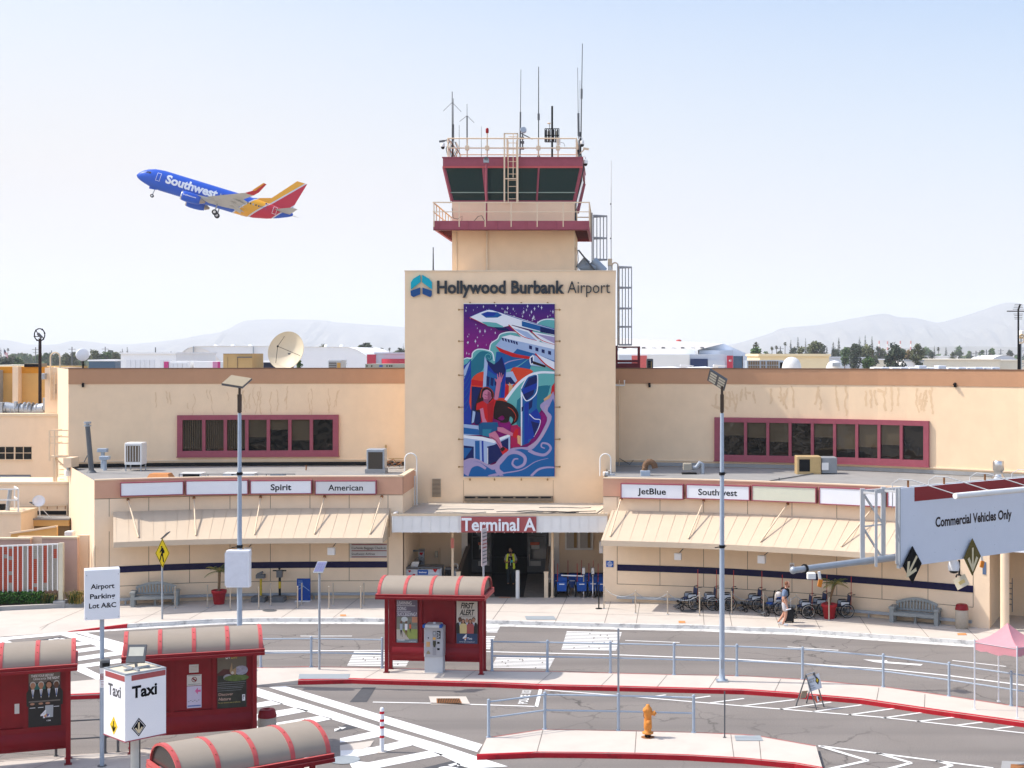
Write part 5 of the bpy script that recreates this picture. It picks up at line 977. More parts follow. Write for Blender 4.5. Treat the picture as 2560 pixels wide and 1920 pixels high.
def p_zoo(mb,f,w,h):
 mb.rect(f,0,0,w,h,mat('poster_bronze_dark',(.045,.045,.035),.5,v=.3,s=4),0);mb.rect(f,0,h*.66,w,h,mat('poster_olive_taupe',(.17,.15,.115),.6,v=.08),.002);mb.flat([(0,h*.66),(w*.2,h*.74),(w*.62,h*.72),(w*.6,h*.62),(0,h*.62)],f,mat('poster_maroon',(.10,.04,.035),.6),.003)
 mb.flat(oval(w*.82,h*.70,w*.24,h*.09),f,mat('poster_silver_fur',(.36,.35,.43),.6,v=.35,s=12),.004);mb.flat(oval(w*.36,h*.58,w*.16,h*.06),f,mat('poster_silver',(.30,.30,.33),.6,v=.4,s=14),.004);mb.flat(oval(w*.66,h*.56,w*.44,h*.06),f,mat('poster_green',(.12,.17,.05),.6,v=.4,s=8),.005);mb.flat([(w*.42,h*.70),(w*.50,h*.86),(w*.52,h*.72),(w*.66,h*.76),(w*.64,h*.62),(w*.46,h*.64)],f,mat('poster_fawn',(.40,.28,.16),.6,v=.2,s=9),.006);mb.flat(oval(w*.52,h*.66,w*.05,h*.03),f,mat('poster_cream',(.60,.56,.48)),.007)
 for y in(.48,.44,.40,.37,.33):mb.rect(f,0,h*y,w*(.98-(.48-y)),h*y+.006,grey,.007)
 mb.text('LA',f,w*.36,h*.93,h*.10,white,w=w*.15,bold=.01,n=.008);mb.text('ZOO',f,w*.58,h*.93,h*.10,mat('poster_gold',(.60,.48,.12),.6),w=w*.21,bold=.01,n=.008);mb.text('Discover',f,w*.04,h*.24,h*.05,mat('poster_salmon_ink',(.55,.36,.28),.6),w=w*.5,bold=.01,n=.008,al='L');mb.text('Nature',f,w*.04,h*.15,h*.055,mat('poster_salmon_ink',(.55,.36,.28)),w=w*.42,bold=.02,n=.008,al='L',sh=.15);mb.text('Plan your adventure today at LAZoo.org',f,w*.03,h*.095,h*.022,mat('poster_gold',(.6,.48,.12)),w=w*.76,n=.008,al='L')
 mb.rect(f,w*.86,h*.12,w*.96,h*.24,white,.008);mb.flat(oval(w*.915,h*.185,w*.035,h*.04),f,suit,.009);mb.flat(oval(w*.925,h*.175,w*.025,h*.03),f,white,.010)
poster(SF[0],-1.44,-.70,.90,2.45,p_learn);poster(SF[0],.70,1.44,.88,2.43,p_alert);poster(SF[1],.66,1.46,.96,2.48,p_zoo);poster(SF[2],.66,1.46,.96,2.46,p_four)
def notices(t,full):
 mb=MB();f=Fr((0,.30-.026,0),(1,0,0));x=.02
 if full:
  mb.rect(f,x-.14,2.03,x+.12,2.26,paper,.003);mb.rect(f,x-.2,1.66,x+.2,1.97,paper,.003);mb.rect(f,x-.2,1.02,x+.2,1.645,mat('lilac_notice',(.60,.54,.66),.7,v=.04),.003)
  mb.add([f.p(x+.075*k*math.cos(a*.314),1.83+.075*k*math.sin(a*.314),.006)for k in(1,.75)for a in range(20)],[(a,(a+1)%20,20+(a+1)%20,20+a)for a in range(20)],red);mb.flat([(x-.055,1.85),(x-.03,1.88),(x+.055,1.81),(x+.03,1.78)],f,red,.007);mb.rect(f,x-.035,1.82,x+.035,1.84,blackp,.005)
  mb.flat([(x+.02,1.50),(x+.1,1.60),(x+.1,1.53),(x+.18,1.53),(x+.18,1.47),(x+.1,1.47),(x+.1,1.40)],f,mat('pink_arrow',(.65,.13,.30),.6),.006)
  for y in(1.69,1.94):mb.rect(f,x-.17,y,x+.17,y+.012,greyd,.005)
  mb.rect(f,x-.18,1.06,x+.18,1.10,mat('blue_rule',(.12,.18,.40),.6),.005)
  for k in range(6):mb.rect(f,x-.17+.055*k,1.2+.03*(k%2),x-.13+.055*k,1.215+.03*(k%2),greyd,.005)
  for k in range(4):mb.rect(f,x-.1,2.08+.04*k,x+.08,2.085+.04*k,rust,.005)
 else:mb.rect(f,.30,1.35,.42,1.62,paper,.003)
 mb.build('notice',t,True)
notices(SF[1],True);notices(SF[2],False)
# == street furniture
def ring(c,r,w_,n=16):return None
tm=thing('ticket_machine','grey ticket machine with blue-cornered hood in front of the middle shelter','ticket machine',gd(1087,1679,.15),R(-5));gm_=mat('ticket_machine_grey',(.40,.40,.41),.45,v=.05,dirt=.1)
mb=MB();mb.box(-.32,-.19,0,.32,.2,.56,mat('pale_plinth',(.52,.54,.55),.6,v=.03));mb.build('plinth',tm,True)
mb=MB();mb.bbox(-.34,-.22,.56,.34,.22,1.62,gm_,.03);mb.build('cabinet',tm,True);mb=MB();mb.bbox(-.30,-.36,1.60,.26,.2,1.70,mat('hood_grey',(.55,.55,.53),.4),.03)
for x in(-.33,.26):mb.bbox(x-.03,-.37,1.595,x+.06,-.1,1.705,blue,.015)
mb.box(-.04,-.1,1.7,.04,0,1.74,white);mb.build('hood',tm,True);f=Fr((0,-.222,0),(1,0,0));mb=MB()
mb.rect(f,-.03,.62,.1,1.47,mat('slot_grey',(.30,.30,.31),.4),.004);mb.rect(f,-.02,1.32,.09,1.45,greyd,.006);mb.rect(f,-.005,1.335,.075,1.43,grey,.008);mb.rect(f,-.02,1.0,.09,1.12,mat('olive_black',(.05,.05,.03),.4),.006);mb.flat([(-.02,1.0),(.09,1.0),(.06,.9),(.01,.9)],f,mat('olive_black',(.05,.05,.03)),.0065);mb.rect(f,-.02,1.16,.08,1.24,mat('amber_button',(.68,.36,.08),.5),.008)
mb.rect(f,.12,1.2,.25,1.47,black,.006)
for k in range(5):mb.rect(f,.13+.02*(k%2),1.23+.045*k,.21+.02*(k%2),1.245+.045*k,white,.008)
for y in(1.02,.80):mb.rect(f,.13,y,.22,y+.07,black,.006)
mb.flat(oval(-.18,1.22,.025,.025),f,black,.006);mb.flat([(-.24,.66),(-.12,.66),(-.11,.7),(-.17,.78),(-.19,.78),(-.25,.7)],f,mat('brass_lock',(.28,.24,.14),.5),.007)
for k in range(4):mb.rect(f,-.25,.92+.045*k,-.12,.95+.045*k,mat('amber_button',(.68,.36,.08)),.006)
mb.build('control_panel',tm,True)
def lamp(px,base,ytop,label,head):
 p=gd(px,base,.15);d=p.y;x=p.x;zt=zz(ytop,d);t=thing('lamp_post',label,'street lamp',p,0,'tall grey solar lamp posts')
 mb=MB();zb=zz(1033,d);mb.lathe([(.15,0),(.15,.05),(.11,.06),(.09,.3),(.088,2.9),(.062,zb-.15)],p,greyp,14);mb.box(x-.2,d-.2,.15,x+.2,d+.2,.19,grey);mb.box(x-.05,d-.1,.6,x+.05,d-.08,.9,grey);mb.build('pole',t)
 for dx in(-.14,.14):
  for dy in(-.14,.14):pass
 mb=MB();mb.box(x-.06,d-.06,zz(1031,d),x+.06,d+.06,zz(986,d),mat('brown_battery_box',(.06,.04,.028),.5));mb.tube([(x,d,zb-.1),(x,d,zt-.1)],.045,mat('brown_battery_box',(.06,.04,.028)),8);mb.build('battery_box',t)
 mb=MB();X,Y=V(head[0]).normalized(),V(head[1]).normalized();Z_=X.cross(Y);c=V((x,d,zt))+V(head[2]);mb.obox(c,X*.36,Y*.30,Z_*.04,greyd);mb.obox(c+Z_*.045,X*.35,Y*.29,Z_*.006,mat('dusty_solar_top',(.38,.31,.21),.5,v=.05));hd=mb.build('head',t)
 mb=MB()
 for i in range(2):
  for j in range(4):mb.obox(c-Z_*.043+X*(.17*(i*2-1))+Y*(-.2+.135*j),X*.13,Y*.045,Z_*.005,mat('led_panel',(.62,.60,.50),.3))
 mb.build('led_panel',hd)
 for y in(1184,1366):mb=MB();z=zz(y,d);mb.tube([(x,d,z-.05),(x,d,z+.05)],.10,black,10);mb.bar((x-.25 if y>1200 or head[3]else x-.1,d-.1,z-.03),(x+.14,d-.1,z+.03),.03,.03,black);mb.build('strap',t)
 return t
lamp(1805,1703,958,'right lamp post with a tilted panel showing its LED underside',((1,.25,-.62),(-.1,.8,-.62),(-.16,0,.12),0))
tl=lamp(599,1703,962,'left lamp post with dusty panel turned away and a blank white sign box',((1,.0,-.16),(.3,.75,.42),(-.12,.1,.10),1))
d=gd(599,1703,.15).y;t=thing('sign_box','blank white rectangular sign box strapped to the left lamp post','sign',(xx(598,d),d-.3,zz(1468,d)));mb=MB();mb.bbox(xx(566,d-.3),d-.36,zz(1468,d-.3),xx(624,d-.3),d-.05,zz(1376,d-.3),white,.015);mb.build('box',t);mb=MB();mb.box(xx(569,d),d-.366,zz(1464,d-.3),xx(620,d-.3),d-.361,zz(1381,d-.3),mat('sign_panel_white',(.74,.75,.78),.4));mb.build('panel',t)
p=gd(798.5,1673.7,.15);d=p.y;t=thing('solar_light','slender grey pole with a small tilted solar panel on the middle island','street lamp',p);mb=MB();mb.tube([p,(p.x,d,zz(1428,d))],.042,grey,10);mb.build('pole',t);mb=MB();mb.obox((p.x+.03,d,zz(1418,d)),(.17,0,.0),(.045,.17,.17),(0,-.012,.012),grey);mb.build('panel',t);mb=MB()
for i in range(4):
 for j in range(3):mb.obox(V((p.x+.03,d,zz(1418,d)))+V((-.12+i*.08+(.045*(j-1)*.6),.1*(j-1)-.014,.1*(j-1)+.014)),(.035,0,0),(.012,.045,.045),(0,-.003,.003),mat('solar_cell',(.20,.20,.34),.25,v=.1))
mb.build('cells',t)
def thin(px,base,top,label,r=.035,m=grey):
 p=gd(px,base,.15);mb=MB();mb.box(p.x-r,p.y-r*.6,.15,p.x+r,p.y+r*.6,zz(top,p.y),m);mb.box(p.x-r*2.2,p.y-r*2.2,.15,p.x+r*2.2,p.y+r*2.2,.165,m);return mb.build('sign_post',label=label,cat='sign post')
thin(1546,1826,1571,'slender grey post with edge-on sign in the middle of the near rail',.03);thin(1811.7,1844,1728,'thin dark post at the right end of the near island',.02,greyd)
p=gd(1209,1675,.15);p=V((xx(1209,51.2),51.2,.15));d=51.2;t=thing('edge_sign','narrow notice board seen almost edge-on rising behind the middle shelter roof','sign',p);mb=MB();mb.tube([p,(p.x,d,zz(1330,d))],.035,grey,8);mb.build('pole',t);mb=MB();mb.obox((p.x+.02,d-.03,zz(1367,d)),(.07,.22,0),(0,0,.66),(.01,-.006,0),mat('pinkish_notice',(.55,.47,.47),.6));f=Fr((p.x-.05,d-.26,zz(1413,d)),(.07,.22,0))
for k in range(9):mb.rect(f,.04,.1+.13*k,.40,.14+.13*k,red if k in(4,5,6)else greyd,.03)
mb.build('board',t)
p=gd(405,1549,.15);p=gd(405.5,1548,.15);d=p.y;t=thing('pedestrian_sign','yellow diamond pedestrian crossing sign with a solar panel on top','road sign',p);mb=MB();mb.tube([p,(p.x,d,zz(1346,d))],.04,grey,8);mb.build('pole',t);f=Fr((p.x+.03,d-.05,zz(1382.5,d)),(1,0,0));hw,hh=18*d/F,37.5*d/F;mb=MB();yl_=mat('traffic_yellow',(.80,.56,.015),.45,v=.03)
mb.prism([(0,-hh),(hw,0),(0,hh),(-hw,0)],f,.012,yl_);q=.9
mb.add([f.p(a*k*hw,b*k*hh,.014)for k in(.95,.88)for a,b in((0,-1),(1,0),(0,1),(-1,0))],[(i,(i+1)%4,4+(i+1)%4,4+i)for i in range(4)],blackp);mb.build('plate',t);mb=MB();s_=hh*1.25
for q in([(-.10,.44),(-.02,.44),(.0,.40),(.0,.36),(-.06,.33),(-.12,.38)],[(-.07,.32),(.05,.34),(.11,.10),(.10,-.02),(.04,-.04),(.05,-.20),(.12,-.62),(.05,-.63),(-.02,-.22),(-.06,-.20),(-.10,-.40),(-.16,-.60),(-.22,-.57),(-.16,-.36),(-.12,-.14),(-.06,.02),(-.07,.12),(-.14,.0),(-.19,.02),(-.12,.18)],[(.05,.30),(.14,.10),(.13,-.02),(.09,-.02)]):fill(mb,[f.p(a*s_*.8-.0,b*s_*.8+.02,.018)for a,b in q],blackp)
mb.build('walker_symbol',t);mb=MB();mb.obox((p.x+.14,d,zz(1338,d)),(.14,0,.13),(0,.2,0),(-.012,0,.012),greyd);mb.bar((p.x,d,zz(1346,d)),(p.x+.08,d,zz(1342,d)),.05,.05,whitep);mb.build('solar_panel',t)
p=gd(255,1915,.13);d=p.y;t=thing('parking_sign','white box sign reading Airport Parking Lot A&C on a grey pole','sign',p,R(21));z0,z1=zz(1545,d)-.13,zz(1421,d)-.13;hw=.43
mb=MB();mb.tube([(0,0,0),(0,0,z0+.1)],.058,greyp,12);mb.tube([(0,0,0),(0,0,.02)],.12,greyd,12);mb.build('pole',t,True);mb=MB();mb.bbox(-hw-.02,-.22,z0,hw+.02,.22,z1,white,.012);f=Fr((.01,-.221,z0),(1,0,0));w_=hw*2
for a in(-.40,.40):
 for b in(.06,1.2):mb.flat(oval(a,b,.01,.01,6),f,greyd,.002)
mb.build('box',t,True);mb=MB()
for tx,y,ww in(('Airport',.83,.70),('Parking',.565,.74),('Lot A&C',.315,.80)):mb.text(tx,f,.0,y,.13,mat('ink_navy_black',(.006,.006,.014),.6,spec=.08),w=w_*ww,bold=.020,n=.004)
mb.build('lettering',t,True);mb=MB();zc=zz(1655,d)-.13;mb.bbox(-.06,-.30,zc-.1,.20,-.04,zc+.10,greyd,.02);mb.box(.0,-.305,zc-.07,.18,-.298,zc+.03,black);mb.build('reader_box',t,True);mb=MB();f=Fr((0,-.065,zz(1718,d)-.13),(1,0,0));mb.rect(f,-.05,0,.075,.56,white,0);mb.rect(f,-.045,.22,.07,.38,red,.003)
for k in range(4):mb.rect(f,-.03,.25+.035*k,.06,.262+.035*k,white,.005);mb.rect(f,-.03,.04+.04*k,.05,.05+.04*k,red,.004)
mb.build('notice',t,True)
c=V((-12.43,37.36,.13));t=thing('taxi_sign','square white box sign reading Taxi on two faces with a floodlight on top','sign',c,R(46.5));s_=.57;z0,z1=1.43-.13,3.12-.13;mb=MB()
mb.bbox(-s_,-s_,z0,s_,s_,z1-.02,white,.01);mb.box(-s_-.004,-s_-.004,z0-.03,s_+.004,s_+.004,z0,maroon);mb.build('box',t,True);mb=MB()
for x in(-s_,s_-.05):mb.box(x,-s_,z1-.02,x+.05,s_,z1+.02,grey)
for y in(-s_,s_-.05):mb.box(-s_+.05,y,z1-.02,s_-.05,y+.05,z1+.02,grey)
mb.box(-s_+.05,-s_+.05,z1-.02,s_-.05,s_-.05,z1-.01,mat('stained_cream_lid',(.62,.55,.42),.7,v=.15,s=6));mb.bar((-.35,-.1,z1+.02),(.35,-.1,z1+.02),.08,.04,grey);mb.bar((-.1,-.4,z1+.02),(-.1,.4,z1+.02),.06,.04,grey);mb.build('lid',t,True)
dkb=blackp;f1=Fr((0,-s_-.001,z0),(1,0,0));f2=Fr((-s_-.001,0,z0),(0,-1,0));rp=mat('dusty_red_panel',(.36,.085,.085));am=mat('sign_amber',(.78,.55,.03),.5)
for f,col,ac in((f1,blackp,mat('arrow_cream',(.66,.56,.36),.5)),(f2,mat('grey_lettering',(.10,.10,.105),.5),None)):
 mb=MB();mb.rect(f,-s_+.17 if ac else-s_+.1,z1-z0-.18,s_-.02,z1-z0-.04,rp,.003);mb.build('stripe',t,True);mb=MB();mb.text('Taxi',f,-.04 if ac else .02,z1-z0-.62,.29,col,w=.70 if ac else .66,bold=.035 if ac else .02,n=.004);mb.build('lettering',t,True)
 mb=MB();cx_,cy_=(-.2,.30)if ac else(-.02,.30);mb.flat([(cx_,cy_-.24),(cx_+.20,cy_),(cx_,cy_+.24),(cx_-.20,cy_)],f,blackp if ac else am,.004)
 if ac:mb.flat([(cx_,cy_-.20),(cx_+.165,cy_),(cx_,cy_+.20),(cx_-.165,cy_)],f,white,.005);mb.flat([(cx_,cy_-.185),(cx_+.15,cy_),(cx_,cy_+.185),(cx_-.15,cy_)],f,blackp,.006)
 A_=ac or blackp;mb.rect(f,cx_-.022,cy_-.12,cx_+.022,cy_+.12,A_,.008)
 for sx in(-1,1):mb.flat([(cx_,cy_-.15),(cx_+sx*.02,cy_-.15),(cx_+sx*.11,cy_-.02),(cx_+sx*.075,cy_+.0),(cx_,cy_-.10)],f,A_,.009)
 mb.build('arrow_diamond',t,True)
mb=MB();mb.tube([(0,0,0),(0,0,z0)],.11,mat('pale_green_grey_pole',(.46,.48,.45),.5,v=.05),14);mb.tube([(.14,0,0),(.14,0,z0)],.015,black,6);mb.build('pole',t,True)
mb=MB();X=V((.72,-.69,0));N_=V((-.55,-.6,.45)).normalized();N_=(N_-X*N_.dot(X)).normalized();U=N_.cross(X)
if U.z<0:U=-U
cc=V((.10,.10,z1+.34));mb.obox(cc,X*.24,U*.24,N_*.035,greyd);mb.obox(cc+N_*.036+U*.05,X*.19,U*.12,N_*.004,mat('floodlight_lens',(.60,.58,.48),.3));mb.ball(cc-N_*.1-U*.05,.12,greyd,10);mb.bar((.1,.1,z1),cc-U*.2,.06,.06,grey);mb.build('floodlight',t,True)
P0=V((7.87,40.));u=V((.79,.613));nn=V((u.y,-u.x));zt_,zb_=7.54,5.34
def gp(s_,z,o=0.):q=P0+u*s_+nn*o;return V((q.x,q.y,z))
t=thing('gantry_sign','large white overhead sign reading Commercial Vehicles Only on a lattice gantry','overhead sign',gp(10.2,0));fg=Fr(gp(0,0),(u.x,u.y,0))
mb=MB();mb.prism([(0,zb_),(9.6,zb_),(9.6,zt_),(0,zt_)],fg,.08,mat('sign_panel_blue_white',(.66,.69,.75),.4,v=.02));mb.prism([(-.03,zb_-.02),(0,zb_-.02),(0,zt_+.02),(-.03,zt_+.02)],fg,.12,grey)
for i in range(5):
 for j in range(4):mb.flat(oval(.6+i*.9,zb_+.3+j*.55,.012,.012,6),fg,grey,.083)
mb.build('panel',t);mb=MB();mb.rect(fg,.62,zt_-.40,9.6,zt_-.0,mat('gantry_red',(.26,.022,.025),.45,v=.04),.084);mb.build('red_band',t)
mb=MB();mb.text('Commercial Vehicles Only',fg,1.52,6.36,.27,mat('brown_black_ink',(.03,.02,.02),.5),w=3.48,bold=.03,n=.086,al='L');mb.build('lettering',t)
mb=MB();gm2=mat('gantry_pale_grey',(.50,.50,.49),.5,v=.05)
for s_ in(-.87,-.02):mb.bar(gp(s_,zb_+.1,-.5),gp(s_,zt_-.0,-.5),.12,.12,gm2);mb.bar(gp(s_,zb_+.1,.0),gp(s_,zt_,.0),.07,.07,gm2)
for z in(zb_+.15,zt_-.1):
 mb.bar(gp(-.9,z,-.5),gp(10.2,z,-.5),.10,.12,gm2)
for z0_,z1_ in((zb_+.15,zb_+1.15),(zb_+1.15,zt_-.1)):mb.bar(gp(-.87,z1_,-.5),gp(-.02,z0_,-.5),.05,.05,gm2);mb.bar(gp(-.87,z1_,-.5),gp(-.02,z1_,-.5),.04,.04,gm2)
for i in range(9):a=i*1.1;mb.bar(gp(a,zb_+.15,-.5),gp(a+1.1,zt_-.1,-.5)if i%2 else gp(a+1.1,zb_+.15,-.5),.05,.05,gm2)
for s_ in(-.87,-.02,2,4,6,8):mb.bar(gp(s_,zt_-.1,-.5),gp(s_,zt_-.1,.0),.06,.06,gm2)
mb.build('lattice',t);mb=MB();mb.tube([gp(-3.75,5.57,-.3),gp(10.2,5.57,-.3)],[.085,.12],grey,12);mb.ball(gp(-3.75,5.57,-.3),.1,grey,10);mb.tube([gp(-3.3,5.57,-.3),gp(-3.35,5.57,-.3)],.13,black,10);mb.build('boom',t)
mb=MB();mb.lathe([(.35,0),(.35,.05),(.22,.06),(.2,8)],gp(10.2,0),grey,18);mb.build('mast',t)
mb=MB();mb.tube([gp(1.12,zt_-.2,1.1),gp(8.5,zt_-.2,1.1)],.085,whitep,12);mb.build('light_tube',t)
for s_ in(1.2,2.75,4.6,6.6):mb=MB();mb.tube([gp(s_-1.0,zt_-.6,-.35),gp(s_-1.0,zt_+.1,-.35),gp(s_-.9,zt_+.22,-.2),gp(s_-.7,zt_+.2,.1),gp(s_,zt_-.17,1.1)],.015,gm2,6);mb.box(gp(s_-.75,0).x-.025,gp(s_-.75,0).y-.025,zt_,gp(s_-.75,0).x+.025,gp(s_-.75,0).y+.025,zt_+.19,rust);mb.build('lamp_arm',t)
def diamond(px,py,hw,hh,gold,left,label):
 k=(px-CX)/F;s_=(k*P0.y-P0.x)/(u.x-k*u.y);d=(P0+u*s_).y;c=fg.p(s_,zz(py,d),.14);f=Fr(c,(u.x,u.y,0));hw_,hh_=hw*d/F/.68,hh*d/F;t2=thing('arrow_plate',label,'sign',c-V((0,0,hh_)));mb=MB();mb.prism([(0,-hh_),(hw_,0),(0,hh_),(-hw_,0)],f,.03,mat('bronze_black_plate',(.12,.09,.02),.25,v=.4,s=2)if gold else blackp);mb.build('plate',t2)
 mb=MB();am_=mat('arrow_cream',(.66,.56,.36))
 if left:A2=Matrix.Rotation(R(-38),2);q1=[(-.05,-.42),(.05,-.42),(.05,.36),(-.05,.36)];rot=lambda q:[tuple(A2@V(p))for p in q]
 else:rot=lambda q:q;q1=[(-.045,-.42),(.045,-.42),(.045,.34),(-.045,.34)]
 mb.flat([(a*.8,b*.8)for a,b in rot(q1)],f,am_,.034)
 for sx in(-1,1):mb.flat([(a*.8,b*.8)for a,b in rot([(0,-.55),(sx*.30,-.06),(sx*.20,.02),(0,-.36)])],f,am_,.036)
 mb.build('arrow',t2)
diamond(2270,1410,23.5,46,False,True,'black diamond plate with a down-left arrow at the left end of the gantry sign');diamond(2420,1391,22,46,True,False,'bronze diamond plate with a straight down arrow on the gantry sign')
p=at(2384.5,1424,41.8);t=thing('dome_camera','white dome camera hanging under the gantry sign','security camera',p);mb=MB();mb.lathe([(.0,.42),(.06,.40),(.07,.30),(.15,.22),(.17,.08),(.15,-.02)],p,white,18);mb.bar(p+V((-.25,0,.42)),p+V((.05,0,.42)),.1,.06,whitep);mb.bar(p+V((-.1,0,.4)),gp(1.9,5.34),.04,.04,grey);mb.build('housing',t);mb=MB();mb.lathe([(.15,-.02),(.11,-.09),(0,-.12)],p,glassd,16);mb.build('lens',t)
p=at(2403,1455,42.);t=thing('floodlight','cream floodlight hung below the gantry sign on a black stem','floodlight',p);mb=MB();mb.bar(at(2398,1400,42.2),at(2398,1437,42.2),.05,.05,black);mb.tube([at(2390,1443,42),at(2392,1437,42),at(2402,1438,42),at(2405,1446,42)],.025,black,6);mb.build('stem',t);mb=MB();mb.obox(p,(.17,0,.09),(-.06,.05,.14),(.02,.1,-.02),mat('cream_lamp_casing',(.72,.62,.44),.5));mb.obox(p+V((0,-.11,.0)),(.08,0,.045),(-.03,.0,.06),(0,.01,0),mat('warm_lens',(.72,.55,.22),.3));mb.build('head',t)
for px,py,d_,lb in((2050,1448,37.9,'small amber lamp hanging under the tip of the gantry boom'),(2455,1402,43.3,'small amber lamp under the gantry sign near the right end')):
 p=at(px,py,d_);t=thing('amber_lamp',lb,'lamp',p);mb=MB();mb.bar(p+V((-.03,0,.2)),p+V((0,0,.0)),.07,.07,whitep);mb.build('bracket',t);mb=MB();mb.obox(p-V((0,0,.1)),(.05,0,-.015),(0,.05,0),(.02,0,.1),mat('amber_lens',(.65,.22,.03),.3));mb.build('lens',t)
mb=MB();p=at(2029,1437,37.6);mb.bbox(p.x-.12,p.y-.1,p.z-.1,p.x+.1,p.y+.1,p.z+.06,whitep,.02);mb.build('sensor_box',label='small white sensor box under the tip of the gantry boom',cat='sensor')
# == rails, hydrant, bins, benches, planters
def guard(pts,hgt,mid,label,m,r=.035,n=None,name='guard_rail'):
 """posts and two horizontal pipes through ground points"""
 t=thing(name,label,'guard rail',pts[0]);
 for p in pts:mb=MB();mb.tube([p,p+V((0,0,hgt+.06))],r*1.25,m,10);mb.ball(p+V((0,0,hgt+.06)),r*1.4,m,8,(1,1,.7));mb.tube([p,p+V((0,0,.015))],r*2.2,m,10);mb.build('post',t)
 for z in(hgt,mid):mb=MB();mb.tube([p+V((0,0,z))for p in pts],r*.75,m,8);mb.build('rail',t)
 return t
G=lambda L:[gd(x,y,.15)for x,y in L]
guard(G([(652,1668),(778,1667),(955.5,1670)]),1.0,.50,'blue-grey pipe rail on the middle island left of the ticket machine shelter',greyp)
guard(G([(1230,1677),(1368.5,1679),(1526,1682),(1685,1686.5),(1842,1690),(2006,1698),(2208,1717),(2372.6,1740),(2528,1764.5),(2700,1794)]),1.02,.52,'long blue-grey pipe rail curving along the middle island right of the shelter',greyp)
guard(G([(1221.5,1843),(1362,1823),(1546,1826),(1734,1831)]),1.02,.56,'blue-grey pipe rail on the near island behind the fire hydrant',greyp,.036)
guard([gd(x,y,.13)for x,y in((-60,1901),(140,1890),(263,1883),(295,1880))],.95,.45,'dark grey pipe rail between the two left shelters',greyd,.03)
p=gd(955,1880,0);t=thing('striped_bollard','white bollard with four red bands standing on the crosswalk stripes','bollard',p);mb=MB();mb.lathe([(.062,0),(.062,1.2),(.055,1.24),(.03,1.265),(0,1.27)],p,white,16);mb.build('post',t)
for z in(.44,.71,.90,1.12):mb=MB();mb.tube([p+V((0,0,z-.035)),p+V((0,0,z+.035))],.0645,mat('reflective_red_band',(.55,.012,.03),.4),16,cap=False);mb.build('red_band',t)
mb=MB();mb.lathe([(.16,0),(.15,.012),(.06,.014)],p+V((0,0,.012)),pave,12);mb.build('base_pad',t)
p=gd(1619.6,1843,.15);t=thing('fire_hydrant','orange fire hydrant with black foot on the near island','fire hydrant',p);om=mat('hydrant_orange',(.66,.25,.05),.55,v=.10,s=8,dirt=.25)
mb=MB();mb.lathe([(.09,.0),(.09,.12)],p,black,16);mb.build('foot',t);mb=MB();mb.lathe([(.08,.10),(.16,.11),(.165,.15),(.10,.16),(.105,.25),(.12,.27),(.115,.42),(.105,.60),(.115,.66),(.125,.70),(.125,.80),(.10,.86),(.06,.90),(.05,.95),(0,.96)],p,om,20);mb.build('barrel',t)
for q,s_ in(((.16,-.02,.70),V((1,0,0))),((.02,-.15,.46),V((.1,-1,0)))):mb=MB();A=s_.normalized().to_track_quat('Z','Y').to_matrix();mb.lathe([(.06,-.10),(.06,0),(.075,.01),(.075,.05),(.045,.055),(.03,.09),(0,.09)],p+V(q),om,14,A);mb.build('nozzle_cap',t)
mb=MB();A=V((-.5,-.3,.6)).normalized().to_track_quat('Z','Y').to_matrix();mb.lathe([(.09,-.1),(.095,.02),(.06,.06),(0,.07)],p+V((-.06,-.03,.80)),om,14,A);mb.build('bonnet',t);mb=MB();mb.tube([p+V((-.12,-.10,.72)),p+V((-.13,-.12,.64)),p+V((-.08,-.14,.58))],.012,rust,5);mb.build('chain',t);mb=MB();mb.lathe([(.20,.006),(0,.007)],p,rust,14);mb.build('rust_stain',t)
aggm=mat('exposed_aggregate',(.42,.37,.30),.9,v=.28,s=45,bump=.3,bs=60)
def bin_(p,label,r=.26,hgt=1.0):
 t=thing('litter_bin',label,'litter bin',p);mb=MB();mb.lathe([(r*.93,0),(r*.93,.04),(r,.05),(r,hgt*.76),(r*.96,hgt*.78)],p,aggm,28);mb.build('drum',t);mb=MB();mb.lathe([(r*1.03,hgt*.76),(r*1.03,hgt*.82),(r*.98,hgt*.84),(r*.90,hgt*.94),(r*.80,hgt*.98),(r*.4,hgt*.99),(r*.3,hgt*.93),(0,hgt*.93)],p,red,28);mb.build('lid',t);return t
bin_(gd(2404.5,1571,.15),'stone litter bin with red lid beside the right bench');p=gd(668,1847,.13);bin_(V((xx(668,41.7),41.7,.0)),'stone litter bin with red lid between the crosswalk and the near shelter roof')
bench_m=mat('grey_bench_plastic',(.27,.285,.275),.6,v=.10,s=5,dirt=.2)
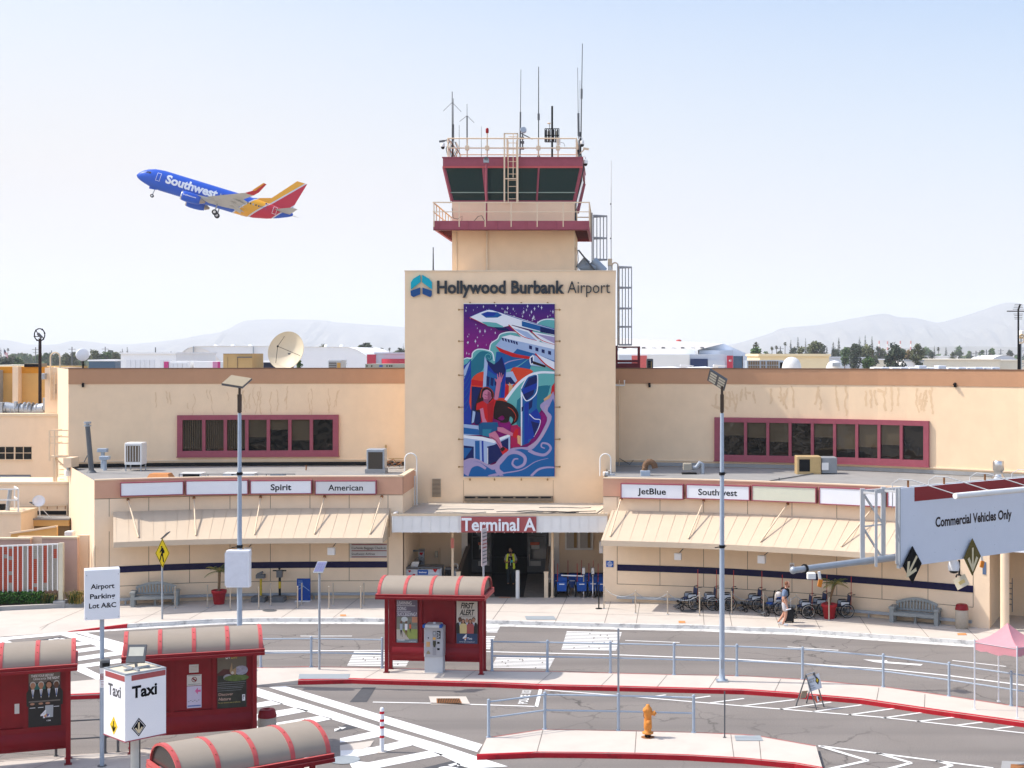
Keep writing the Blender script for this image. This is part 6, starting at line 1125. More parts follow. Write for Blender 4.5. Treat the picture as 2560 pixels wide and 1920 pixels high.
def bench_parts(t):
 for x in(-.92,.92):
  mb=MB();mb.bbox(x-.09,-.30,0,x+.09,-.14,.56,bench_m,.012);mb.bbox(x-.09,.14,0,x+.09,.30,.56,bench_m,.012);mb.build('leg',t,True);mb=MB();mb.bbox(x-.12,-.33,.56,x+.12,.32,.66,bench_m,.02);mb.build('armrest',t,True)
 mb=MB()
 for i in range(4):mb.bbox(-.84,-.30+i*.145,.38,.84,-.17+i*.145,.43,bench_m,.01)
 mb.bbox(-.84,-.31,.30,.84,-.27,.40,bench_m,.01);mb.bbox(-.05,-.05,.0,.05,.05,.38,bench_m,.01);mb.build('seat',t,True)
 mb=MB();fr=Fr((0,.26,.42),(1,0,0),(0,.14,1));n=16;top=lambda x:.30+.38*math.cos(x/.86*1.25)**1.0*.75
 for a in range(n):x0,x1=-.86+1.72*a/n,-.86+1.72*(a+1)/n;mb.prism([(x0,top(x0)-.12),(x1,top(x1)-.12),(x1,top(x1)),(x0,top(x0))],fr,.06,bench_m)
 mb.prism([(-.86,.03),(.86,.03),(.86,.12),(-.86,.12)],fr,.06,bench_m)
 for a in range(13):x=-.78+1.56*a/12;mb.prism([(x-.038,.12),(x+.038,.12),(x+.038,top(x)-.115),(x-.038,top(x)-.115)],fr,.035,bench_m,.012)
 mb.build('backrest',t,True)
bg='grey arched-back benches along the terminal'
pb=gd(388,1513,.15);b1=thing('park_bench','grey arched-back bench by the left wall behind the pedestrian sign','bench',pb,R(10),bg);bench_parts(b1)
pb=gd(2288,1557.5,.15);dup(b1,pb,R(-25),'grey arched-back bench beside the litter bin at the right end of the wall',bg)
potr=mat('red_planter_pot',(.40,.022,.028),.5,v=.06,dirt=.15);soil=mat('potting_soil',(.05,.035,.025),.95,v=.2)
leafy=mat('palm_frond_green',(.13,.16,.04),.6,v=.25,s=6);dryl=mat('palm_frond_yellow',(.36,.29,.08),.7,v=.2,s=6);bark=mat('palm_bark',(.20,.12,.06),.9,v=.25,s=14)
def fronds(mb,c,n,ln,rn,droop=1.,m=(leafy,),w_=.05,up=.6):
 for i in range(n):
  a=6.2832*i/n+rn.uniform(-.3,.3);e=rn.uniform(up-.3,up+.35);L_=ln*rn.uniform(.75,1.1);q=V(c);dirv=V((math.cos(a)*math.cos(e),math.sin(a)*math.cos(e),math.sin(e)));pts=[q]
  for k in range(6):dirv=(dirv+V((0,0,-.19*droop))).normalized();q=q+dirv*L_/6;pts.append(q)
  mm=m[i%len(m)]
  for k in range(6):
   p0,p1=pts[k],pts[k+1];t_=(p1-p0).normalized();s_=t_.cross(V((0,0,1))).normalized()
   for sg in(-1,1):
    for j in range(3):
     b=p0.lerp(p1,j/3);l_=w_*5*(1-abs(k+j/3-2.5)/4.2);tip=b+s_*sg*l_+t_*l_*.6+V((0,0,-l_*.45));mb.poly([b,b+t_*w_*.5,tip],mm)
  mb.tube(pts,[.012]*6+[.004],mm,4)
def planter(p,label,lean,rn,frond):
 t=thing('palm_planter',label,'potted palm',p);mb=MB();mb.lathe([(.21,0),(.23,.03),(.29,.48),(.33,.49),(.34,.62),(.32,.63),(.29,.62),(.28,.56)],p,potr,26);mb.build('pot',t);mb=MB();mb.lathe([(.285,.56),(0,.58)],p,soil,20);mb.build('soil',t)
 top=p+V((lean,0,1.42));mb=MB();mb.tube([p+V((-.02,0,.55)),p+V((lean*.2,0,.85)),p+V((lean*.6,0,1.15)),top],[.055,.05,.055,.065],bark,10)
 for i in range(14):z=.6+i*.06;c=p+V((lean*((z-.55)/.87)**1.3,0,z));mb.lathe([(.05,-.012),(.075,.015),(.05,.02)],c,bark,8)
 mb.build('trunk',t);mb=MB();fronds(mb,top,frond,.72,rn,1.15,(leafy,dryl,leafy),.042,.75);mb.build('crown',t);return t
planter(gd(547.6,1510,.15),'potted palm in a red tub by the left wall beside the white sign box',.02,random.Random(3),13);planter(gd(2073,1546,.15),'larger potted palm in a red tub among the wheelchairs on the right',.22,random.Random(6),16)
postm=mat('pale_brass_post',(.52,.45,.36),.4,metal=.3,v=.06)
ST=[(438,1521),(518.8,1518.7),(575.8,1525),(575.5,1524.5),(647,1523.7),(676.6,1514.5),(744,1522),(754.5,1513.6),(822.5,1522),(833,1513.6),(902,1522),(909.5,1513),(1510,1521.5),(1589,1533),(1669,1536),(1749,1539.6),(1829,1535.2),(1909,1539),(1991,1544),(2072.5,1551)]
del ST[3]
pg='slim pale rope posts along the terminal pavement'
where=['in front of the right arm of the left bench','left of the red palm tub by the left wall','right of the white sign box on the left lamp post','in front of the yellow luggage scale','between the two luggage scales','in front of the left edge of the blue panel','just right of the blue panel front post','nearer the road of the pair behind the solar light pole','behind the solar light pole, nearer the wall','nearer the road of the pair left of the ticket shelter','nearer the wall of the pair left of the ticket shelter','at the left end of the right-hand wall','under the first joint of the right-hand wall','left of the first wheelchair','between the first and second wheelchair','just right of the right lamp post','between the fourth wheelchair and the walking man','just right of the walking man','in front of the red palm tub on the right']
base=None;stp=[]
for(px,py),wh in zip(ST,where):
 p=gd(px,py,.15);lb='slim pale rope post '+wh;stp.append(p)
 if base is None:
  base=thing('rope_post',lb,'rope post',p,0,pg);mb=MB();mb.lathe([(.028,0),(.028,.95),(.034,.955),(.034,.98),(.012,.99),(0,.99)],(0,0,0),postm,12);mb.build('shaft',base,True);mb=MB();mb.lathe([(.06,0),(.06,.012),(.03,.016)],(0,0,0),grey,12);mb.build('foot',base,True)
 else:dup(base,p,0,lb,pg)
for i in range(11,18):
 a,b=stp[i]+V((0,0,.9)),stp[i+1]+V((0,0,.9));mb=MB();mb.tube([a.lerp(b,k/8)-V((0,0,.28*(1-(k/4-1)**2)))for k in range(9)],.010,grey,5);mb.build('chain',label='thin sagging chain between rope posts, number %s from the entrance'%['one','two','three','four','five','six','seven'][i-11],cat='chain',group='chains between the rope posts')
mb=MB();p=gd(1497,1521.7,.15);mb.lathe([(.15,0),(.15,.02),(.03,.03),(.028,.98),(.04,.99),(.04,1.04),(0,1.05)],p,black,16);mb.build('belt_post',label='black belt post with round foot right of the entrance alcove',cat='belt post')
for px,py,lb in((1459,1494,'steel belt post with white belt in front of the blue wheelchairs'),(1482,1494.5,'second steel belt post with a small notice on top in the right alcove')):
 p=gd(px,py,.15);t=thing('belt_post',lb,'belt post',p);mb=MB();mb.lathe([(.15,0),(.14,.02),(.035,.03),(.033,.98),(.042,.99),(.04,1.03),(0,1.04)],p,chrome,16);mb.build('shaft',t);mb=MB();mb.obox(p+V((0,-.02,1.22)),(.075,0,.0),(0,.02,.16),(0,.008,-.002),greyd);mb.obox(p+V((0,-.035,1.22)),(.06,0,.0),(0,.018,.13),(0,.006,-.001),paper);mb.build('notice_holder',t)
 if px<1470:mb=MB();q=gd(1403,1493,.15);mb.bar(p+V((0,0,.98)),q+V((.0,0,1.0)),.012,.05,white,(0,0,1));mb.build('belt',t)
# == wheelchairs
navyf=mat('navy_vinyl',(.012,.028,.10),.5,v=.1);bluef=mat('bright_blue_nylon',(.012,.075,.32),.45,v=.12,s=3);frm=mat('wheelchair_black_frame',(.02,.02,.022),.4,v=.05);flag=mat('red_flag_pole',(.42,.03,.02),.5)
def torus(mb,c,r,w_,m,n=26,k=6,ax='x'):
 c=V(c);vs=[]
 for i in range(n):
  a=6.2832*i/n;e=V((0,math.cos(a),math.sin(a)));q=V((1,0,0))
  for j in range(k):b=6.2832*j/k;vs.append(c+e*(r+w_*math.cos(b))+q*w_*math.sin(b))
 mb.add(vs,[(i*k+j,i*k+(j+1)%k,((i+1)%n)*k+(j+1)%k,((i+1)%n)*k+j)for i in range(n)for j in range(k)],m,True)
def wheelchair(t,fab,pole=1.75):
 """faces -Y, local frame at the ground under the seat"""
 for s_ in(-1,1):
  x=s_*.29;mb=MB();torus(mb,(x,.12,.305),.285,.020,black);w_=mb.build('wheel',t,True);mb=MB();torus(mb,(x+s_*.035,.12,.305),.25,.008,chrome,24,5)
  mb.tube([(x-.03,.12,.305),(x+.03,.12,.305)],.035,greyd,10)
  for i in range(8):a=.785*i;mb.bar((x,.12,.305),(x,.12+.27*math.cos(a),.305+.27*math.sin(a)),.010,.010,greyd)
  mb.build('spokes',w_,True)
  mb=MB();torus(mb,(s_*.24,-.42,.095),.075,.020,black,16,6);mb.tube([(s_*.24,-.42,.095),(s_*.24,-.36,.22),(s_*.24,-.36,.28)],.016,frm,6);mb.build('caster',t,True)
  mb=MB();x=s_*.235;mb.tube([(x,.22,.20),(x,.24,.5),(x,.28,.92),(x,.31,.96),(x,.42,.97)],.014,frm,6);mb.tube([(x,.24,.5),(x,-.22,.5),(x,-.30,.46),(x,-.42,.18)],.014,frm,6);mb.tube([(x,.22,.22),(x,-.34,.22)],.014,frm,6);mb.tube([(x,-.22,.5),(x,-.30,.24)],.014,frm,6);mb.build('side_frame',t,True)
  mb=MB();mb.tube([(x,.24,.70),(x,-.12,.70),(x,-.16,.66),(x,-.16,.5)],.013,frm,6);mb.bbox(x-.03,-.12,.70,x+.03,.18,.735,black,.01);mb.build('armrest',t,True)
  mb=MB();mb.tube([(x,.36,.97),(x,.47,.975)],.019,black,8);mb.build('handle',t,True)
  mb=MB();mb.tube([(x,-.40,.22),(x*.95,-.56,.16)],.013,frm,6);mb.obox((x*.62,-.60,.15),(.10,0,0),(0,.08,.04),(0,-.008,.014),greyd);mb.bar((x,-.42,.3),(x,-.50,.36),.08,.10,black);mb.build('footrest',t,True)
  mb=MB();mb.obox((s_*.252,.03,.60),(.004,0,0),(0,.17,0),(0,0,.07),mat('pale_side_guard',(.55,.58,.60),.4));mb.build('side_guard',t,True)
 mb=MB();mb.bbox(-.23,-.24,.47,.23,.22,.525,fab,.02);mb.build('seat',t,True);mb=MB();mb.obox((0,.262,.71),(.225,0,0),(0,.012,0),(0,.025,.21),fab);mb.build('backrest',t,True);mb=MB();mb.bar((-.22,0,.22),(.22,0,.48),.02,.03,frm);mb.bar((.22,.02,.22),(-.22,.02,.48),.02,.03,frm);mb.build('cross_brace',t,True)
 mb=MB();mb.tube([(.20,.30,.35),(.20,.31,pole)],.014,flag,6);mb.build('flag_pole',t,True)
WC=[(1724,1523,8),(1772,1524,0),(1815,1525,-4),(1884,1528,6),(1934,1537,12),(2010,1544,-2),(2046,1538,5),(2107,1543,0)]
wl=['wheelchair with raised footrests first in the row right of the entrance','wheelchair second in the row, left of the right lamp post','wheelchair half hidden behind the right lamp post','wheelchair with raised footrests between the lamp post and the walking man','wheelchair with bright blue seat behind the walking man','wheelchair just right of the walking man with pale wheel rims','wheelchair between the walking man and the red palm tub','navy wheelchair at the right end of the row behind the red palm tub']
wg='wheelchairs parked along the right wall'
proto=None
for(px,py,a),lb in zip(WC,wl):
 p=gd(px,py,.15)
 if 'bright blue' in lb:t=thing('wheelchair',lb,'wheelchair',p,R(-78+a),wg);wheelchair(t,bluef,1.72)
 elif proto is None:proto=thing('wheelchair',lb,'wheelchair',p,R(-82+a),wg);wheelchair(proto,navyf)
 else:dup(proto,p,R(-84+a),lb,wg)
ag='wheelchairs parked in the right alcove'
proto2=None
AL=[(1407,1491,175,'wheelchair with blue back at the left of the alcove front row'),(1453,1491,185,'wheelchair with blue back behind the steel belt post'),(1484,1490,178,'wheelchair with dark back behind the second belt post'),(1504,1491,188,'wheelchair squeezed against the right side wall of the alcove'),(1396,1482,180,'wheelchair in the alcove back row beside the canopy column'),(1430,1482,184,'wheelchair in the alcove back row between the two blue backs'),(1466,1481,176,'wheelchair in the alcove back row right of the steel belt post'),(1494,1482,181,'wheelchair in the alcove back row near the side wall')]
for k,(px,py,a,lb)in enumerate(AL):
 p=gd(px,py,.15)
 if proto2 is None:
  proto2=thing('wheelchair',lb,'wheelchair',p,R(a),ag);wheelchair(proto2,bluef,1.55);mb=MB();f=Fr((0,.285,.30),(-1,0,0));mb.prism([(-.21,0),(.21,0),(.22,.42),(-.22,.42)],f,.10,bluef);bk=mb.build('back_pouch',proto2,True);mb=MB();mb.rect(f,-.12,.30,.12,.34,white,.104);mb.build('white_print',bk,True)
 else:dup(proto2,p,R(a),lb,ag)
for px,py,top,m,lb in((648,1504,1432,mat('yellow_black_column',(.55,.38,.03),.5,v=.2,s=12),'luggage scale with yellow column by the left wall'),(695.5,1504,1423,black,'luggage scale with black column and cross-shaped head by the left wall')):
 p=gd(px,py,.15);d=p.y;t=thing('luggage_scale',lb,'luggage scale',p);mb=MB();mb.bbox(p.x-.32,d-.25,.15,p.x+.30,d+.4,.38,greyd,.02);mb.build('platform',t);mb=MB();mb.tube([(p.x,d+.3,.3),(p.x,d+.3,zz(top+18,d))],.055,m,10);mb.build('column',t);mb=MB();zt=zz(top,d)
 if px<680:mb.bbox(p.x-.2,d+.15,zt-.28,p.x+.2,d+.4,zt-.1,greyd,.02);mb.bar((p.x-.12,d+.2,zt-.1),(p.x+.12,d+.2,zt),.15,.1,greyd)
 else:mb.bbox(p.x-.13,d+.15,zt-.4,p.x+.13,d+.4,zt-.08,greyd,.02);mb.bar((p.x-.3,d+.25,zt-.1),(p.x+.3,d+.25,zt-.1),.05,.05,black);mb.ball((p.x,d+.25,zt),.06,black,8);mb.tube([(p.x,d+.3,zt-.6),(p.x,d+.3,zt-.9)],.06,mat('yellow_black_column',(.55,.38,.03)),8)
 mb.build('head',t)
p=gd(759,1503,.15);d=p.y;t=thing('blue_panel','tall blue freestanding panel against the left wall','display panel',p);mb=MB();mb.bbox(xx(742,d),d,.18,xx(775.6,d),d+.08,zz(1446.5,d),mat('deep_blue_panel',(.008,.055,.27),.45,v=.05),.01);mb.build('board',t);mb=MB();mb.box(xx(742,d)-.05,d-.2,.15,xx(775,d)+.04,d+.3,.18,whitep);mb.build('base',t);mb=MB();f=Fr((xx(759,d),d-.002,zz(1446.5,d)),(1,0,0))
for i in range(4):mb.rect(f,-.24,-.12-.07*i,-.05+.02*i,-.1-.07*i,mat('pale_blue_print',(.25,.38,.55),.5),.003)
mb.flat([(-.25,-.5),(0,-.36),(.26,-.56),(.26,-.53),(0,-.33),(-.25,-.47)],f,mat('pale_blue_print',(.25,.38,.55)),.003);mb.build('print',t)
p=gd(1058,1497,.15);dsk=thing('checkin_desk','grey curbside desk with red hearts and a blue airline panel in the left alcove','desk',(xx(1058,65.9),66,.15));d=65.9;za,zb_=zz(1421,d),zz(1444,d);mb=MB();mb.box(xx(1010,d),d,.15,xx(1015,d),d+.8,za,grey);mb.box(xx(1099,d),d,.15,xx(1104,d),d+.8,za,grey);mb.box(xx(1015,d),d+.03,zb_,xx(1099,d),d+.06,za-.05,mat('silver_desk_front',(.50,.51,.53),.4,v=.03));mb.box(xx(1010,d)-.02,d-.03,za,xx(1104,d)+.02,d+.85,za+.06,greyd);mb.box(xx(1015,d),d+.02,zz(1433,d)-.01,xx(1099,d),d+.03,zz(1433,d)+.01,white);mb.build('counter',dsk)
mb=MB();mb.box(xx(1017,d),d+.1,.3,xx(1097,d),d+.7,zb_-.03,mat('cream_luggage_well',(.55,.48,.38),.7));mb.build('luggage_well',dsk);mb=MB();f=Fr((xx(1057,d),d+.03,zz(1431,d)),(1,0,0));mb.prism([(-.22,-.11),(.22,-.11),(.24,-.09),(.24,.09),(.22,.11),(-.22,.11),(-.24,.09),(-.24,-.09)],f,.02,blue);mb.text('Southwest',f,0,-.03,.075,white,w=.36,bold=.03,n=.024);mb.build('airline_panel',dsk)
for px,py,s_ in((1024,1428,.055),(1035,1437,.055),(1088,1426,.085)):
 f=Fr(at(px,py,d+.028),(1,0,0));q=[(s_*1.1*math.sin(a)**3,s_*(.95*math.cos(a)-.38*math.cos(2*a)-.14*math.cos(3*a)))for a in[6.2832*k/20 for k in range(20)]];mb=MB();mb.prism(q,f,.006,mat('heart_red',(.45,.01,.015),.5),.001);mb.build('heart',dsk)
mb=MB();mb.obox((xx(1036,d),d+.2,za+.16),(.16,0,0),(.03,.05,.11),(0,-.006,.003),paper);mb.build('tilted_card',label='white tilted card on the curbside desk',cat='card')
mb=MB();mb.box(xx(1046,67.5),67.5,.15,xx(1060,67.5),67.8,zz(1374,67.5),grey);mb.box(xx(1021,67.4),67.4,zz(1379,67.4),xx(1061,67.4),67.45,zz(1375,67.4),greyd);f=Fr(at(1053,1384,67.49),(1,0,0));q=[(.075*math.sin(a)**3*1.1,.075*(.95*math.cos(a)-.38*math.cos(2*a)-.14*math.cos(3*a)))for a in[6.2832*k/20 for k in range(20)]];mb.prism(q,f,.006,mat('heart_red',(.45,.01,.015)),.001);mb.build('kiosk',label='grey kiosk with a red heart behind the curbside desk',cat='kiosk')
t=thing('pedestal_fan','dark pedestal fan standing behind the curbside desk','fan',(xx(1050,67),67,.15));c=at(1050,1405,67);mb=MB();mb.lathe([(.2,0),(.2,.03),(.03,.05),(.025,c.z-.15)],(c.x,67,.15),black,12);mb.build('stand',t);mb=MB();A=Matrix.Rotation(R(90),3,'X')
for r_ in(.24,.18,.12,.05):tr=[c+V((r_*math.cos(a*.314),-.04,r_*math.sin(a*.314)))for a in range(21)];mb.tube(tr,.012,greyd,5)
for a in range(10):mb.tube([c+V((0,-.05,0)),c+V((.24*math.cos(a*.628),-.03,.24*math.sin(a*.628)))],.006,greyd,4)
mb.lathe([(.07,-.1),(.07,.1)],c,black,12,A);mb.build('cage',t)
t=thing('podium','small dark podium with a chrome tubular chair beside the left canopy column','podium',gd(1125,1492,.15));d=66.;mb=MB();mb.box(xx(1113,d),d,.15,xx(1128,d),d+.5,zz(1424,d),black);mb.box(xx(1112,d),d-.05,zz(1424,d),xx(1146,d),d+.5,zz(1421,d),greyd);mb.build('stand',t);mb=MB();c=V((xx(1139,d),d,1.5));mb.tube([c+V((-.1,0,-.45)),c+V((-.1,0,.05)),c+V((-.05,0,.13)),c+V((.07,0,.13)),c+V((.1,0,.05)),c+V((.1,0,-.45))],.02,chrome,6);mb.box(c.x-.1,d,1.05,c.x+.12,d+.05,1.3,grey);mb.build('chair_frame',t)
mb=MB();d=68.9;mb.box(xx(1088,d),d-.08,zz(1393,d),xx(1095,d),d,zz(1378,d),mat('cream_box',(.55,.52,.42),.6));mb.tube([(xx(1099,d),d-.04,zz(1412,d)),(xx(1099,d),d-.04,zz(1370,d))],.03,creamp,6);mb.build('wall_phone',label='cream wall box and conduit on the back wall of the left alcove',cat='wall box')
t=thing('folding_sign','grey A-frame ride pick-up sign with an orange plate below on the near lane','folding sign',gd(2040,1768));top=1.07
a1,a2,b1_,b2_=gd(2041.5,1774),gd(2060,1767.4),gd(1990,1764.6),gd(2016,1758);ta,tb=V((gd(2028,1768).x,45.75,1.16)),V((gd(2012,1768).x,45.75,1.10))
ta=at(2035,1681,45.8);tb=at(2015,1687,45.7);mb=MB()
for p,q in((a1,tb),(a2,ta),(b1_,tb),(b2_,ta)):mb.bar(p,q,.035,.03,greyd)
mb.bar(ta,tb,.03,.03,grey);mb.build('frame',t);X=(a2-a1);X.z=0;X=(X.normalized()+V((.0,0,0))).normalized();c0_=at(2023.5,1730.5,45.65);c1_=at(2054.5,1719.5,45.75);c2_=at(2046,1688,45.9);c3_=at(2016,1694,45.8);f=Fr(c0_,c1_-c0_,c3_-c0_);w_,h_=(c1_-c0_).length,(c3_-c0_).length;mb=MB();mb.prism([(0,0),(w_,0),(w_,h_),(0,h_)],f,.02,mat('grey_coroplast',(.50,.52,.55),.5,v=.04));sb=mb.build('board',t)
mb=MB();mb.text('RIDE SHARE',f,w_*.34,h_*.72,.05,greyd,w=w_*.46,bold=.02,n=.023);mb.text('PICK UP',f,w_*.34,h_*.56,.05,greyd,w=w_*.38,bold=.02,n=.023);mb.text('Please',f,w_*.3,h_*.30,.04,greyd,w=w_*.3,n=.023);mb.text('wait here',f,w_*.3,h_*.14,.04,greyd,w=w_*.4,n=.023);mb.flat([(w_*.76,h_*.28),(w_*.92,h_*.56),(w_*.76,h_*.86),(w_*.60,h_*.56)],f,blackp,.023);mb.rect(f,w_*.74,h_*.44,w_*.78,h_*.68,am,.026);mb.flat([(w_*.66,h_*.52),(w_*.76,h_*.74),(w_*.86,h_*.52),(w_*.82,h_*.52),(w_*.76,h_*.66),(w_*.70,h_*.52)],f,am,.026);mb.build('print',sb)
c0_,c1_,c3_=at(2040.5,1757,45.62),at(2055,1752,45.8),at(2033.5,1742,45.68);f=Fr(c0_,c1_-c0_,c3_-c0_);w_,h_=(c1_-c0_).length,(c3_-c0_).length;mb=MB();mb.prism([(0,0),(w_,0),(w_,h_),(0,h_)],f,.015,orr);mb.flat([(w_*.2,h_*.1),(w_*.4,h_*.9),(w_*.7,h_*.9),(w_*.5,h_*.1)],f,white,.018);mb.flat([(w_*.45,h_*.3),(w_*.6,h_*.8),(w_*.8,h_*.7),(w_*.7,h_*.3)],f,blackp,.020);mb.build('orange_plate',t)
c0_,c1_,c3_=at(1999,1746,45.9),at(2016,1744,46),at(2004,1729,45.85);f=Fr(c0_,c1_-c0_,c3_-c0_);mb=MB();mb.prism([(0,0),(.22,0),(.22,.26),(0,.26)],f,.015,mat('tan_plate_back',(.40,.33,.24),.7,v=.1));mb.build('rear_plate',t)
cn=[V((11.27,45.0,.15)),V((12.3,43.95,.15)),V((13.35,45.0,.15)),V((12.3,46.05,.15))];t=thing('canopy_tent','small faded pink pop-up canopy on white legs on the middle island','canopy tent',(12.3,45,.15));pink=mat('faded_pink_canvas',(.62,.28,.31),.8,v=.06,s=2)
for c in cn:mb=MB();mb.bar(c,c+V((0,0,2.2)),.035,.035,white);mb.box(c.x-.05,c.y-.05,.15,c.x+.05,c.y+.05,.165,white);mb.build('leg',t)
pk=V((12.3,45.0,2.86));mb=MB();n_=7
for i in range(4):
 a,b=cn[i]+V((0,0,2.15)),cn[(i+1)%4]+V((0,0,2.15));row=[]
 for k in range(n_+1):
  rr=[]
  for j in range(n_+1):
   e=a.lerp(b,j/n_);e.z-=.06*math.sin(math.pi*j/n_);p=e.lerp(pk,k/n_);p.z-=.10*math.sin(math.pi*k/n_);rr.append(p)
  row.append(rr)
 mb.add([p for r_ in row for p in r_],[(k*(n_+1)+j,k*(n_+1)+j+1,(k+1)*(n_+1)+j+1,(k+1)*(n_+1)+j)for k in range(n_)for j in range(n_)],pink,True)
 va=[row[0][j]+V((0,0,.0))for j in range(n_+1)];vb=[p-V((0,0,.26+.03*math.sin(j*2.1)))for j,p in enumerate(va)];mb.add(va+vb,[(j,j+1,n_+2+j,n_+1+j)for j in range(n_)],pink,True)
mb.build('canvas',t);mb=MB()
for i in range(4):a,b=cn[i]+V((0,0,2.1)),cn[(i+1)%4]+V((0,0,2.1));mb.tube([a,b],.012,grey,5);mb.tube([cn[i]+V((0,0,2.1)),V((12.3,45,2.4))],.012,grey,5)
mb.build('truss',t)
# == people
def skinned(chains,m,sub=1,extra=None):
 """chains of (x, y, z, radius) joined where points coincide; grown with Skin and Subdivision and baked to a mesh"""
 vs,es,rs,idx=[],[],[],{}
 for ch in chains:
  prev=None
  for x,y,z,r in ch:
   k=(round(x,3),round(y,3),round(z,3))
   if k not in idx:idx[k]=len(vs);vs.append((x,y,z));rs.append(r)
   if prev is not None and prev!=idx[k]:es.append((prev,idx[k]))
   prev=idx[k]
 me=bpy.data.meshes.new('sk');me.from_pydata(vs,es,[]);o=bpy.data.objects.new('sk',me);C.objects.link(o)
 s=o.modifiers.new('s','SKIN');s.use_smooth_shade=True
 for i,r in enumerate(rs):me.skin_vertices[0].data[i].radius=(r,r)if not isinstance(r,tuple)else r
 me.skin_vertices[0].data[0].use_root=True
 if sub:sb=o.modifiers.new('b','SUBSURF');sb.levels=sub;sb.render_levels=sub
 dg=bpy.context.evaluated_depsgraph_get();dg.update();ev=bpy.data.meshes.new_from_object(o.evaluated_get(dg))
 V_=[tuple(v.co)for v in ev.vertices];F_=[tuple(p.vertices)for p in ev.polygons]
 bpy.data.objects.remove(o);bpy.data.meshes.remove(me);bpy.data.meshes.remove(ev);return V_,F_
def skmesh(parts,name,parent):
 mb=MB()
 for chains,m,sub in parts:v_,f_=skinned(chains,m,sub);mb.add(v_,f_,m,True)
 return mb,name,parent
def head(mb,c,fw,sk,r=.105):
 """head with nose, brow, ears and mouth; fw is the facing direction"""
 c=V(c);fw=V(fw).normalized();s=fw.cross(V((0,0,1))).normalized();u=s.cross(fw);A=Matrix((s,fw,u)).transposed()
 vs=[];n,k=16,12
 for i in range(k+1):
  t=math.pi*i/k
  for j in range(n):
   a=6.2832*j/n;x,y,z=math.sin(t)*math.cos(a)*.74,math.sin(t)*math.sin(a)*.92,-math.cos(t)*1.16
   if z<-.3:x*=.86;y=y*.9+(.10 if y>0 else .0)
   if y>.75 and-.35<z<.1 and abs(x)<.2:y+=.20*(1-abs(z+.18)/.3)
   vs.append(c+A@V((x,y,z))*r)
 mb.add(vs,[(i*n+j,i*n+(j+1)%n,(i+1)*n+(j+1)%n,(i+1)*n+j)for i in range(k)for j in range(n)],sk,True)
 for sx in(-1,1):mb.ball(c+A@V((sx*.76,-.05,-.05))*r,r*.22,sk,8,(.5,1,1.3));mb.ball(c+A@V((sx*.27,.84,.08))*r,r*.085,glassd,6)
 mb.ball(c+A@V((0,.86,-.52))*r,r*.16,mat('lip_tone',(.30,.11,.09),.6),6,(1.6,.5,.4));return A
def hand(c,d,palm,s=1.):
 """chains for a palm, four fingers of different lengths and a thumb"""
 c,d,palm=V(c),V(d).normalized(),V(palm).normalized();w_=d.cross(palm).normalized();P=lambda v,r:(*v,r);ch=[[P(c,.024*s),P(c+d*.05*s,.028*s),P(c+d*.085*s,.026*s)]]
 for i,L_ in enumerate((.062,.075,.07,.055)):
  b=c+d*.085*s+w_*(i-1.5)*.019*s;m1=b+d*L_*.5*s+palm*.008*s;ch.append([P(b,.0095*s),P(m1,.0088*s),P(m1+(d*.7+palm*.6).normalized()*L_*.5*s,.0075*s)])
 b=c+d*.03*s-w_*.028*s;m1=b+(d*.6-w_*.8).normalized()*.035*s;return ch,[[P(b,.011*s),P(m1,.010*s),P(m1+(d*.9+palm*.4).normalized()*.03*s,.0085*s)]]
def local(ch,p,yaw):
 M_=Matrix.Translation(V(p))@Matrix.Rotation(yaw,4,'Z');return[[(*(M_@V(q[:3])),q[3])for q in c]for c in ch]
def figure(p,yaw,T,skm,name_lbl,hd_c,hd_f,hr):
 pass
skA=mat('fair_skin',(.58,.30,.20),.6,v=.05);skB=mat('warm_brown_skin',(.32,.16,.09),.6,v=.05);skC=mat('tan_skin',(.42,.22,.14),.6,v=.05)
def put(t,name,items,p,yaw,sub=1):
 mb=MB()
 for ch,m in items:v_,f_=skinned(local(ch,p,yaw),m,sub);mb.add(v_,f_,m,True)
 return mb
p=gd(1962,1564,.15);yaw=R(78);t=thing('person','man in blue-grey T-shirt and pale shorts walking with a backpack and looking down','person',p)
W=lambda q:(Matrix.Translation(p)@Matrix.Rotation(yaw,4,'Z'))@V(q)
hL,tL=hand((-.25,-.13,.80),(0,-.25,-1),(1,0,0));hR_,tR=hand((.26,.03,.76),(0,-.1,-1),(-1,0,0))
body=[[(0,.02,.98,.14),(0,.0,1.18,.145),(0,-.0,1.40,.13),(0,-.03,1.52,.06),(0,-.06,1.60,.055)],[(0,0,1.40,.13),(-.17,.0,1.43,.07),(-.22,.02,1.16,.052),(-.24,-.08,.95,.042),(-.25,-.13,.80,.028)],[(0,0,1.40,.13),(.17,0,1.43,.07),(.23,.06,1.15,.052),(.25,.06,.92,.040),(.26,.03,.76,.028)],[(0,.02,.98,.14),(-.10,.0,.90,.095),(-.10,-.06,.52,.065),(-.10,-.02,.32,.062),(-.10,.06,.12,.040),(-.10,.05,.05,.042)],[(0,.02,.98,.14),(.10,.02,.90,.095),(.10,.02,.52,.065),(.10,.12,.34,.062),(.10,.26,.16,.042),(.10,.28,.08,.042)]]
mb=put(t,'body',[(body,skA)],p,yaw);
for ch in(hL,tL,hR_,tR):v_,f_=skinned(local(ch,p,yaw),skA,1);mb.add(v_,f_,skA,True)
head(mb,W((0,-.10,1.69)),(Matrix.Rotation(yaw,3,'Z')@V((0,-1,-.45))),skA);mb.build('body',t)
shirt=mat('heather_blue_shirt',(.20,.26,.37),.85,v=.08,s=8);short=mat('pale_grey_shorts',(.55,.53,.54),.85,v=.04)
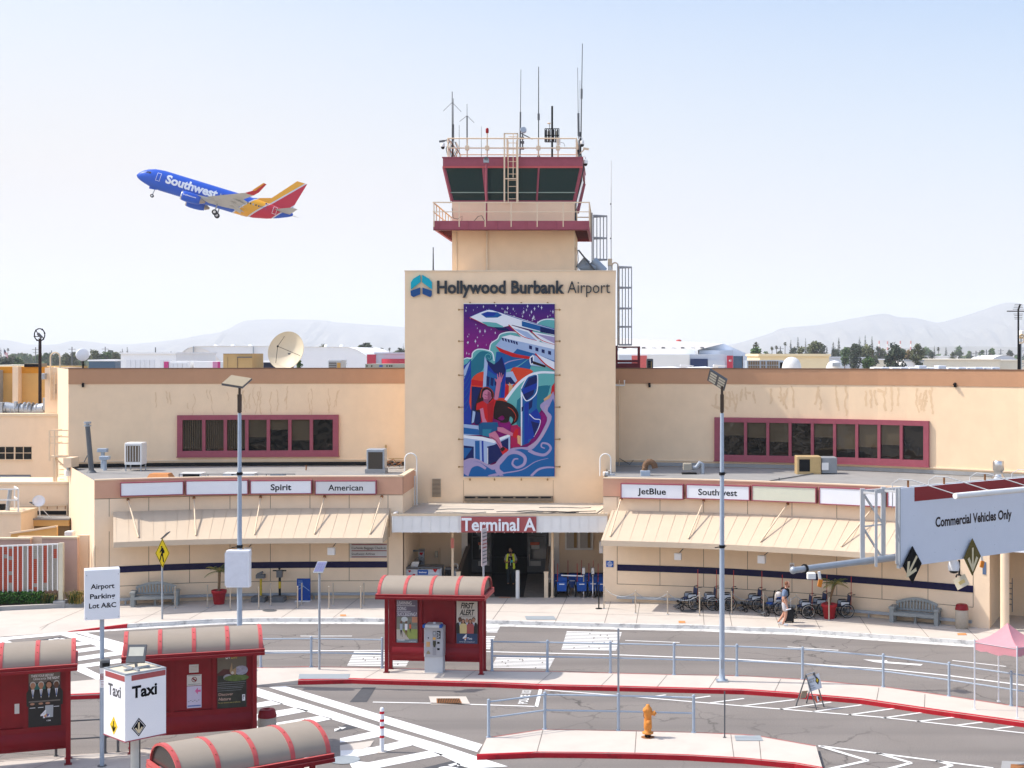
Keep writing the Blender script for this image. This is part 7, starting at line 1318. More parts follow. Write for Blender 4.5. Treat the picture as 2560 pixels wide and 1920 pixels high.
put(t,'shirt',[([[(0,.02,.97,.165),(0,0,1.18,.165),(0,0,1.40,.150),(0,-.02,1.49,.085)],[(0,0,1.40,.150),(-.17,0,1.43,.085),(-.22,.02,1.20,.078)],[(0,0,1.40,.15),(.17,0,1.43,.085),(.23,.05,1.20,.078)]],shirt)],p,yaw).build('shirt',t)
put(t,'shorts',[([[(0,.02,1.02,.155),(0,.02,.94,.165),(-.10,.0,.86,.125),(-.10,-.05,.58,.105)],[(0,.02,.94,.165),(.10,.02,.86,.125),(.10,.02,.57,.105)]],short)],p,yaw).build('shorts',t)
mb=MB();
for sx,y,z in((-.10,.0,.0),(.10,.24,.02)):
 v_,f_=skinned(local([[(sx,y+.06,.07+z,.050),(sx,y-.04,.055+z,.050),(sx,y-.16,.042+z,.042)]],p,yaw),white,1);mb.add(v_,f_,mat('white_trainer',(.70,.70,.70),.6),True)
 v_,f_=skinned(local([[(sx,y+.06,.11+z,.052),(sx,y+.02,.085+z,.05)]],p,yaw),greyd,1);mb.add(v_,f_,greyd,True)
mb.build('shoes',t);mb=MB();mb.ball(W((0,-.075,1.725)),.098,mat('reddish_brown_hair',(.20,.08,.04),.8,v=.2,s=30),14,(.86,1.0,1.0));mb.build('hair',t);mb=MB();mb.ball(W((0,-.155,1.60)),.06,mat('reddish_beard',(.30,.12,.06),.8),10,(.9,.9,.8));mb.build('beard',t)
bp=thing('backpack','beige and white backpack with black straps worn by the walking man','backpack',W((0,.28,1.0)));mb=put(bp,'b',[([[(0,.27,1.04,.15),(0,.26,1.22,.16),(0,.22,1.40,.125)],[(0,.27,1.04,.15),(0,.36,1.06,.10)]],mat('beige_canvas',(.58,.52,.47),.85,v=.08,s=6))],p,yaw);mb.build('bag',bp);mb=MB()
for sx in(-.12,.12):mb.tube([W((sx,.16,1.50)),W((sx,.0,1.555)),W((sx,-.15,1.45)),W((sx*1.2,-.17,1.25)),W((sx*1.4,.06,1.06))],.026,black,6);mb.tube([W((sx,.41,1.42)),W((sx,.46,1.20)),W((sx,.43,.95))],.02,black,6)
mb.build('strap',bp);mb=MB();mb.obox(W((-.27,-.17,.72)),(.10,.0,.02),(0,.06,0),(-.004,0,.014),white);mb.build('folded_paper',label='white folded paper in the walking man\'s hand',cat='paper')
p2=gd(1972,1556,.15);sc_=thing('suitcase','black wheeled suitcase pulled behind the walking man','suitcase',p2);mb=MB();mb.bbox(p2.x-.20,p2.y-.12,.20,p2.x+.20,p2.y+.12,.78,mat('black_nylon',(.015,.015,.017),.6,v=.1),.03);mb.build('case',sc_);mb=MB();mb.tube([p2+V((-.08,0,.6)),p2+V((-.08,0,1.02)),p2+V((.08,0,1.02)),p2+V((.08,0,.6))],.012,chrome,6);mb.build('handle',sc_)
for dx in(-.15,.15):mb=MB();mb.tube([p2+V((dx,-.12,.04)),p2+V((dx,-.08,.04))],.04,black,10);mb.build('wheel',sc_)
p=gd(1276.5,1471,.15);p=V((xx(1276.5,68.2),68.2,.28));yaw=0;W=lambda q:p+V(q);t=thing('person','bearded man in a yellow hi-vis vest and dark trousers standing in the doorway','person',p)
hL,tL=hand((-.03,-.27,1.19),(.8,-.3,.3),(0,.4,-1));hR_,tR=hand((.14,-.25,1.16),(-.7,-.4,.2),(0,.4,-1))
body=[[(0,.02,.96,.14),(0,.0,1.18,.145),(0,0,1.41,.13),(0,-.02,1.52,.055),(0,-.03,1.60,.05)],[(0,0,1.41,.13),(-.18,0,1.42,.065),(-.27,-.02,1.16,.05),(-.18,-.18,1.10,.042),(-.03,-.27,1.19,.028)],[(0,0,1.41,.13),(.18,0,1.42,.065),(.28,-.02,1.15,.05),(.24,-.17,1.08,.042),(.14,-.25,1.16,.028)],[(0,.02,.96,.14),(-.10,.0,.88,.10),(-.11,-.01,.50,.07),(-.11,.02,.10,.05),(-.11,-.02,.05,.05)],[(0,.02,.96,.14),(.10,0,.88,.10),(.12,-.03,.50,.07),(.13,.01,.10,.05),(.13,-.04,.05,.05)]]
mb=put(t,'body',[(body,skB)],p,yaw)
for ch in(hL,tL,hR_,tR):v_,f_=skinned(local(ch,p,yaw),skB,1);mb.add(v_,f_,skB,True)
head(mb,W((0,-.05,1.67)),V((-.35,-1,-.2)),skB);mb.build('body',t);shg=mat('grey_work_shirt',(.40,.40,.44),.85,v=.05);trou=mat('dark_teal_trousers',(.012,.022,.032),.8,v=.1)
put(t,'s',[([[(0,.02,.98,.155),(0,0,1.2,.158),(0,0,1.41,.145),(0,-.01,1.50,.075)],[(0,0,1.41,.145),(-.18,0,1.42,.08),(-.27,-.02,1.17,.07)],[(0,0,1.41,.145),(.18,0,1.42,.08),(.28,-.02,1.16,.07)]],shg)],p,yaw).build('shirt',t)
put(t,'s',[([[(0,.02,1.0,.155),(0,.02,.93,.16),(-.10,0,.86,.115),(-.11,-.01,.5,.088),(-.11,.02,.1,.075)],[(0,.02,.93,.16),(.10,0,.86,.115),(.12,-.03,.5,.088),(.13,.01,.1,.075)]],trou)],p,yaw).build('trousers',t)
put(t,'s',[([[(-.11,.06,.05,.05),(-.11,-.06,.045,.05),(-.11,-.17,.035,.042)],[(.13,.05,.05,.05),(.13,-.08,.045,.05),(.13,-.19,.035,.042)]],black)],p,yaw).build('shoes',t)
hv=mat('hi_vis_yellow',(.72,.80,.05),.6,v=.04);mb=MB()
for sx in(-1,1):
 q=[(.06,1.50,-.10),(.17,1.49,-.08),(.20,1.30,-.15),(.21,1.08,-.17),(.22,.82,-.16),(.13,.80,-.19),(.12,1.1,-.19),(.11,1.3,-.18)];mb.poly([W((sx*a,c,b))for a,b,c in q],hv);mb.poly([W((sx*.06,-.10,1.50)),W((sx*.17,-.08,1.49)),W((sx*.17,.12,1.48)),W((sx*.06,.12,1.5))],hv);mb.poly([W((sx*.205,-.152,1.30)),W((sx*.215,-.172,1.08)),W((sx*.22,-.162,.82)),W((sx*.21,.16,.82)),W((sx*.2,.16,1.28))],hv)
mb.poly([W((-.2,.17,.82)),W((.2,.17,.82)),W((.17,.17,1.49)),W((-.17,.17,1.49))],hv);mb.build('hi_vis_vest',t);mb=MB();mb.poly([W((-.105,-.175,1.40)),W((.105,-.175,1.40)),W((.12,-.185,.90)),W((-.12,-.185,.90))],black);mb.tube([W((-.05,-.12,1.5)),W((0,-.2,1.2)),W((.02,-.21,.98))],.012,white,5);mb.build('apron',t)
mb=MB();mb.ball(W((0,-.03,1.715)),.102,mat('dark_hair',(.015,.012,.01),.8),12,(.85,.98,.92));mb.build('hair',t);mb=MB();mb.ball(W((-.02,-.10,1.585)),.068,mat('dark_beard',(.02,.015,.012),.8),10,(1,.85,.8));mb.build('beard',t);mb=MB();mb.obox(W((.06,-.30,1.19)),(.06,0,0),(0,.02,.05),(0,-.01,.004),mat('turquoise_object',(.06,.42,.45),.5));mb.build('handheld_device',label='turquoise object held by the hi-vis employee',cat='device')
p=V((xx(1024,67.),67.,.45));W=lambda q:p+V(q);t=thing('person','seated clerk in black leaning forward behind the curbside desk','person',p+V((0,0,-.3)));clk=mat('black_jacket',(.014,.014,.016),.8,v=.1)
hL,tL=hand((-.08,-.30,.72),(.5,-.3,.6),(0,1,0));body=[[(0,.05,.12,.15),(0,-.02,.42,.15),(-.02,-.08,.66,.13),(.02,-.13,.78,.06),(.03,-.16,.86,.05)],[(-.02,-.08,.66,.13),(-.20,-.08,.66,.07),(-.26,-.20,.42,.055),(-.08,-.30,.72,.03)],[(-.02,-.08,.66,.13),(.16,-.08,.66,.07),(.24,-.20,.42,.055),(.10,-.34,.36,.03)],[(0,.05,.12,.15),(-.1,-.25,.12,.09),(-.1,-.42,.1,.065),(-.1,-.40,-.25,.05)],[(0,.05,.12,.15),(.1,-.25,.12,.09),(.1,-.42,.1,.065),(.1,-.40,-.25,.05)]]
mb=put(t,'b',[(body,skC)],p,0)
for ch in(hL,tL):v_,f_=skinned(local(ch,p,0),skC,1);mb.add(v_,f_,skC,True)
head(mb,W((.03,-.20,.95)),V((.2,-1,-.5)),skC);mb.build('body',t);put(t,'j',[([[(0,.05,.14,.165),(0,-.02,.42,.168),(-.02,-.08,.66,.15),(.01,-.11,.75,.08)],[(-.02,-.08,.66,.15),(-.20,-.08,.66,.09),(-.26,-.20,.43,.075),(-.12,-.28,.62,.055)],[(-.02,-.08,.66,.15),(.16,-.08,.66,.09),(.24,-.20,.43,.075),(.13,-.31,.37,.055)]],clk)],p,0).build('jacket',t);put(t,'tr',[([[(0,.05,.12,.16),(-.1,-.25,.12,.105),(-.1,-.42,.1,.085),(-.1,-.40,-.25,.07)],[(0,.05,.12,.16),(.1,-.25,.12,.105),(.1,-.42,.1,.085),(.1,-.40,-.25,.07)]],trou)],p,0).build('trousers',t);mb=MB();mb.ball(W((.03,-.17,1.0)),.105,mat('dark_hair',(.015,.012,.01)),12,(.9,1,.95));mb.tube([W((-.07,-.2,.95)),W((-.05,-.17,1.06)),W((.03,-.16,1.08)),W((.11,-.17,1.06)),W((.13,-.2,.95))],.012,white,6);mb.build('hair',t)
mb=MB();mb.bbox(p.x-.22,p.y-.2,.15,p.x+.22,p.y+.25,.45,greyd,.03);mb.build('stool',label='dark stool under the seated clerk behind the curbside desk',cat='stool')
# == left service buildings
lb=thing('service_block','cream service building at the far left with a gridded window and a louvre','building',(xx(60,79),79.2,.1));d=79.2;x0_,x1_=xx(-60,d),xx(148,d);f=Fr((0,d,0),(1,0,0))
mb=MB();mb.box(x0_,d,.1,x1_,d+4,zz(1035,d),stucco2);mb.box(x0_,d-.06,zz(1041,d),x1_+.05,d,zz(1035,d)+.02,creamp);mb.build('wall',lb)
mb=MB();mb.rect(f,x0_,zz(1148,d),xx(79,d),zz(1116,d),glassd,.004);w_=mb.build('window',lb);mb=MB();
for px in(14,37,59):mb.box(xx(px-.8-(px==37)*1,d),d-.04,zz(1148,d),xx(px+.8+(px==37)*1,d),d-.006,zz(1116,d),creamp)
mb.box(x0_,d-.05,zz(1133,d),xx(79,d),d-.04,zz(1131.5,d),creamp);mb.box(x0_,d-.05,zz(1117,d),xx(80,d),d-.006,zz(1115,d),creamp);mb.box(x0_,d-.08,zz(1150,d),xx(80,d),d-.006,zz(1148,d),creamp);mb.build('frame',w_)
mb=MB();mb.rect(f,x0_,zz(1207,d),xx(77,d),zz(1187,d),black,.004)
for i in range(3):z=zz(1203-i*6,d);mb.obox((xx(8,d),d-.06,z),(xx(77,d)-xx(8,d),0,0),(0,.06,.04),(0,-.006,.01),grey)
mb.box(xx(19,d),d-.14,zz(1207,d),xx(21,d),d-.1,zz(1190,d),grey);mb.build('louvre',lb)
up=thing('rear_block','ochre lit rear block with pale pilasters behind the left service building','building',(xx(70,84),84,8));d=84.;om_=mat('ochre_stucco',(.62,.37,.13),.9,v=.05,dirt=.1);oband=mat('orange_band',(.62,.26,.03),.9,v=.06)
mb=MB();mb.box(xx(-40,d),d,7,xx(125,d),d+6,zz(917,d),om_);mb.build('wall',up);mb=MB();mb.box(xx(-40,d),d-.02,zz(933,d),xx(125,d),d-.004,zz(917,d),oband);mb.build('orange_band',up)
mb=MB();mb.box(xx(40,d),d-.5,7,xx(54,d),d,zz(916,d),stucco2);mb.box(xx(-20,d),d-.6,7,xx(8,d),d,zz(925,d),grey);mb.build('pilaster',up)
mb=MB();mb.box(xx(112,80),80,6,xx(147,80),83.5,zz(919,80),stucco2);ff_=Fr((0,80,0),(1,0,0))
for i in range(8):mb.rect(ff_,xx(135.5,80),zz(983-i*3,80),xx(141,80),zz(981.5-i*3,80),joint,.004)
mb.build('stair_tower',up)
mb=MB();d=84;mb.box(xx(61,d),d,zz(918,d),xx(97,d),d+1.2,zz(909,d),mat('bare_timber',(.42,.33,.22),.8));mb.box(xx(62,d),d-.1,zz(928-2,d)+.2,xx(97,d),d-.0,zz(910,d),black);mb.build('roof_hood',label='black faced hood on the roof of the ochre rear block',cat='roof hood')
t=thing('hooped_ladder','pale hooped ladder on the cream stair tower at the upper left','ladder',(xx(138,79),79.9,8));mb=MB();d=79.9;a,b=xx(126,d),xx(150,d);c,r_=(a+b)/2,(b-a)/2;zc=zz(893,d);mb.tube([(a,d,zz(1000,d))]+[(c-r_*math.cos(k*math.pi/8),d,zc+r_*math.sin(k*math.pi/8))for k in range(9)]+[(b,d,zz(940,d))],.04,creamp,6);mb.build('rail',t);mb=MB()
for i in range(9):z=zz(1000-i*8,d);mb.tube([(a,d,z),(a+.25,d,z)],.02,creamp,5)
mb.tube([(a+.25,d,zz(1000,d)),(a+.25,d,zz(930,d))],.03,creamp,6);mb.build('stile',t)
mb=MB();d=81.;mb.tube([at(14,1020,d),at(40,1022,d),at(80,1026,d),at(112,1022,d)],[.34,.30,.29,.34],grey,16)
for i in range(9):p=at(20+i*10.5,1021.5+2*math.sin(i),d);mb.tube([p-V((.02,0,0)),p+V((.02,0,0))],.335,greyd if i%3==0 else greyp,16)
mb.box(xx(-30,d),d-.4,zz(1036,d),xx(13,d),d+.4,zz(1006,d),grey);mb.build('air_duct',label='fat ribbed grey air duct lying on the left service roof',cat='duct')
for a,b,c,e,m_,lb_ in((112,128,1025,994,grey,'grey electrical cabinet beside the end of the ribbed duct'),(109,117,948,933,grey,'small grey box high on the cream stair tower'),(40,45,1016,1003,greyp,'small pale box below the pilaster of the ochre rear block')):
 d=81 if a!=109 else 79.95;mb=MB();mb.bbox(xx(a,d),d-.3,zz(c,d),xx(b,d),d,zz(e,d),m_,.015);mb.build('electrical_box',label=lb_,cat='electrical box')
d=82.;t=thing('ring_light','black ring-shaped light head on a tall black pole at the upper left','light pole',(xx(100,d),d,7.5));mb=MB();mb.tube([(xx(100,d),d,7.5),(xx(100,d),d,zz(846,d))],[.10,.085],mat('black_brown_pole',(.022,.012,.010),.5),10);mb.build('pole',t);c=at(99,837,d);mb=MB();pts=[c+V((.25*math.sin(a*.2618),.12*math.sin(a*.2618),.35*math.cos(a*.2618)))for a in range(25)];mb.tube(pts,.035,black,6)
for a in(2,5,9,14,17,21):mb.ball(pts[a],.055,black,8)
for a in(8,17,21):mb.tube([c+V((0,0,-.1)),pts[a]],.025,black,5)
mb.bar(c+V((-.1,0,.08)),c+V((.12,0,-.16)),.12,.14,greyd);mb.build('ring_head',t)
l2=thing('service_block','lower stepped cream block at the left edge with roof terraces and a pipe','building',(xx(60,72),72.2,.1));d=72.2;mb=MB();mb.box(xx(-60,d),d,.1,xx(171,d),d+3,zz(1206,d),stucco2);mb.box(xx(-60,d),d-.05,zz(1211,d),xx(172,d),d,zz(1206,d)+.02,creamp);mb.rect(Fr((0,d,0),(1,0,0)),xx(52,d),zz(1287,d),xx(171,d),zz(1277,d),black,.004);mb.build('wall',l2)
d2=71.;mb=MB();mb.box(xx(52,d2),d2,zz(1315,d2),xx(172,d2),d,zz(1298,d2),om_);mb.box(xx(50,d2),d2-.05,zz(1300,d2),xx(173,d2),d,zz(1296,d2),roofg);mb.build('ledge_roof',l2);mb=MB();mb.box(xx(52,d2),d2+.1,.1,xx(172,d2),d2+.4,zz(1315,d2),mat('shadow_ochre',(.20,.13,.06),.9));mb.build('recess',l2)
mb=MB();d3=69.5;mb.box(xx(-60,d3),d3,.1,xx(52,d3),d3+2,zz(1281,d3),stucco2);mb.box(xx(-60,d3),d3-.05,zz(1286,d3),xx(53,d3),d3+2,zz(1280,d3),creamp);mb.build('terrace_wall',l2);mb=MB();mb.tube([(xx(48,d),d-.1,zz(1266,d)),(xx(169,d),d-.1,zz(1262,d)),(xx(170,d),d-.1,zz(1290,d)),(xx(176,d),d-.1,zz(1335,d))],.045,creamp,6)
for px in(120,145,165):mb.bar((xx(px,d),d-.1,zz(1272,d)),(xx(px,d),d-.1,zz(1262,d)),.03,.03,rust)
mb.build('pipe',l2)
mb=MB();d4=68.5;fq=Fr((0,d4,0),(1,0,0));mb.prism([(xx(28,d4),zz(1350,d4)),(xx(145,d4),zz(1345,d4)),(xx(145,d4),zz(1317,d4)),(xx(31,d4),zz(1334,d4))],fq,.15,om_);mb.prism([(xx(27,d4),zz(1335,d4)),(xx(145,d4),zz(1317,d4)),(xx(145,d4),zz(1313,d4)),(xx(27,d4),zz(1331,d4))],fq,.22,creamp);mb.build('sloping_parapet',l2)
mb=MB();d3=69.6;z0,z1,zm=zz(1280,d3),zz(1223,d3),zz(1250,d3)
for z in(z1,zm):mb.bar((xx(-60,d3),d3,z),(xx(46,d3),d3,z),.06,.06,whitep);mb.bar((xx(46,d3),d3,z),(xx(36,71),71,z),.06,.06,whitep)
for px,dd in((46,d3),(36.5,71),(-20,d3)):mb.bar((xx(px,dd),dd,z0),(xx(px,dd),dd,z1),.06,.06,whitep)
mb.build('roof_rail',label='pale pipe rail round the small roof terrace at the left edge',cat='guard rail');mb=MB();mb.tube([at(18,1282,70.2),at(26,1222,70.2)],.1,grey,10);mb.box(xx(-40,70.4),70.3,zz(1280,70.4),xx(12,70.4),70.5,zz(1260,70.4),black);mb.build('roof_vent',label='grey pipe vent behind the pale rail at the left edge',cat='roof vent')
t=thing('satellite_dish','small white satellite dish on the ledge roof at the left','satellite dish',at(99,1294,71.3));c=at(97,1253,71.3);A=V((.35,-1,.45)).normalized().to_track_quat('Z','Y').to_matrix();mb=MB();mb.lathe([(.001,-.06),(.12,-.05),(.22,-.02),(.30,.04),(.30,.02),(.12,-.08),(.001,-.09)],c,white,22,A);mb.build('reflector',t);mb=MB();q=c+V((-.32,-.35,-.02));mb.tube([c+V((-.05,0,-.28)),q],.018,greyd,5);mb.bar(q,q+V((.12,.06,-.02)),.06,.06,greyd);mb.build('feed_arm',t);mb=MB();mb.tube([at(100,1294,71.3),at(98,1262,71.4)],.035,whitep,8);mb.tube([at(126,1294,71.3),at(105,1272,71.4)],.015,whitep,5);mb.build('mast',t)
t=thing('access_platform','cream steel platform with railing and ladder at the corner of the left wing','platform',(xx(160,72.6),72.6,zz(1206,72.6)));d=72.6;mb=MB();a,b=xx(124,d),xx(192,d);zf,zt3=zz(1143,d),zz(1076,d)
for z in(zt3,zz(1092,d),zz(1108,d)):mb.bar((a,d,z),(xx(178,d),d,z),.05,.05,creamp);mb.bar((xx(178,d),d,z),(b,d+1,z),.04,.04,creamp);mb.bar((a,d,z),(xx(136,d),d+1,z),.04,.04,creamp)
for px in(124,137,178):mb.bar((xx(px,d),d,zf-.2),(xx(px,d),d,zt3),.07,.07,creamp)
mb.bar((b,d+1,zf),(b,d+1,zt3),.06,.06,creamp);mb.build('railing',t);mb=MB();mb.box(a,d-.02,zf-.02,xx(178,d),d+.7,zf+.06,creamp);mb.box(xx(137,d),d-.04,zf+.0,xx(178,d),d-.02,zz(1138,d),creamp);mb.build('deck',t);mb=MB()
for px in(133.5,138):mb.bar((xx(px,d),d+.1,zz(1206,d)),(xx(px,d),d+.1,zf),.1,.1,creamp)
mb.bar((xx(138,d),d+.1,zf-.1),(xx(165,d),d+.1,zz(1172,d)),.07,.07,creamp)
for i in range(4):mb.bar((xx(140,d),d+.5,zz(1200-i*12,d)),(xx(151,d),d+.5,zz(1200-i*12,d)),.04,.04,creamp)
mb.build('support',t)
mb=MB();d=71.5;mb.tube([at(172,1176,d),at(172,1158,d)],.12,grey,10);mb.tube([at(172,1190,d),at(172,1176,d)],.2,whitep,12);mb.tube([at(175,1171,d),at(192,1172,d),at(205,1180,d),at(208,1192,d)],.03,greyd,6);mb.build('roof_flue',label='short grey flue with a bent cable at the corner of the left wing',cat='flue')
mb=MB();d4=64.2;mb.box(xx(105,d4),d4,.15,xx(193,d4),d4+.25,zz(1343,d4),mat('pink_beige_wall',(.54,.36,.285),.9,v=.04,dirt=.15));mb.box(xx(104,d4),d4-.05,zz(1346,d4),xx(193.5,d4),d4+.3,zz(1342,d4),creamp);mb.build('garden_wall',label='pink-beige garden wall behind the lattice screen',cat='wall')
mb=MB();d5=64.6;mb.box(xx(-60,d5),d5,.15,xx(75,d5),d5+.25,zz(1346,d5),mat('pink_beige_wall',(.5,.36,.285)));mb.box(xx(-60,d5),d5-.05,zz(1349,d5),xx(76,d5),d5+.3,zz(1345,d5),creamp);mb.box(xx(193,65),65,.15,xx(222,65),65.3,zz(1338,65),stucco2);mb.box(xx(44,65),65.0,.15,xx(107,65),65.2,zz(1341,65),stucco2);mb.build('garden_wall',label='second garden wall at the left edge set back behind the lattice screen',cat='wall')
mb=MB();mb.bbox(xx(163,65.2),65.1,zz(1342,65.2),xx(183,65.2),65.5,zz(1328,65.2),whitep,.03);mb.build('utility_box',label='white box on top of the garden wall',cat='box')
scr=thing('lattice_screen','white slatted screen filled with red and grey bricks beside a cream post','screen',gd(100,1508,.3));d=63.2;mb=MB();brick=mat('red_brick',(.42,.075,.04),.85,v=.15,s=8);gbrick=mat('grey_brick',(.34,.31,.26),.85,v=.12,s=8);rn=random.Random(12)
y0=lambda px:1365-px*.034;y1=lambda px:1483-px*.055
for i in range(-4,12):px=8.5+i*12.4;mb.box(xx(px-1.25,d),d-.06,zz(y1(px)+1,d),xx(px+1.25,d),d+.06,zz(y0(px)-1,d),whitep)
mb.bar((xx(-50,d),d,zz(y0(-50),d)),(xx(148,d),d,zz(y0(148),d)),.08,.06,whitep);mb.build('slats',scr);mb=MB()
for i in range(-5,12):
 px=8.5+i*12.4;n_=24;col=[1]*n_ if rn.random()<.62 else[0]*n_
 for k in range(n_):
  if rn.random()<.10:
   c_=rn.choice((0,1))
   for q in range(k,min(n_,k+rn.randint(2,8))):col[q]=c_
 for k in range(n_):ya=y0(px)+3+(y1(px)-y0(px)-4)*k/n_;yb_=ya+(y1(px)-y0(px)-4)/n_*.8;mb.box(xx(px+1.3,d),d-.02,zz(yb_,d),xx(px+11.1,d),d+.05,zz(ya,d),brick if col[k]else gbrick)
mb.build('brick_infill',scr);mb=MB();mb.box(xx(148,d),d-.09,.45,xx(159,d),d+.09,zz(1357,d),mat('cream_post',(.62,.56,.42),.7));mb.build('post',scr);mb=MB();mb.bbox(xx(138,d),d-.28,.15,xx(168,d),d+.28,.45,concg,.03);mb.build('post_base',scr)
mb=MB();K2=[gd(-60,1536,.15),gd(0,1527,.15),gd(110,1522,.15),gd(214,1517,.15)]
for a,b in zip(K2,K2[1:]):up_=V((0,0,.18));mb.poly([a,b,b+up_,a+up_],concg);mb.poly([a+up_,b+up_,b+up_+V((0,.22,0)),a+up_+V((0,.22,0))],conc);mb.poly([a+up_*.7+V((0,.22,0)),b+up_*.7+V((0,.22,0)),(b.x,64.5,.3),(a.x,64.5,.3)],soil)
mb.build('planter_bed',label='low concrete planter bed along the pavement at the left',cat='planter bed')
def leaves(mb,c,rx,ry,rz,n,sz,m,rn,shell=.35):
 for i in range(n):
  a,e=rn.uniform(0,6.2832),math.asin(rn.uniform(-1,1));r_=(shell+(1-shell)*rn.random()**.4);p=V(c)+V((rx*r_*math.cos(a)*math.cos(e),ry*r_*math.sin(a)*math.cos(e),rz*r_*math.sin(e)))
  u_=V((rn.uniform(-1,1),rn.uniform(-1,1),rn.uniform(-1,1))).normalized();v_=u_.orthogonal().normalized();s_=sz*rn.uniform(.6,1.3);mb.poly([p-u_*s_-v_*s_*.45,p+u_*s_*.1-v_*s_*.6,p+u_*s_,p+v_*s_*.6],m[rn.randrange(len(m))])
hg=[mat('hedge_green',(.035,.11,.015),.7,v=.2),mat('hedge_green_light',(.06,.17,.025),.7,v=.2),mat('hedge_green_dark',(.018,.05,.012),.7,v=.2)];rn=random.Random(21)
mb=MB();p=gd(40,1519,.33)
for i in range(3400):x,y,z=rn.uniform(xx(-60,63),xx(101,63)),rn.uniform(62.9,63.5),rn.uniform(.33,.82+.05*rn.random());u_=V((rn.uniform(-1,1),rn.uniform(-1,1),rn.uniform(-1,1))).normalized();v_=u_.orthogonal().normalized();mb.poly([V((x,y,z))-u_*.05,V((x,y,z))+v_*.03,V((x,y,z))+u_*.05,V((x,y,z))-v_*.03],hg[rn.randrange(3)])
mb.build('hedge',label='clipped green hedge in the planter bed at the left edge',cat='hedge')
fl=mat('flax_leaf_green',(.10,.15,.03),.6,v=.2);fy=mat('flax_leaf_ochre',(.34,.24,.06),.7,v=.2);fdk=mat('flax_leaf_dark',(.03,.07,.02),.6,v=.2)
for px,lb_,m_,sc in((122,'strap-leaved green plant left of the cream screen post',(fl,fdk,fdk,fy),.8),(190,'strap-leaved yellowing plant right of the cream screen post',(fl,fy,fy,fl),.95)):
 mb=MB();c=V((xx(px,63.2),63.15,.3))
 for i in range(190):
  a=rn.uniform(0,6.2832);b=c+V((rn.uniform(-.28,.28),rn.uniform(-.15,.15),0));L_=sc*rn.uniform(.45,1.);o_=V((math.cos(a),math.sin(a)*.5,0));s_=V((-o_.y,o_.x,0))*.018;mid=b+o_*L_*.28+V((0,0,L_*.62));tip=b+o_*L_*.72+V((0,0,L_*.55));m__=m_[i%len(m_)];mb.poly([b-s_,b+s_,mid+s_,mid-s_],m__);mb.poly([mid-s_,mid+s_,tip],m__)
 mb.build('flax_plant',label=lb_,cat='plant')
# == the mural banner on the tower
bx0,bx1,bz0,bz1=xx(1159.5,DT),xx(1387,DT),zz(1191,DT),zz(760,DT)
ban=thing('mural_banner','tall printed mural banner of a waving child, aircraft and blue waves on the tower','banner',((bx0+bx1)/2,DT-.06,bz0));BW,BH=bx1-bx0,bz1-bz0;fb=Fr((bx0,DT-.05,bz0),(1,0,0));U=lambda L:[((x-135)/790*BW,(1560-y)/1492*BH)for x,y in L]
def grad(name,c0,c1,axis,a,b):
 m=mat(name,c0,.6,v=0);n=m.node_tree.nodes;l=m.node_tree.links;tc=n.new('ShaderNodeTexCoord');sp=n.new('ShaderNodeSeparateXYZ');l.new(tc.outputs['Object'],sp.inputs[0]);mr=n.new('ShaderNodeMapRange');mr.inputs[1].default_value=a;mr.inputs[2].default_value=b;l.new(sp.outputs[axis],mr.inputs[0]);mx=n.new('ShaderNodeMix');mx.data_type='RGBA';mx.inputs[6].default_value=(*c0,1);mx.inputs[7].default_value=(*c1,1);l.new(mr.outputs[0],mx.inputs[0]);l.new(mx.outputs[2],n['Principled BSDF'].inputs['Base Color']);return m
mb=MB();mb.prism([(0,0),(BW,0),(BW,BH),(0,BH)],fb,.02,grad('mural_sky_print',(.28,.004,.17),(.035,.008,.15),2,BH*.66,BH*.98));mb.box(bx0,DT-.09,bz0-.05,bx1+.02,DT-.02,bz0-.005,whitep);mb.box(bx0,DT-.09,bz1,bx1,DT-.02,bz1+.03,whitep);mb.build('banner_sheet',ban)
ink=lambda n_,c:mat('mural_'+n_,tuple(x**1.18*.92 for x in c),.6,v=0)
iw,ipale,iteal,iteald,iblue,inavy,imid,ired,iora,imag,ilil,iskin,ishad,ihair,idenim,icream=ink('white',(.78,.80,.84)),ink('pale_blue',(.40,.50,.68)),ink('seafoam',(.16,.45,.44)),ink('teal',(.02,.20,.27)),ink('royal',(.012,.055,.36)),ink('ink_navy',(.008,.020,.13)),ink('sea_blue',(.015,.14,.36)),ink('scarlet',(.58,.018,.022)),ink('vermilion',(.70,.085,.03)),ink('magenta',(.42,.012,.10)),ink('lilac',(.40,.34,.52)),ink('pink_skin',(.58,.22,.32)),ink('skin_shade',(.34,.09,.17)),ink('dark_brown',(.030,.010,.012)),ink('denim',(.012,.12,.26)),ink('apricot',(.68,.42,.22))
mm=MB();lay=[.0215]
def ply(q,m,smooth=0):
 lay[0]+=.0004;q=U(q)
 if smooth:q=[p for p in catmull(q+[q[0]],smooth)][:-1]
 fill(mm,[fb.p(min(max(a,.008),BW-.008),min(max(b,.008),BH-.008),lay[0])for a,b in q],m)
def ribbon(q,w0,w1,m,k=6):
 """a painted stroke tapering from w0 to w1 (mural pixels)"""
 P=[V(p)for p in catmull(q,k)];n_=len(P);lay[0]+=.0004;L_,R_=[],[]
 for i,p in enumerate(P):
  t=(P[min(i+1,n_-1)]-P[max(i-1,0)]).normalized();s_=V((-t.y,t.x))*(w0+(w1-w0)*i/(n_-1))/2;L_.append(p+s_);R_.append(p-s_)
 cl=lambda p:fb.p(*[(min(max(p.x,136),924)-135)/790*BW,(1560-min(max(p.y,70),1558))/1492*BH],lay[0])
 for i in range(n_-1):mm.poly([cl(L_[i]),cl(R_[i]),cl(R_[i+1]),cl(L_[i+1])],m)
rn=random.Random(31)
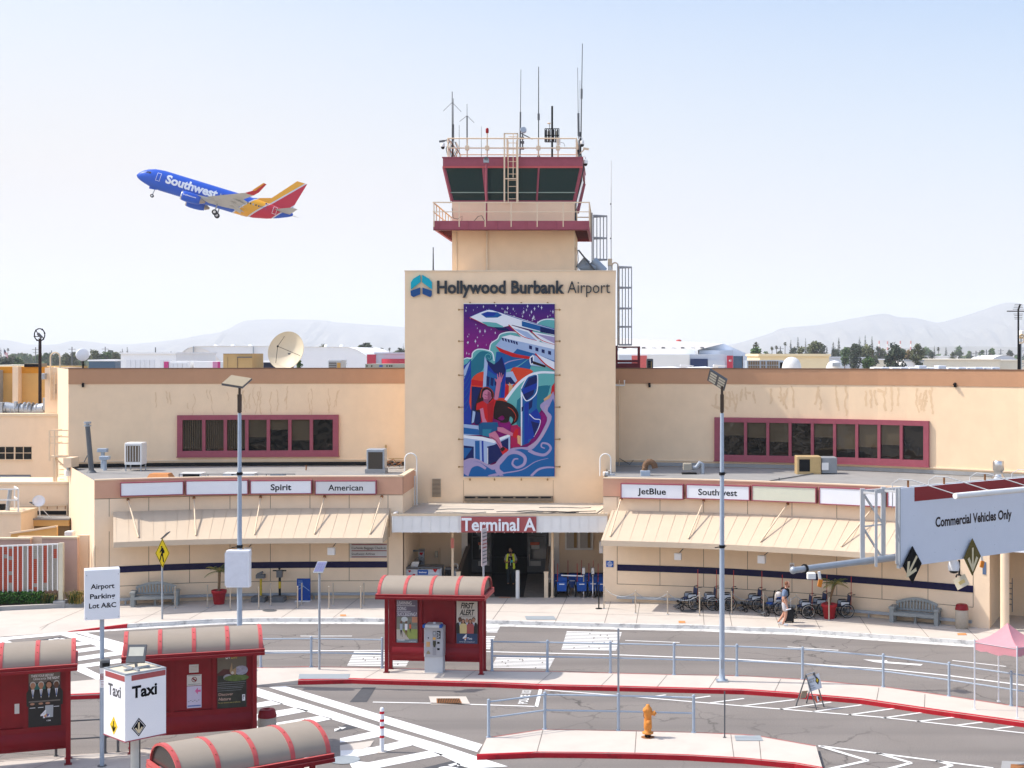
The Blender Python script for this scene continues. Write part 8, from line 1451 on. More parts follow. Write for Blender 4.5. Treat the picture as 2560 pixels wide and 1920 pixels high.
for i in range(150):
 x,y=rn.uniform(145,915),rn.uniform(78,520)
 if y>240 and x>450:continue
 s_=rn.choice((4,5,6,8,11));ply([(x-s_*.35,y),(x,y-s_*1.7),(x+s_*.35,y),(x,y+s_*1.7)],iw)
 if s_>5:ply([(x-s_,y),(x,y-s_*.3),(x+s_,y),(x,y+s_*.3)],iw)
for q,m,o in(([(760,250),(800,215),(860,200),(924,205),(924,420),(700,420)],iteal,1),([(360,470),(375,410),(430,370),(455,330),(540,310),(640,330),(924,420),(924,700),(360,700)],iteal,1),([(136,545),(165,535),(205,535),(215,490),(260,460),(330,465),(385,490),(400,560),(390,700),(136,700)],iteal,1)):
 ply(q,m,4);ribbon([p for p in q[:-2]],9,9,iw)
ply([(136,620),(200,540),(205,560),(280,480),(360,490),(385,540),(350,560),(320,530),(300,640),(136,760)],iteald,4);ribbon([(330,545),(325,515),(350,500),(372,520),(360,545),(345,530)],8,3,iteal)
ply([(136,600),(170,580),(200,550),(205,1110),(136,1110)],iblue);ply([(136,640),(160,600),(195,560),(140,720)],ipale)
for k in range(6):ribbon([(140,700+k*60),(170,660+k*60),(196,600+k*60)],6,3,imid)
ply([(400,640),(420,480),(560,500),(740,560),(700,650),(560,640)],imid);ribbon([(430,640),(520,570),(660,540)],14,4,ilil);ribbon([(480,650),(600,610),(700,540)],12,4,iteal)
ply([(205,720),(240,680),(320,650),(520,660),(560,620),(620,618),(740,650),(640,740),(600,860),(480,960),(205,1000)],iora,3);ply([(205,720),(320,740),(320,780),(205,770)],ired);ply([(480,800),(540,740),(560,830),(500,880)],ired);ply([(205,780),(300,790),(290,1080),(200,1100)],inavy);ply([(215,990),(240,1000),(225,1090),(205,1100)],ipale);ply([(240,900),(285,980),(275,1110),(235,1110)],inavy)
ply([(500,660),(560,650),(600,730),(540,790),(500,740)],ipale);ply([(500,700),(545,700),(590,760),(500,760)],inavy);ply([(318,520),(345,570),(400,590),(440,560),(470,520),(505,640),(490,880),(300,880),(306,780)],iblue);ply([(328,545),(400,590),(440,560),(465,525),(500,640),(480,700),(400,660),(340,580)],inavy);ply([(318,520),(345,580),(330,800),(300,840)],ipale);ply([(345,640),(470,720),(455,880),(340,880)],imid)
for k in range(3):ply([(335+k*36,690+k*12),(362+k*36,700+k*12),(356+k*36,780),(332+k*36,770)],inavy)
ply([(530,745),(570,790),(580,920),(560,960),(525,880)],icream);ply([(560,780),(582,800),(586,940),(570,950)],ishad)
ply([(530,860),(610,760),(700,690),(800,655),(924,660),(924,900),(860,940),(640,1120),(560,1120),(500,980)],iteal,3);ribbon([(500,900),(600,770),(700,690),(800,660),(924,662)],26,18,iw);ply([(600,900),(720,800),(860,770),(880,800),(860,870),(800,1000),(620,1130),(590,1040)],iteald,3);ply([(830,780),(890,770),(870,840),(840,870),(870,810)],iteald);ply([(900,780),(924,750),(924,860),(890,850)],ired);ply([(830,890),(895,840),(924,860),(840,930)],icream)
ply([(632,800),(690,700),(760,676),(780,700),(772,900),(760,1180),(700,1270),(632,1295)],imid);ply([(640,830),(700,710),(765,685),(775,720),(740,850),(680,905)],inavy);ply([(650,800),(770,750),(765,800),(650,850)],iblue);ribbon([(635,800),(690,700),(762,676),(778,710),(765,840),(682,905),(638,830)],8,8,iw);ply([(632,800),(645,860),(642,1290),(632,1295)],iw);ply([(662,930),(700,910),(695,1270),(662,1280)],iblue);ply([(700,920),(735,890),(728,960),(702,985)],inavy);ply([(638,960),(656,950),(652,990),(638,1000)],inavy);ply([(705,1020),(770,970),(805,1040),(800,1100),(740,1230),(690,1240)],iblue);ribbon([(706,1020),(750,1060),(800,1072),(785,1140),(745,1215)],7,4,iw);ply([(720,1080),(790,1100),(750,1210)],inavy)
ply([(182,182),(340,116),(420,130),(924,285),(924,340),(560,250),(470,270),(340,255),(255,215)],iw);ply([(285,155),(340,135),(430,140),(470,165),(430,186),(330,188)],imid);ply([(300,150),(350,138),(420,146),(400,172),(320,176)],iblue);ply([(290,222),(360,225),(420,232),(480,262),(470,285),(400,270),(340,258)],iteal);ply([(400,268),(500,272),(540,300),(440,296)],inavy);ply([(640,215),(924,290),(924,330),(790,300),(640,260)],imid);ply([(800,265),(924,295),(924,335),(800,310)],inavy);ribbon([(184,182),(340,120),(420,132),(640,205),(924,285)],5,5,iblue);ribbon([(185,184),(255,215),(340,255)],9,3,imag)
ply([(525,245),(700,300),(800,390),(760,400),(640,360)],iw);ply([(560,275),(690,310),(770,385),(700,370)],ipale);ribbon([(525,248),(640,345),(770,385)],9,4,ired);ply([(720,305),(924,345),(924,430),(820,400)],iw);ply([(760,325),(924,355),(924,410)],ilil);ribbon([(722,305),(810,380),(924,420)],8,4,ired)
ply([(412,430),(480,350),(540,335),(720,375),(924,430),(924,620),(720,530),(560,510),(460,480)],ipale);ply([(460,355),(540,335),(720,375),(924,430),(924,460),(700,410),(520,370)],iw);ply([(560,500),(600,455),(760,500),(924,560),(924,600),(740,540)],imid);ply([(412,430),(480,462),(590,500),(720,525),(700,545),(560,525),(450,480)],ired)
for x,y in((465,358),(490,365),(515,372),(540,378),(562,385),(585,392)):ply([(x,y),(x+17,y+4),(x+22,y+30),(x+8,y+26)],inavy)
for x,y in((703,425),(758,442),(812,458),(868,472)):ply([(x,y),(x+26,y+6),(x+26,y+38),(x,y+30)],inavy)
ply([(705,540),(735,505),(770,520),(860,590),(850,615),(720,600)],ipale);ply([(712,525),(735,510),(748,525),(740,590),(715,595),(706,560)],iw);ply([(716,535),(735,522),(738,575),(720,585)],inavy);ply([(735,560),(850,600),(845,618),(735,585)],ihair);ply([(755,495),(924,570),(924,640),(860,600),(800,540)],iw);ribbon([(757,497),(840,585),(924,640)],12,10,ired)
ply([(400,905),(470,905),(560,940),(610,1010),(600,1080),(545,1115),(565,1070),(540,1040),(520,1090),(450,1090),(490,1060),(470,1030),(400,1060)],ihair,4);ribbon([(400,1050),(470,1080),(510,1060)],14,4,ihair);ribbon([(520,960),(560,985),(590,1040),(575,1085)],5,3,iora);ply([(232,960),(262,870),(290,800),(345,784),(396,830),(388,890),(300,1000),(240,990)],ihair,3);ply([(405,860),(420,760),(430,720),(460,720),(455,780),(435,890),(400,905)],iskin);ply([(412,730),(440,700),(470,705),(468,735),(450,760),(425,755)],iskin)
for a,b,c,e in((432,712,430,672),(446,706,448,660),(458,708,464,664),(468,715,480,678),(418,735,408,712)):ribbon([(a,b),((a+c)/2,(b+e)/2),(c,e)],9,6,iskin)
ply([(296,860),(300,815),(335,800),(372,820),(384,860),(365,900),(325,905)],iskin,3);ply([(345,820),(380,850),(365,900),(345,885)],ishad,2);ribbon([(318,848),(340,856),(352,848)],4,2,ihair);ribbon([(322,875),(340,882),(350,874)],4,2,imag);ribbon([(288,885),(300,822),(338,800),(376,826),(384,872)],20,12,ihair);ribbon([(280,880),(296,805),(340,788),(388,825),(392,880)],4,3,iora);ply([(308,890),(360,890),(350,930),(310,935)],ishad);ply([(250,930),(300,905),(345,935),(390,885),(418,900),(400,960),(385,1100),(290,1090),(280,980),(246,985)],ired);ply([(340,940),(400,900),(385,1100),(350,1095)],ink('shirt_shade',(.42,.01,.02)));ply([(276,975),(305,965),(320,1050),(350,1110),(385,1140),(350,1150),(300,1090)],iskin)
ply([(136,1105),(270,1120),(300,1200),(136,1200)],ipale);ply([(136,1135),(262,1150),(290,1200),(136,1190)],imid);ply([(136,1200),(300,1215),(400,1240),(540,1190),(540,1310),(136,1460)],iw);ply([(136,1225),(290,1245),(400,1270),(540,1210),(540,1330),(340,1470),(136,1420)],ipale);ply([(136,1290),(225,1300),(225,1420),(136,1420)],inavy);ply([(136,1310),(210,1315),(150,1400),(136,1400)],imid);ply([(340,1300),(400,1285),(525,1225),(525,1330),(440,1420),(340,1460)],inavy);ribbon([(345,1310),(345,1450)],6,6,iw);ribbon([(255,1250),(258,1440)],40,40,imid);ribbon([(300,1250),(305,1450)],16,16,iblue)
ply([(545,1120),(600,1110),(632,1150),(632,1300),(545,1310)],imag);ply([(600,1200),(632,1210),(632,1290),(605,1270)],icream)
ply([(265,1110),(300,1090),(430,1090),(445,1150),(380,1180),(355,1220),(270,1195)],idenim);ply([(300,1150),(380,1150),(355,1215),(300,1205)],ink('denim_light',(.03,.24,.34)));ply([(430,1130),(480,1135),(565,1185),(560,1210),(510,1195),(430,1165)],iskin);ply([(355,1190),(410,1165),(440,1210),(480,1320),(460,1330),(410,1250),(360,1220)],iskin);ribbon([(370,1215),(420,1250),(468,1325)],10,6,ishad);ply([(585,1150),(612,1145),(608,1200),(590,1228),(560,1215),(570,1180)],ired);ply([(450,1320),(480,1300),(530,1330),(530,1370),(480,1380)],ired);ply([(450,1320),(478,1300),(500,1320),(470,1345)],ihair)
ply([(136,1420),(200,1400),(270,1415),(350,1455),(410,1450),(470,1390),(540,1320),(620,1305),(700,1300),(770,1240),(830,1140),(860,1050),(800,960),(820,920),(880,885),(924,870),(924,1558),(136,1558)],ilil,3);ply([(136,1558),(140,1500),(180,1450),(260,1430),(350,1480),(400,1500),(470,1440),(560,1340),(640,1320),(720,1330),(800,1250),(870,1130),(900,1040),(862,990),(880,950),(924,925),(924,1558)],imid,3)
ribbon([(150,1545),(190,1470),(260,1450),(330,1490)],60,20,ilil);ribbon([(205,1555),(240,1525),(262,1512),(255,1545)],26,8,imid);ribbon([(470,1540),(430,1500),(440,1440),(520,1360),(600,1350),(665,1390),(660,1450),(600,1480),(560,1450),(575,1410),(610,1405)],46,10,ilil);ribbon([(520,1500),(480,1450),(540,1390),(610,1380),(640,1420),(610,1455)],20,6,imid);ribbon([(700,1330),(760,1360),(840,1370),(890,1320),(870,1280),(820,1270),(810,1300),(840,1315)],30,8,ilil);ribbon([(860,940),(850,1000),(880,1060),(840,1160),(780,1250),(700,1310)],30,24,ink('lilac_pink',(.46,.36,.50)));ribbon([(720,1556),(780,1500),(850,1480),(924,1480)],22,12,ilil);ribbon([(400,1556),(480,1530),(640,1500),(760,1430),(870,1400)],14,3,ilil);ribbon([(350,1560),(420,1540),(480,1548)],26,10,ilil);ribbon([(136,1425),(200,1403),(270,1417),(350,1458),(410,1452),(470,1392),(540,1324)],8,8,ink('lilac_pink',(.46,.36,.50)))
mm.build('printed_artwork',ban)
mb=MB()
for y in(118,390,684,960,1238,1476):
 for x,sx in((118,-1),(940,1)):p=at(1120+x/3.456,740+y/3.456,DT-.05);mb.tube([p+V((-sx*.12,0,0)),p+V((sx*.16,.04,0))],.014,rust,5);mb.ball(p+V((sx*.14,.03,.0)),.045,mat('rusty_clip',(.36,.22,.08),.7),6)
for x in(190,402,633,860):
 for y,sy in((1588,-1),(58,1)):p=at(1120+x/3.456,740+y/3.456,DT-.05);mb.ball(p,.04,mat('rusty_clip',(.36,.22,.08)),6);mb.tube([p,p+V((0,0,-sy*.1))],.012,rust,5)
mb.build('clip',ban)
# == the climbing airliner
PD=306.;pc_=at(541,493,PD)
pl_=thing('airliner','blue airliner with red and yellow tail climbing with its wheels down','aeroplane',pc_);pl_.rotation_euler=(R(-2),R(16.5),R(10))
def livery():
 m=mat('airliner_livery',(.01,.065,.42),.4,v=0,spec=.2);n=m.node_tree.nodes;l=m.node_tree.links;tc=n.new('ShaderNodeTexCoord');sp=n.new('ShaderNodeSeparateXYZ');l.new(tc.outputs['Object'],sp.inputs[0]);ml=n.new('ShaderNodeMath');ml.operation='MULTIPLY_ADD';ml.inputs[1].default_value=-.9;l.new(sp.outputs[2],ml.inputs[0]);l.new(sp.outputs[0],ml.inputs[2])
 mr=n.new('ShaderNodeMapRange');mr.inputs[1].default_value=0;mr.inputs[2].default_value=20;l.new(ml.outputs[0],mr.inputs[0]);cr=n.new('ShaderNodeValToRGB');cr.color_ramp.interpolation='CONSTANT';l.new(mr.outputs[0],cr.inputs[0]);e=cr.color_ramp.elements
 cols=[(0,(.004,.080,.50)),(6.0,(.55,.57,.62)),(6.3,(.78,.36,.015)),(9.1,(.6,.6,.63)),(9.5,(.52,.008,.035)),(12.9,(.6,.6,.63)),(13.25,(.004,.080,.50))]
 e[0].position=0;e[0].color=(*cols[0][1],1);e[1].position=cols[1][0]/20;e[1].color=(*cols[1][1],1)
 for a,c in cols[2:]:q=e.new(a/20);q.color=(*c,1)
 l.new(cr.outputs[0],n['Principled BSDF'].inputs['Base Color']);return m
liv=livery();wg_=mat('wing_grey',(.42,.41,.38),.5,v=.05,s=.6);acb=mat('airliner_blue',(.004,.080,.50),.35,v=.03,s=1);sil=mat('polished_lip',(.65,.65,.66),.25,metal=.8,v=0)
sec=[(x,r*1.10,z)for x,r,z in((-16.8,.06,-.42),(-16.5,.5,-.38),(-15.8,.98,-.22),(-14.8,1.42,-.08),(-13.4,1.8,-.01),(-11.5,2.,0),(5.5,2.,0),(8.5,1.86,.10),(11.2,1.5,.36),(13.6,1.02,.70),(15.4,.56,1.0),(16.2,.25,1.15))]
mb=MB();n_=24;mb.add([(x,r*.94*math.cos(6.2832*j/n_),zc+r*math.sin(6.2832*j/n_))for x,r,zc in sec for j in range(n_)],[(i*n_+j,i*n_+(j+1)%n_,(i+1)*n_+(j+1)%n_,(i+1)*n_+j)for i in range(len(sec)-1)for j in range(n_)]+[list(range(n_))],liv,True)
fus=mb.build('fuselage',pl_,True)
mb=MB();mb.add([(x,y*.94*1.9,-1.25-.95*(1-y*y)**.5*e)for x,e in((-5.5,.3),(-3,1),(3,1),(6,.3))for y in(-1,-.6,0,.6,1)],[(i*5+j,i*5+j+1,i*5+6+j,i*5+5+j)for i in range(3)for j in range(4)],acb,True);mb.build('belly_fairing',pl_,True)
def slab3(mb,q0,q1,t0,t1,m,up=(0,0,1)):
 """tapered lifting surface: (LE, TE) at root and tip, with thickness"""
 u=V(up);L=[]
 for(a,b),t in((q0,t0),(q1,t1)):
  a,b=V(a),V(b);L.append([a,a.lerp(b,.3)+u*t*.5,a.lerp(b,.7)+u*t*.3,b,a.lerp(b,.7)-u*t*.3,a.lerp(b,.3)-u*t*.5])
 mb.add(L[0]+L[1],[(i,(i+1)%6,6+(i+1)%6,6+i)for i in range(6)]+[(5,4,3,2,1,0),(6,7,8,9,10,11)],m)
mb=MB();slab3(mb,((9.6,0,1.6),(15.5,0,1.4)),((15.0,0,8.4),(17.2,0,8.4)),.36,.18,liv,(0,1,0));mb.poly([(6.6,.06,1.9),(10.2,.1,1.8),(10.9,.06,3.3)],liv);mb.poly([(6.6,-.06,1.9),(10.2,-.1,1.8),(10.9,-.06,3.3)],liv);mb.build('tail_fin',pl_,True)
wl_=ink('winglet_orange',(.75,.33,.015))
for s_ in(-1,1):
 mb=MB();slab3(mb,((-3.2,s_*1.6,-1.35),(4.6,s_*1.6,-1.5)),((-.3,s_*6.2,-.78),(4.4,s_*6.2,-.85)),.9,.5,wg_);slab3(mb,((-.3,s_*6.2,-.78),(4.4,s_*6.2,-.85)),((7.2,s_*17.0,.75),(8.9,s_*17.0,.70)),.5,.2,wg_);w3=mb.build('wing',pl_,True)
 mb=MB();slab3(mb,((4.2,s_*2.2,-1.5),(6.1,s_*2.2,-2.05)),((4.2,s_*6.,-.9),(5.9,s_*6.,-1.4)),.25,.2,wg_);slab3(mb,((4.2,s_*6.4,-.85),(5.6,s_*6.4,-1.3)),((6.4,s_*11.5,-.05),(7.7,s_*11.5,-.4)),.2,.15,wg_);mb.build('flap',w3,True)
 for y,x in((3.9,4.6),(7.4,4.6),(10.2,5.2)):z=-1.5+.145*(y-2);mb=MB();mb.lathe([(.02,-1.9),(.2,-1.),(.24,0),(.12,1.3),(.01,2.)],(x+.3,s_*y,z-.2),wg_,10,V((1,0,-.18)).normalized().to_track_quat('Z','Y').to_matrix());mb.build('flap_fairing',w3,True)
 mb=MB();slab3(mb,((7.2,s_*17.,.75),(8.9,s_*17.,.70)),((8.6,s_*17.9,1.5),(9.8,s_*17.9,1.48)),.2,.12,ired,(0,0,1));slab3(mb,((8.6,s_*17.9,1.5),(9.8,s_*17.9,1.48)),((10.3,s_*18.25,3.5),(10.8,s_*18.25,3.5)),.1,.06,ired,(0,1,0));slab3(mb,((8.4,s_*17.93,1.5),(9.1,s_*17.93,1.5)),((10.1,s_*18.27,3.55),(10.55,s_*18.27,3.55)),.12,.08,wl_,(0,1,0));mb.build('winglet',w3,True)
 A=Matrix(((0,0,1),(0,1,0),(-1,0,0)));c=(-4.2,s_*4.9,-2.25);mb=MB();mb.lathe([(.80,-2.05),(.93,-2.0),(1.06,-1.2),(1.08,-.2),(1.0,1.0),(.80,1.9),(.74,1.9)],c,acb,22,A);eng=mb.build('engine',pl_,True);mb=MB();mb.lathe([(.80,-2.06),(.88,-2.12),(.95,-2.0),(.96,-1.85)],c,sil,22,A);mb.lathe([(.80,-2.06),(.74,-1.2),(0.01,-1.1)],c,greyd,22,A);mb.build('intake_lip',eng,True);mb=MB();mb.lathe([(.62,1.6),(.56,2.3),(.40,2.5),(.22,2.9),(.01,3.0)],c,mat('exhaust_metal',(.34,.28,.23),.4,metal=.6,v=.1),18,A);mb.build('exhaust',eng,True)
 mb=MB();mb.poly([(-4.6,s_*4.9-.12,-1.3),(-.3,s_*4.9-.12,-1.0),(1.0,s_*4.9-.1,-1.3),(-2.4,s_*4.9-.12,-1.6)],wg_);mb.poly([(-4.6,s_*4.9+.12,-1.3),(-.3,s_*4.9+.12,-1.0),(1.0,s_*4.9+.1,-1.3),(-2.4,s_*4.9+.12,-1.6)],wg_);mb.build('pylon',eng,True)
 if s_<0:mb=MB();f=Fr((-4.5,s_*4.9-1.085,-2.25),(1,0,0));mb.text('Southwest.com',f,0,.1,.32,white,w=2.7,bold=.02,n=.02);mb.build('engine_lettering',eng,True)
 mb=MB();slab3(mb,((11.9,s_*.6,1.0),(15.6,s_*.6,.95)),((16.0,s_*7.1,1.75),(17.3,s_*7.1,1.75)),.35,.15,wg_);mb.build('stabiliser',pl_,True)
 mb=MB();mb.tube([(.9,s_*2.6,-1.6),(.9,s_*2.75,-3.3)],.13,grey,8);mb.bar((.9,s_*2.9,-2.0),(1.0,s_*2.9,-3.0),.06,.9,wg_);g_=mb.build('main_gear',pl_,True)
 for dy in(-.42,.42):mb=MB();mb.lathe([(.30,-.17),(.55,-.14),(.57,0),(.55,.14),(.30,.17)],(.9,s_*2.75+dy,-3.45),black,20,Matrix.Rotation(R(90),3,'X'));mb.lathe([(.28,-.175),(.28,.175)],(.9,s_*2.75+dy,-3.45),whitep,14,Matrix.Rotation(R(90),3,'X'));mb.build('wheel',g_,True)
mb=MB();mb.tube([(-12.4,0,-1.8),(-12.6,0,-3.6)],.10,grey,8);mb.bar((-12.0,-.3,-2.0),(-13.6,-.3,-2.2),.05,.5,acb);g_=mb.build('nose_gear',pl_,True)
for dy in(-.2,.2):mb=MB();mb.lathe([(.2,-.1),(.36,-.09),(.36,.09),(.2,.1)],(-12.6,dy,-3.7),black,16,Matrix.Rotation(R(90),3,'X'));mb.lathe([(.19,-.105),(.19,.105)],(-12.6,dy,-3.7),whitep,12,Matrix.Rotation(R(90),3,'X'));mb.build('wheel',g_,True)
def onfus(x,z,o=.03):
 for(xa,ra,za),(xb,rb,zb)in zip(sec,sec[1:]):
  if xa<=x<=xb:t=(x-xa)/(xb-xa);r=ra+(rb-ra)*t;zc=za+(zb-za)*t;q=max(-.98,min(.98,(z-zc)/r));return V((x,-(r*.94*math.sqrt(1-q*q)+o),z))
 return V((x,-2,z))
def fpatch(mb,q,m,o=.03,k=3):
 """polygon wrapped on the port side of the fuselage"""
 for(x0,z0),(x1,z1)in[(q[0],q[2])]:
  for i in range(k):
   za,zb=z0+(z1-z0)*i/k,z0+(z1-z0)*(i+1)/k;mb.poly([onfus(x0,za,o),onfus(x1,za,o),onfus(x1,zb,o),onfus(x0,zb,o)],m)
vs,fs,a_,b_=glyphs('Southwest',.04);me=bpy.data.meshes.new('t');me.from_pydata([(v[0],v[1],0)for v in vs],[],fs);bm=bmesh.new();bm.from_mesh(me)
for zc in(.05,.15,.25,.35,.45,.55,.65):bmesh.ops.bisect_plane(bm,geom=bm.verts[:]+bm.edges[:]+bm.faces[:],plane_co=(0,zc,0),plane_no=(0,1,0))
bm.verts.index_update();vv=[onfus(-10.6+(v.co.x-a_)/(b_-a_)*10.9,-.40+v.co.y/.7*1.75,.04)for v in bm.verts];ff2=[[v.index for v in f.verts]for f in bm.faces];bm.free();bpy.data.meshes.remove(me)
mb=MB();mb.add(vv,ff2,white);mb.build('lettering',fus,True)
mb=MB()
for i in range(15):x=.8+i*.58;fpatch(mb,[(x,.45),0,(x+.24,.80)],glassd if i%3 else greyp,.025,2)
mb.build('cabin_windows',fus,True);mb=MB()
for q in([(-15.05,.50),(-14.5,.55),(-14.45,.92),(-14.75,.90)],[(-14.42,.55),(-13.9,.55),(-13.98,.95),(-14.38,.93)]):mb.poly([onfus(a,b,.03)for a,b in q],glassd)
mb.build('cockpit_windows',fus,True)
for x,h_ in((-12.6,1.75),(12.0,1.6)):
 mb=MB();z0=-.55 if x<0 else .0;z1=z0+h_;w_=.85
 for u0,v0,u1,v1 in((0,0,.07,h_),(w_-.07,0,w_,h_),(0,0,w_,.07),(0,h_-.07,w_,h_)):fpatch(mb,[(x+u0,z0+v0),0,(x+u1,z0+v1)],white,.03,4)
 mb.build('door',fus,True)
mb=MB();f=Fr(onfus(10.2,1.35,.06),(1,0,0));mb.rect(f,0,0,.7,.42,white,0);mb.rect(f,0,.2,.32,.42,navy,.01)
for k in range(3):mb.rect(f,0,.02+.13*k,.7,.07+.13*k,ired,.005)
mb.build('flag',fus,True);mb=MB();f=Fr(onfus(9.0,.45,.06),(1,0,0));mb.text('N457WN',f,0,0,.32,navy,w=1.7,al='L');mb.build('registration',fus,True)
# == far hills, airfield, trees
hillm=mat('dry_hillside',(.17,.16,.13),.95,v=.35,s=.006)
def hills(ridge,d,depth,seed):
 mb=MB();P=catmull([(x,y)for x,y in ridge],7);n_=10;vs=[]
 for i,(px,py)in enumerate(P):
  for k in range(n_+1):
   t=k/n_;dd=d-depth*(1-t);zt=zz(py,d);nz=mnoise.fractal(V((px*.03+seed,t*3.+seed,0)),1.,2.,5);nf=mnoise.fractal(V((px*.11+seed,t*2+seed,3)),1.,2.,4);z=(zt+6)*(t**1.25)-6+(nz*.26+nf*.14)*zt*math.sin(math.pi*t)
   if k==n_:z=zt+mnoise.noise(V((px*.2,seed,1)))*zt*.012
   vs.append((xx(px,d)*(dd/d)**.6,dd+nz*60*math.sin(math.pi*t),z))
  vs.append((xx(px,d),d+1200,-6))
 m_=n_+2;mb.add(vs,[(i*m_+k,(i+1)*m_+k,(i+1)*m_+k+1,i*m_+k+1)for i in range(len(P)-1)for k in range(m_-1)],hillm,True);return mb.build('hills',kind='structure')
hills([(-420,872),(-200,850),(0,849),(56,860),(135,861),(181,852),(226,854.6),(305,861),(430,850),(500,838),(560,828),(601,806),(643,799),(768,799),(820,802),(841,806),(913,811),(1007,818),(1100,830),(1220,850),(1400,870),(1560,884)],10400,2600,3)
hills([(1680,884),(1790,868),(1850,856),(1923,834),(1959,820),(2049,812),(2122,798),(2205,784.6),(2248,792.5),(2295,796),(2339,806),(2375,800),(2447,778),(2501,760),(2538,757),(2640,768),(2800,740),(3000,800)],9200,2500,11)
hills([(2180,880),(2260,870),(2400,866),(2560,868),(2750,872)],5200,1000,5)
barkf=mat('trunk_bark',(.10,.075,.055),.9,v=.15,s=2);GR={'olive':[(.075,.085,.035),(.045,.058,.025),(.11,.12,.05)],'green':[(.055,.105,.03),(.03,.065,.02),(.09,.15,.045)],'dark':[(.03,.045,.025),(.018,.03,.018),(.05,.065,.035)],'tan':[(.20,.14,.06),(.13,.10,.045),(.26,.19,.09)],'con':[(.03,.055,.03),(.02,.038,.022),(.045,.075,.04)]}
GM={k:[mat('foliage_%s_%s'%(k,s_),c,.8,v=.12,s=1)for s_,c in zip(('mid','deep','light'),v)]for k,v in GR.items()}
def tree(px,ytop,hw,kind,col,d,label,n=None,group='trees across the airfield'):
 """hw: half width in picture units; ground level at the airfield"""
 rn=random.Random(int(px*3+d));x=xx(px,d);hw*={'palm':1.25,'round':1.25}.get(kind,1.3);zt=zz(ytop,d);r=hw*d/F;t=thing({'palm':'palm_tree','con':'conifer_tree','cyp':'cypress_tree'}.get(kind,'broadleaf_tree'),label,'tree',(x,d,0),0,group);M_=GM[col];tr=MB();mb=MB()
 if kind=='palm':
  tr.tube([(x,d,0),(x+rn.uniform(-.2,.2),d,zt*.5),(x,d,zt-r*.7)],[r*.16,r*.12,r*.11],barkf,7);c=V((x,d,zt-r*.8));L_=r
  for i in range(46):
   a=rn.uniform(0,6.28);e=rn.uniform(-1.1,1.35);o=V((math.cos(a)*math.cos(e),math.sin(a)*math.cos(e),math.sin(e)));tip=c+o*L_*rn.uniform(.8,1.1)-V((0,0,L_*.18));s_=o.cross(V((0,0,1))).normalized()*L_*.16;mid=c.lerp(tip,.62)+V((0,0,L_*.08));mm_=M_[rn.randrange(3)];mb.poly([c,mid-s_,tip,mid+s_],mm_)
 elif kind in('con','cyp'):
  tr.tube([(x,d,0),(x,d,zt*.92)],[max(.15,r*.14),.05],barkf,7);nn=n or 620
  for i in range(nn):
   h=rn.random()**.8;z=zt*(.10+.90*h);rr=r*(1-h)**(.75 if kind=='con' else .5)*(.55+.45*math.sin(h*46+px)**2 if kind=='con' else 1)*rn.uniform(.45,1.05)+.02;a=rn.uniform(0,6.28);p=V((x+math.cos(a)*rr,d+math.sin(a)*rr,z));s_=r*.34*(1.2-h)*rn.uniform(.7,1.3);o=V((math.cos(a),math.sin(a),-.35 if kind=='con' else .6)).normalized();v_=o.cross(V((0,0,1))).normalized()*s_*.6;mb.poly([p-o*s_*.6,p+v_,p+o*s_,p-v_],M_[rn.randrange(3)])
 else:
  zb=max(zt-2.6*r,zt*.06);tr.tube([(x,d,0),(x+rn.uniform(-.1,.1)*r,d,zb+(zt-zb)*.4)],[r*.11,r*.06],barkf,7);cl=[]
  for i in range(21):a,u_=rn.uniform(0,6.28),rn.uniform(.04,.92);w_=math.sin(math.pi*(u_*.80+.12));cl.append((V((x+math.cos(a)*r*.62*w_*rn.random()**.4,d+math.sin(a)*r*.62*w_,zb+(zt-zb)*u_)),r*rn.uniform(.30,.48),rn.randrange(3)))
  cl.append((V((x,d,zt-r*.35)),r*.36,2))
  for c,rc,mi in cl:
   tr.tube([(x,d,zb+(zt-zb)*.25),c],[r*.04,r*.015],barkf,5)
   for i in range((n or 760)//14):o=V((rn.gauss(0,1),rn.gauss(0,1),rn.gauss(0,1))).normalized();p=c+o*rc*rn.uniform(.45,1.08);u2=V((rn.uniform(-1,1),rn.uniform(-1,1),rn.uniform(-.6,.6))).normalized();v2=u2.orthogonal().normalized();s_=r*.12*rn.uniform(.7,1.5);mb.poly([p-u2*s_,p-v2*s_*.7,p+u2*s_,p+v2*s_*.7],M_[mi if rn.random()<.65 else rn.randrange(3)])
 tr.build('trunk',t);mb.build('crown',t)
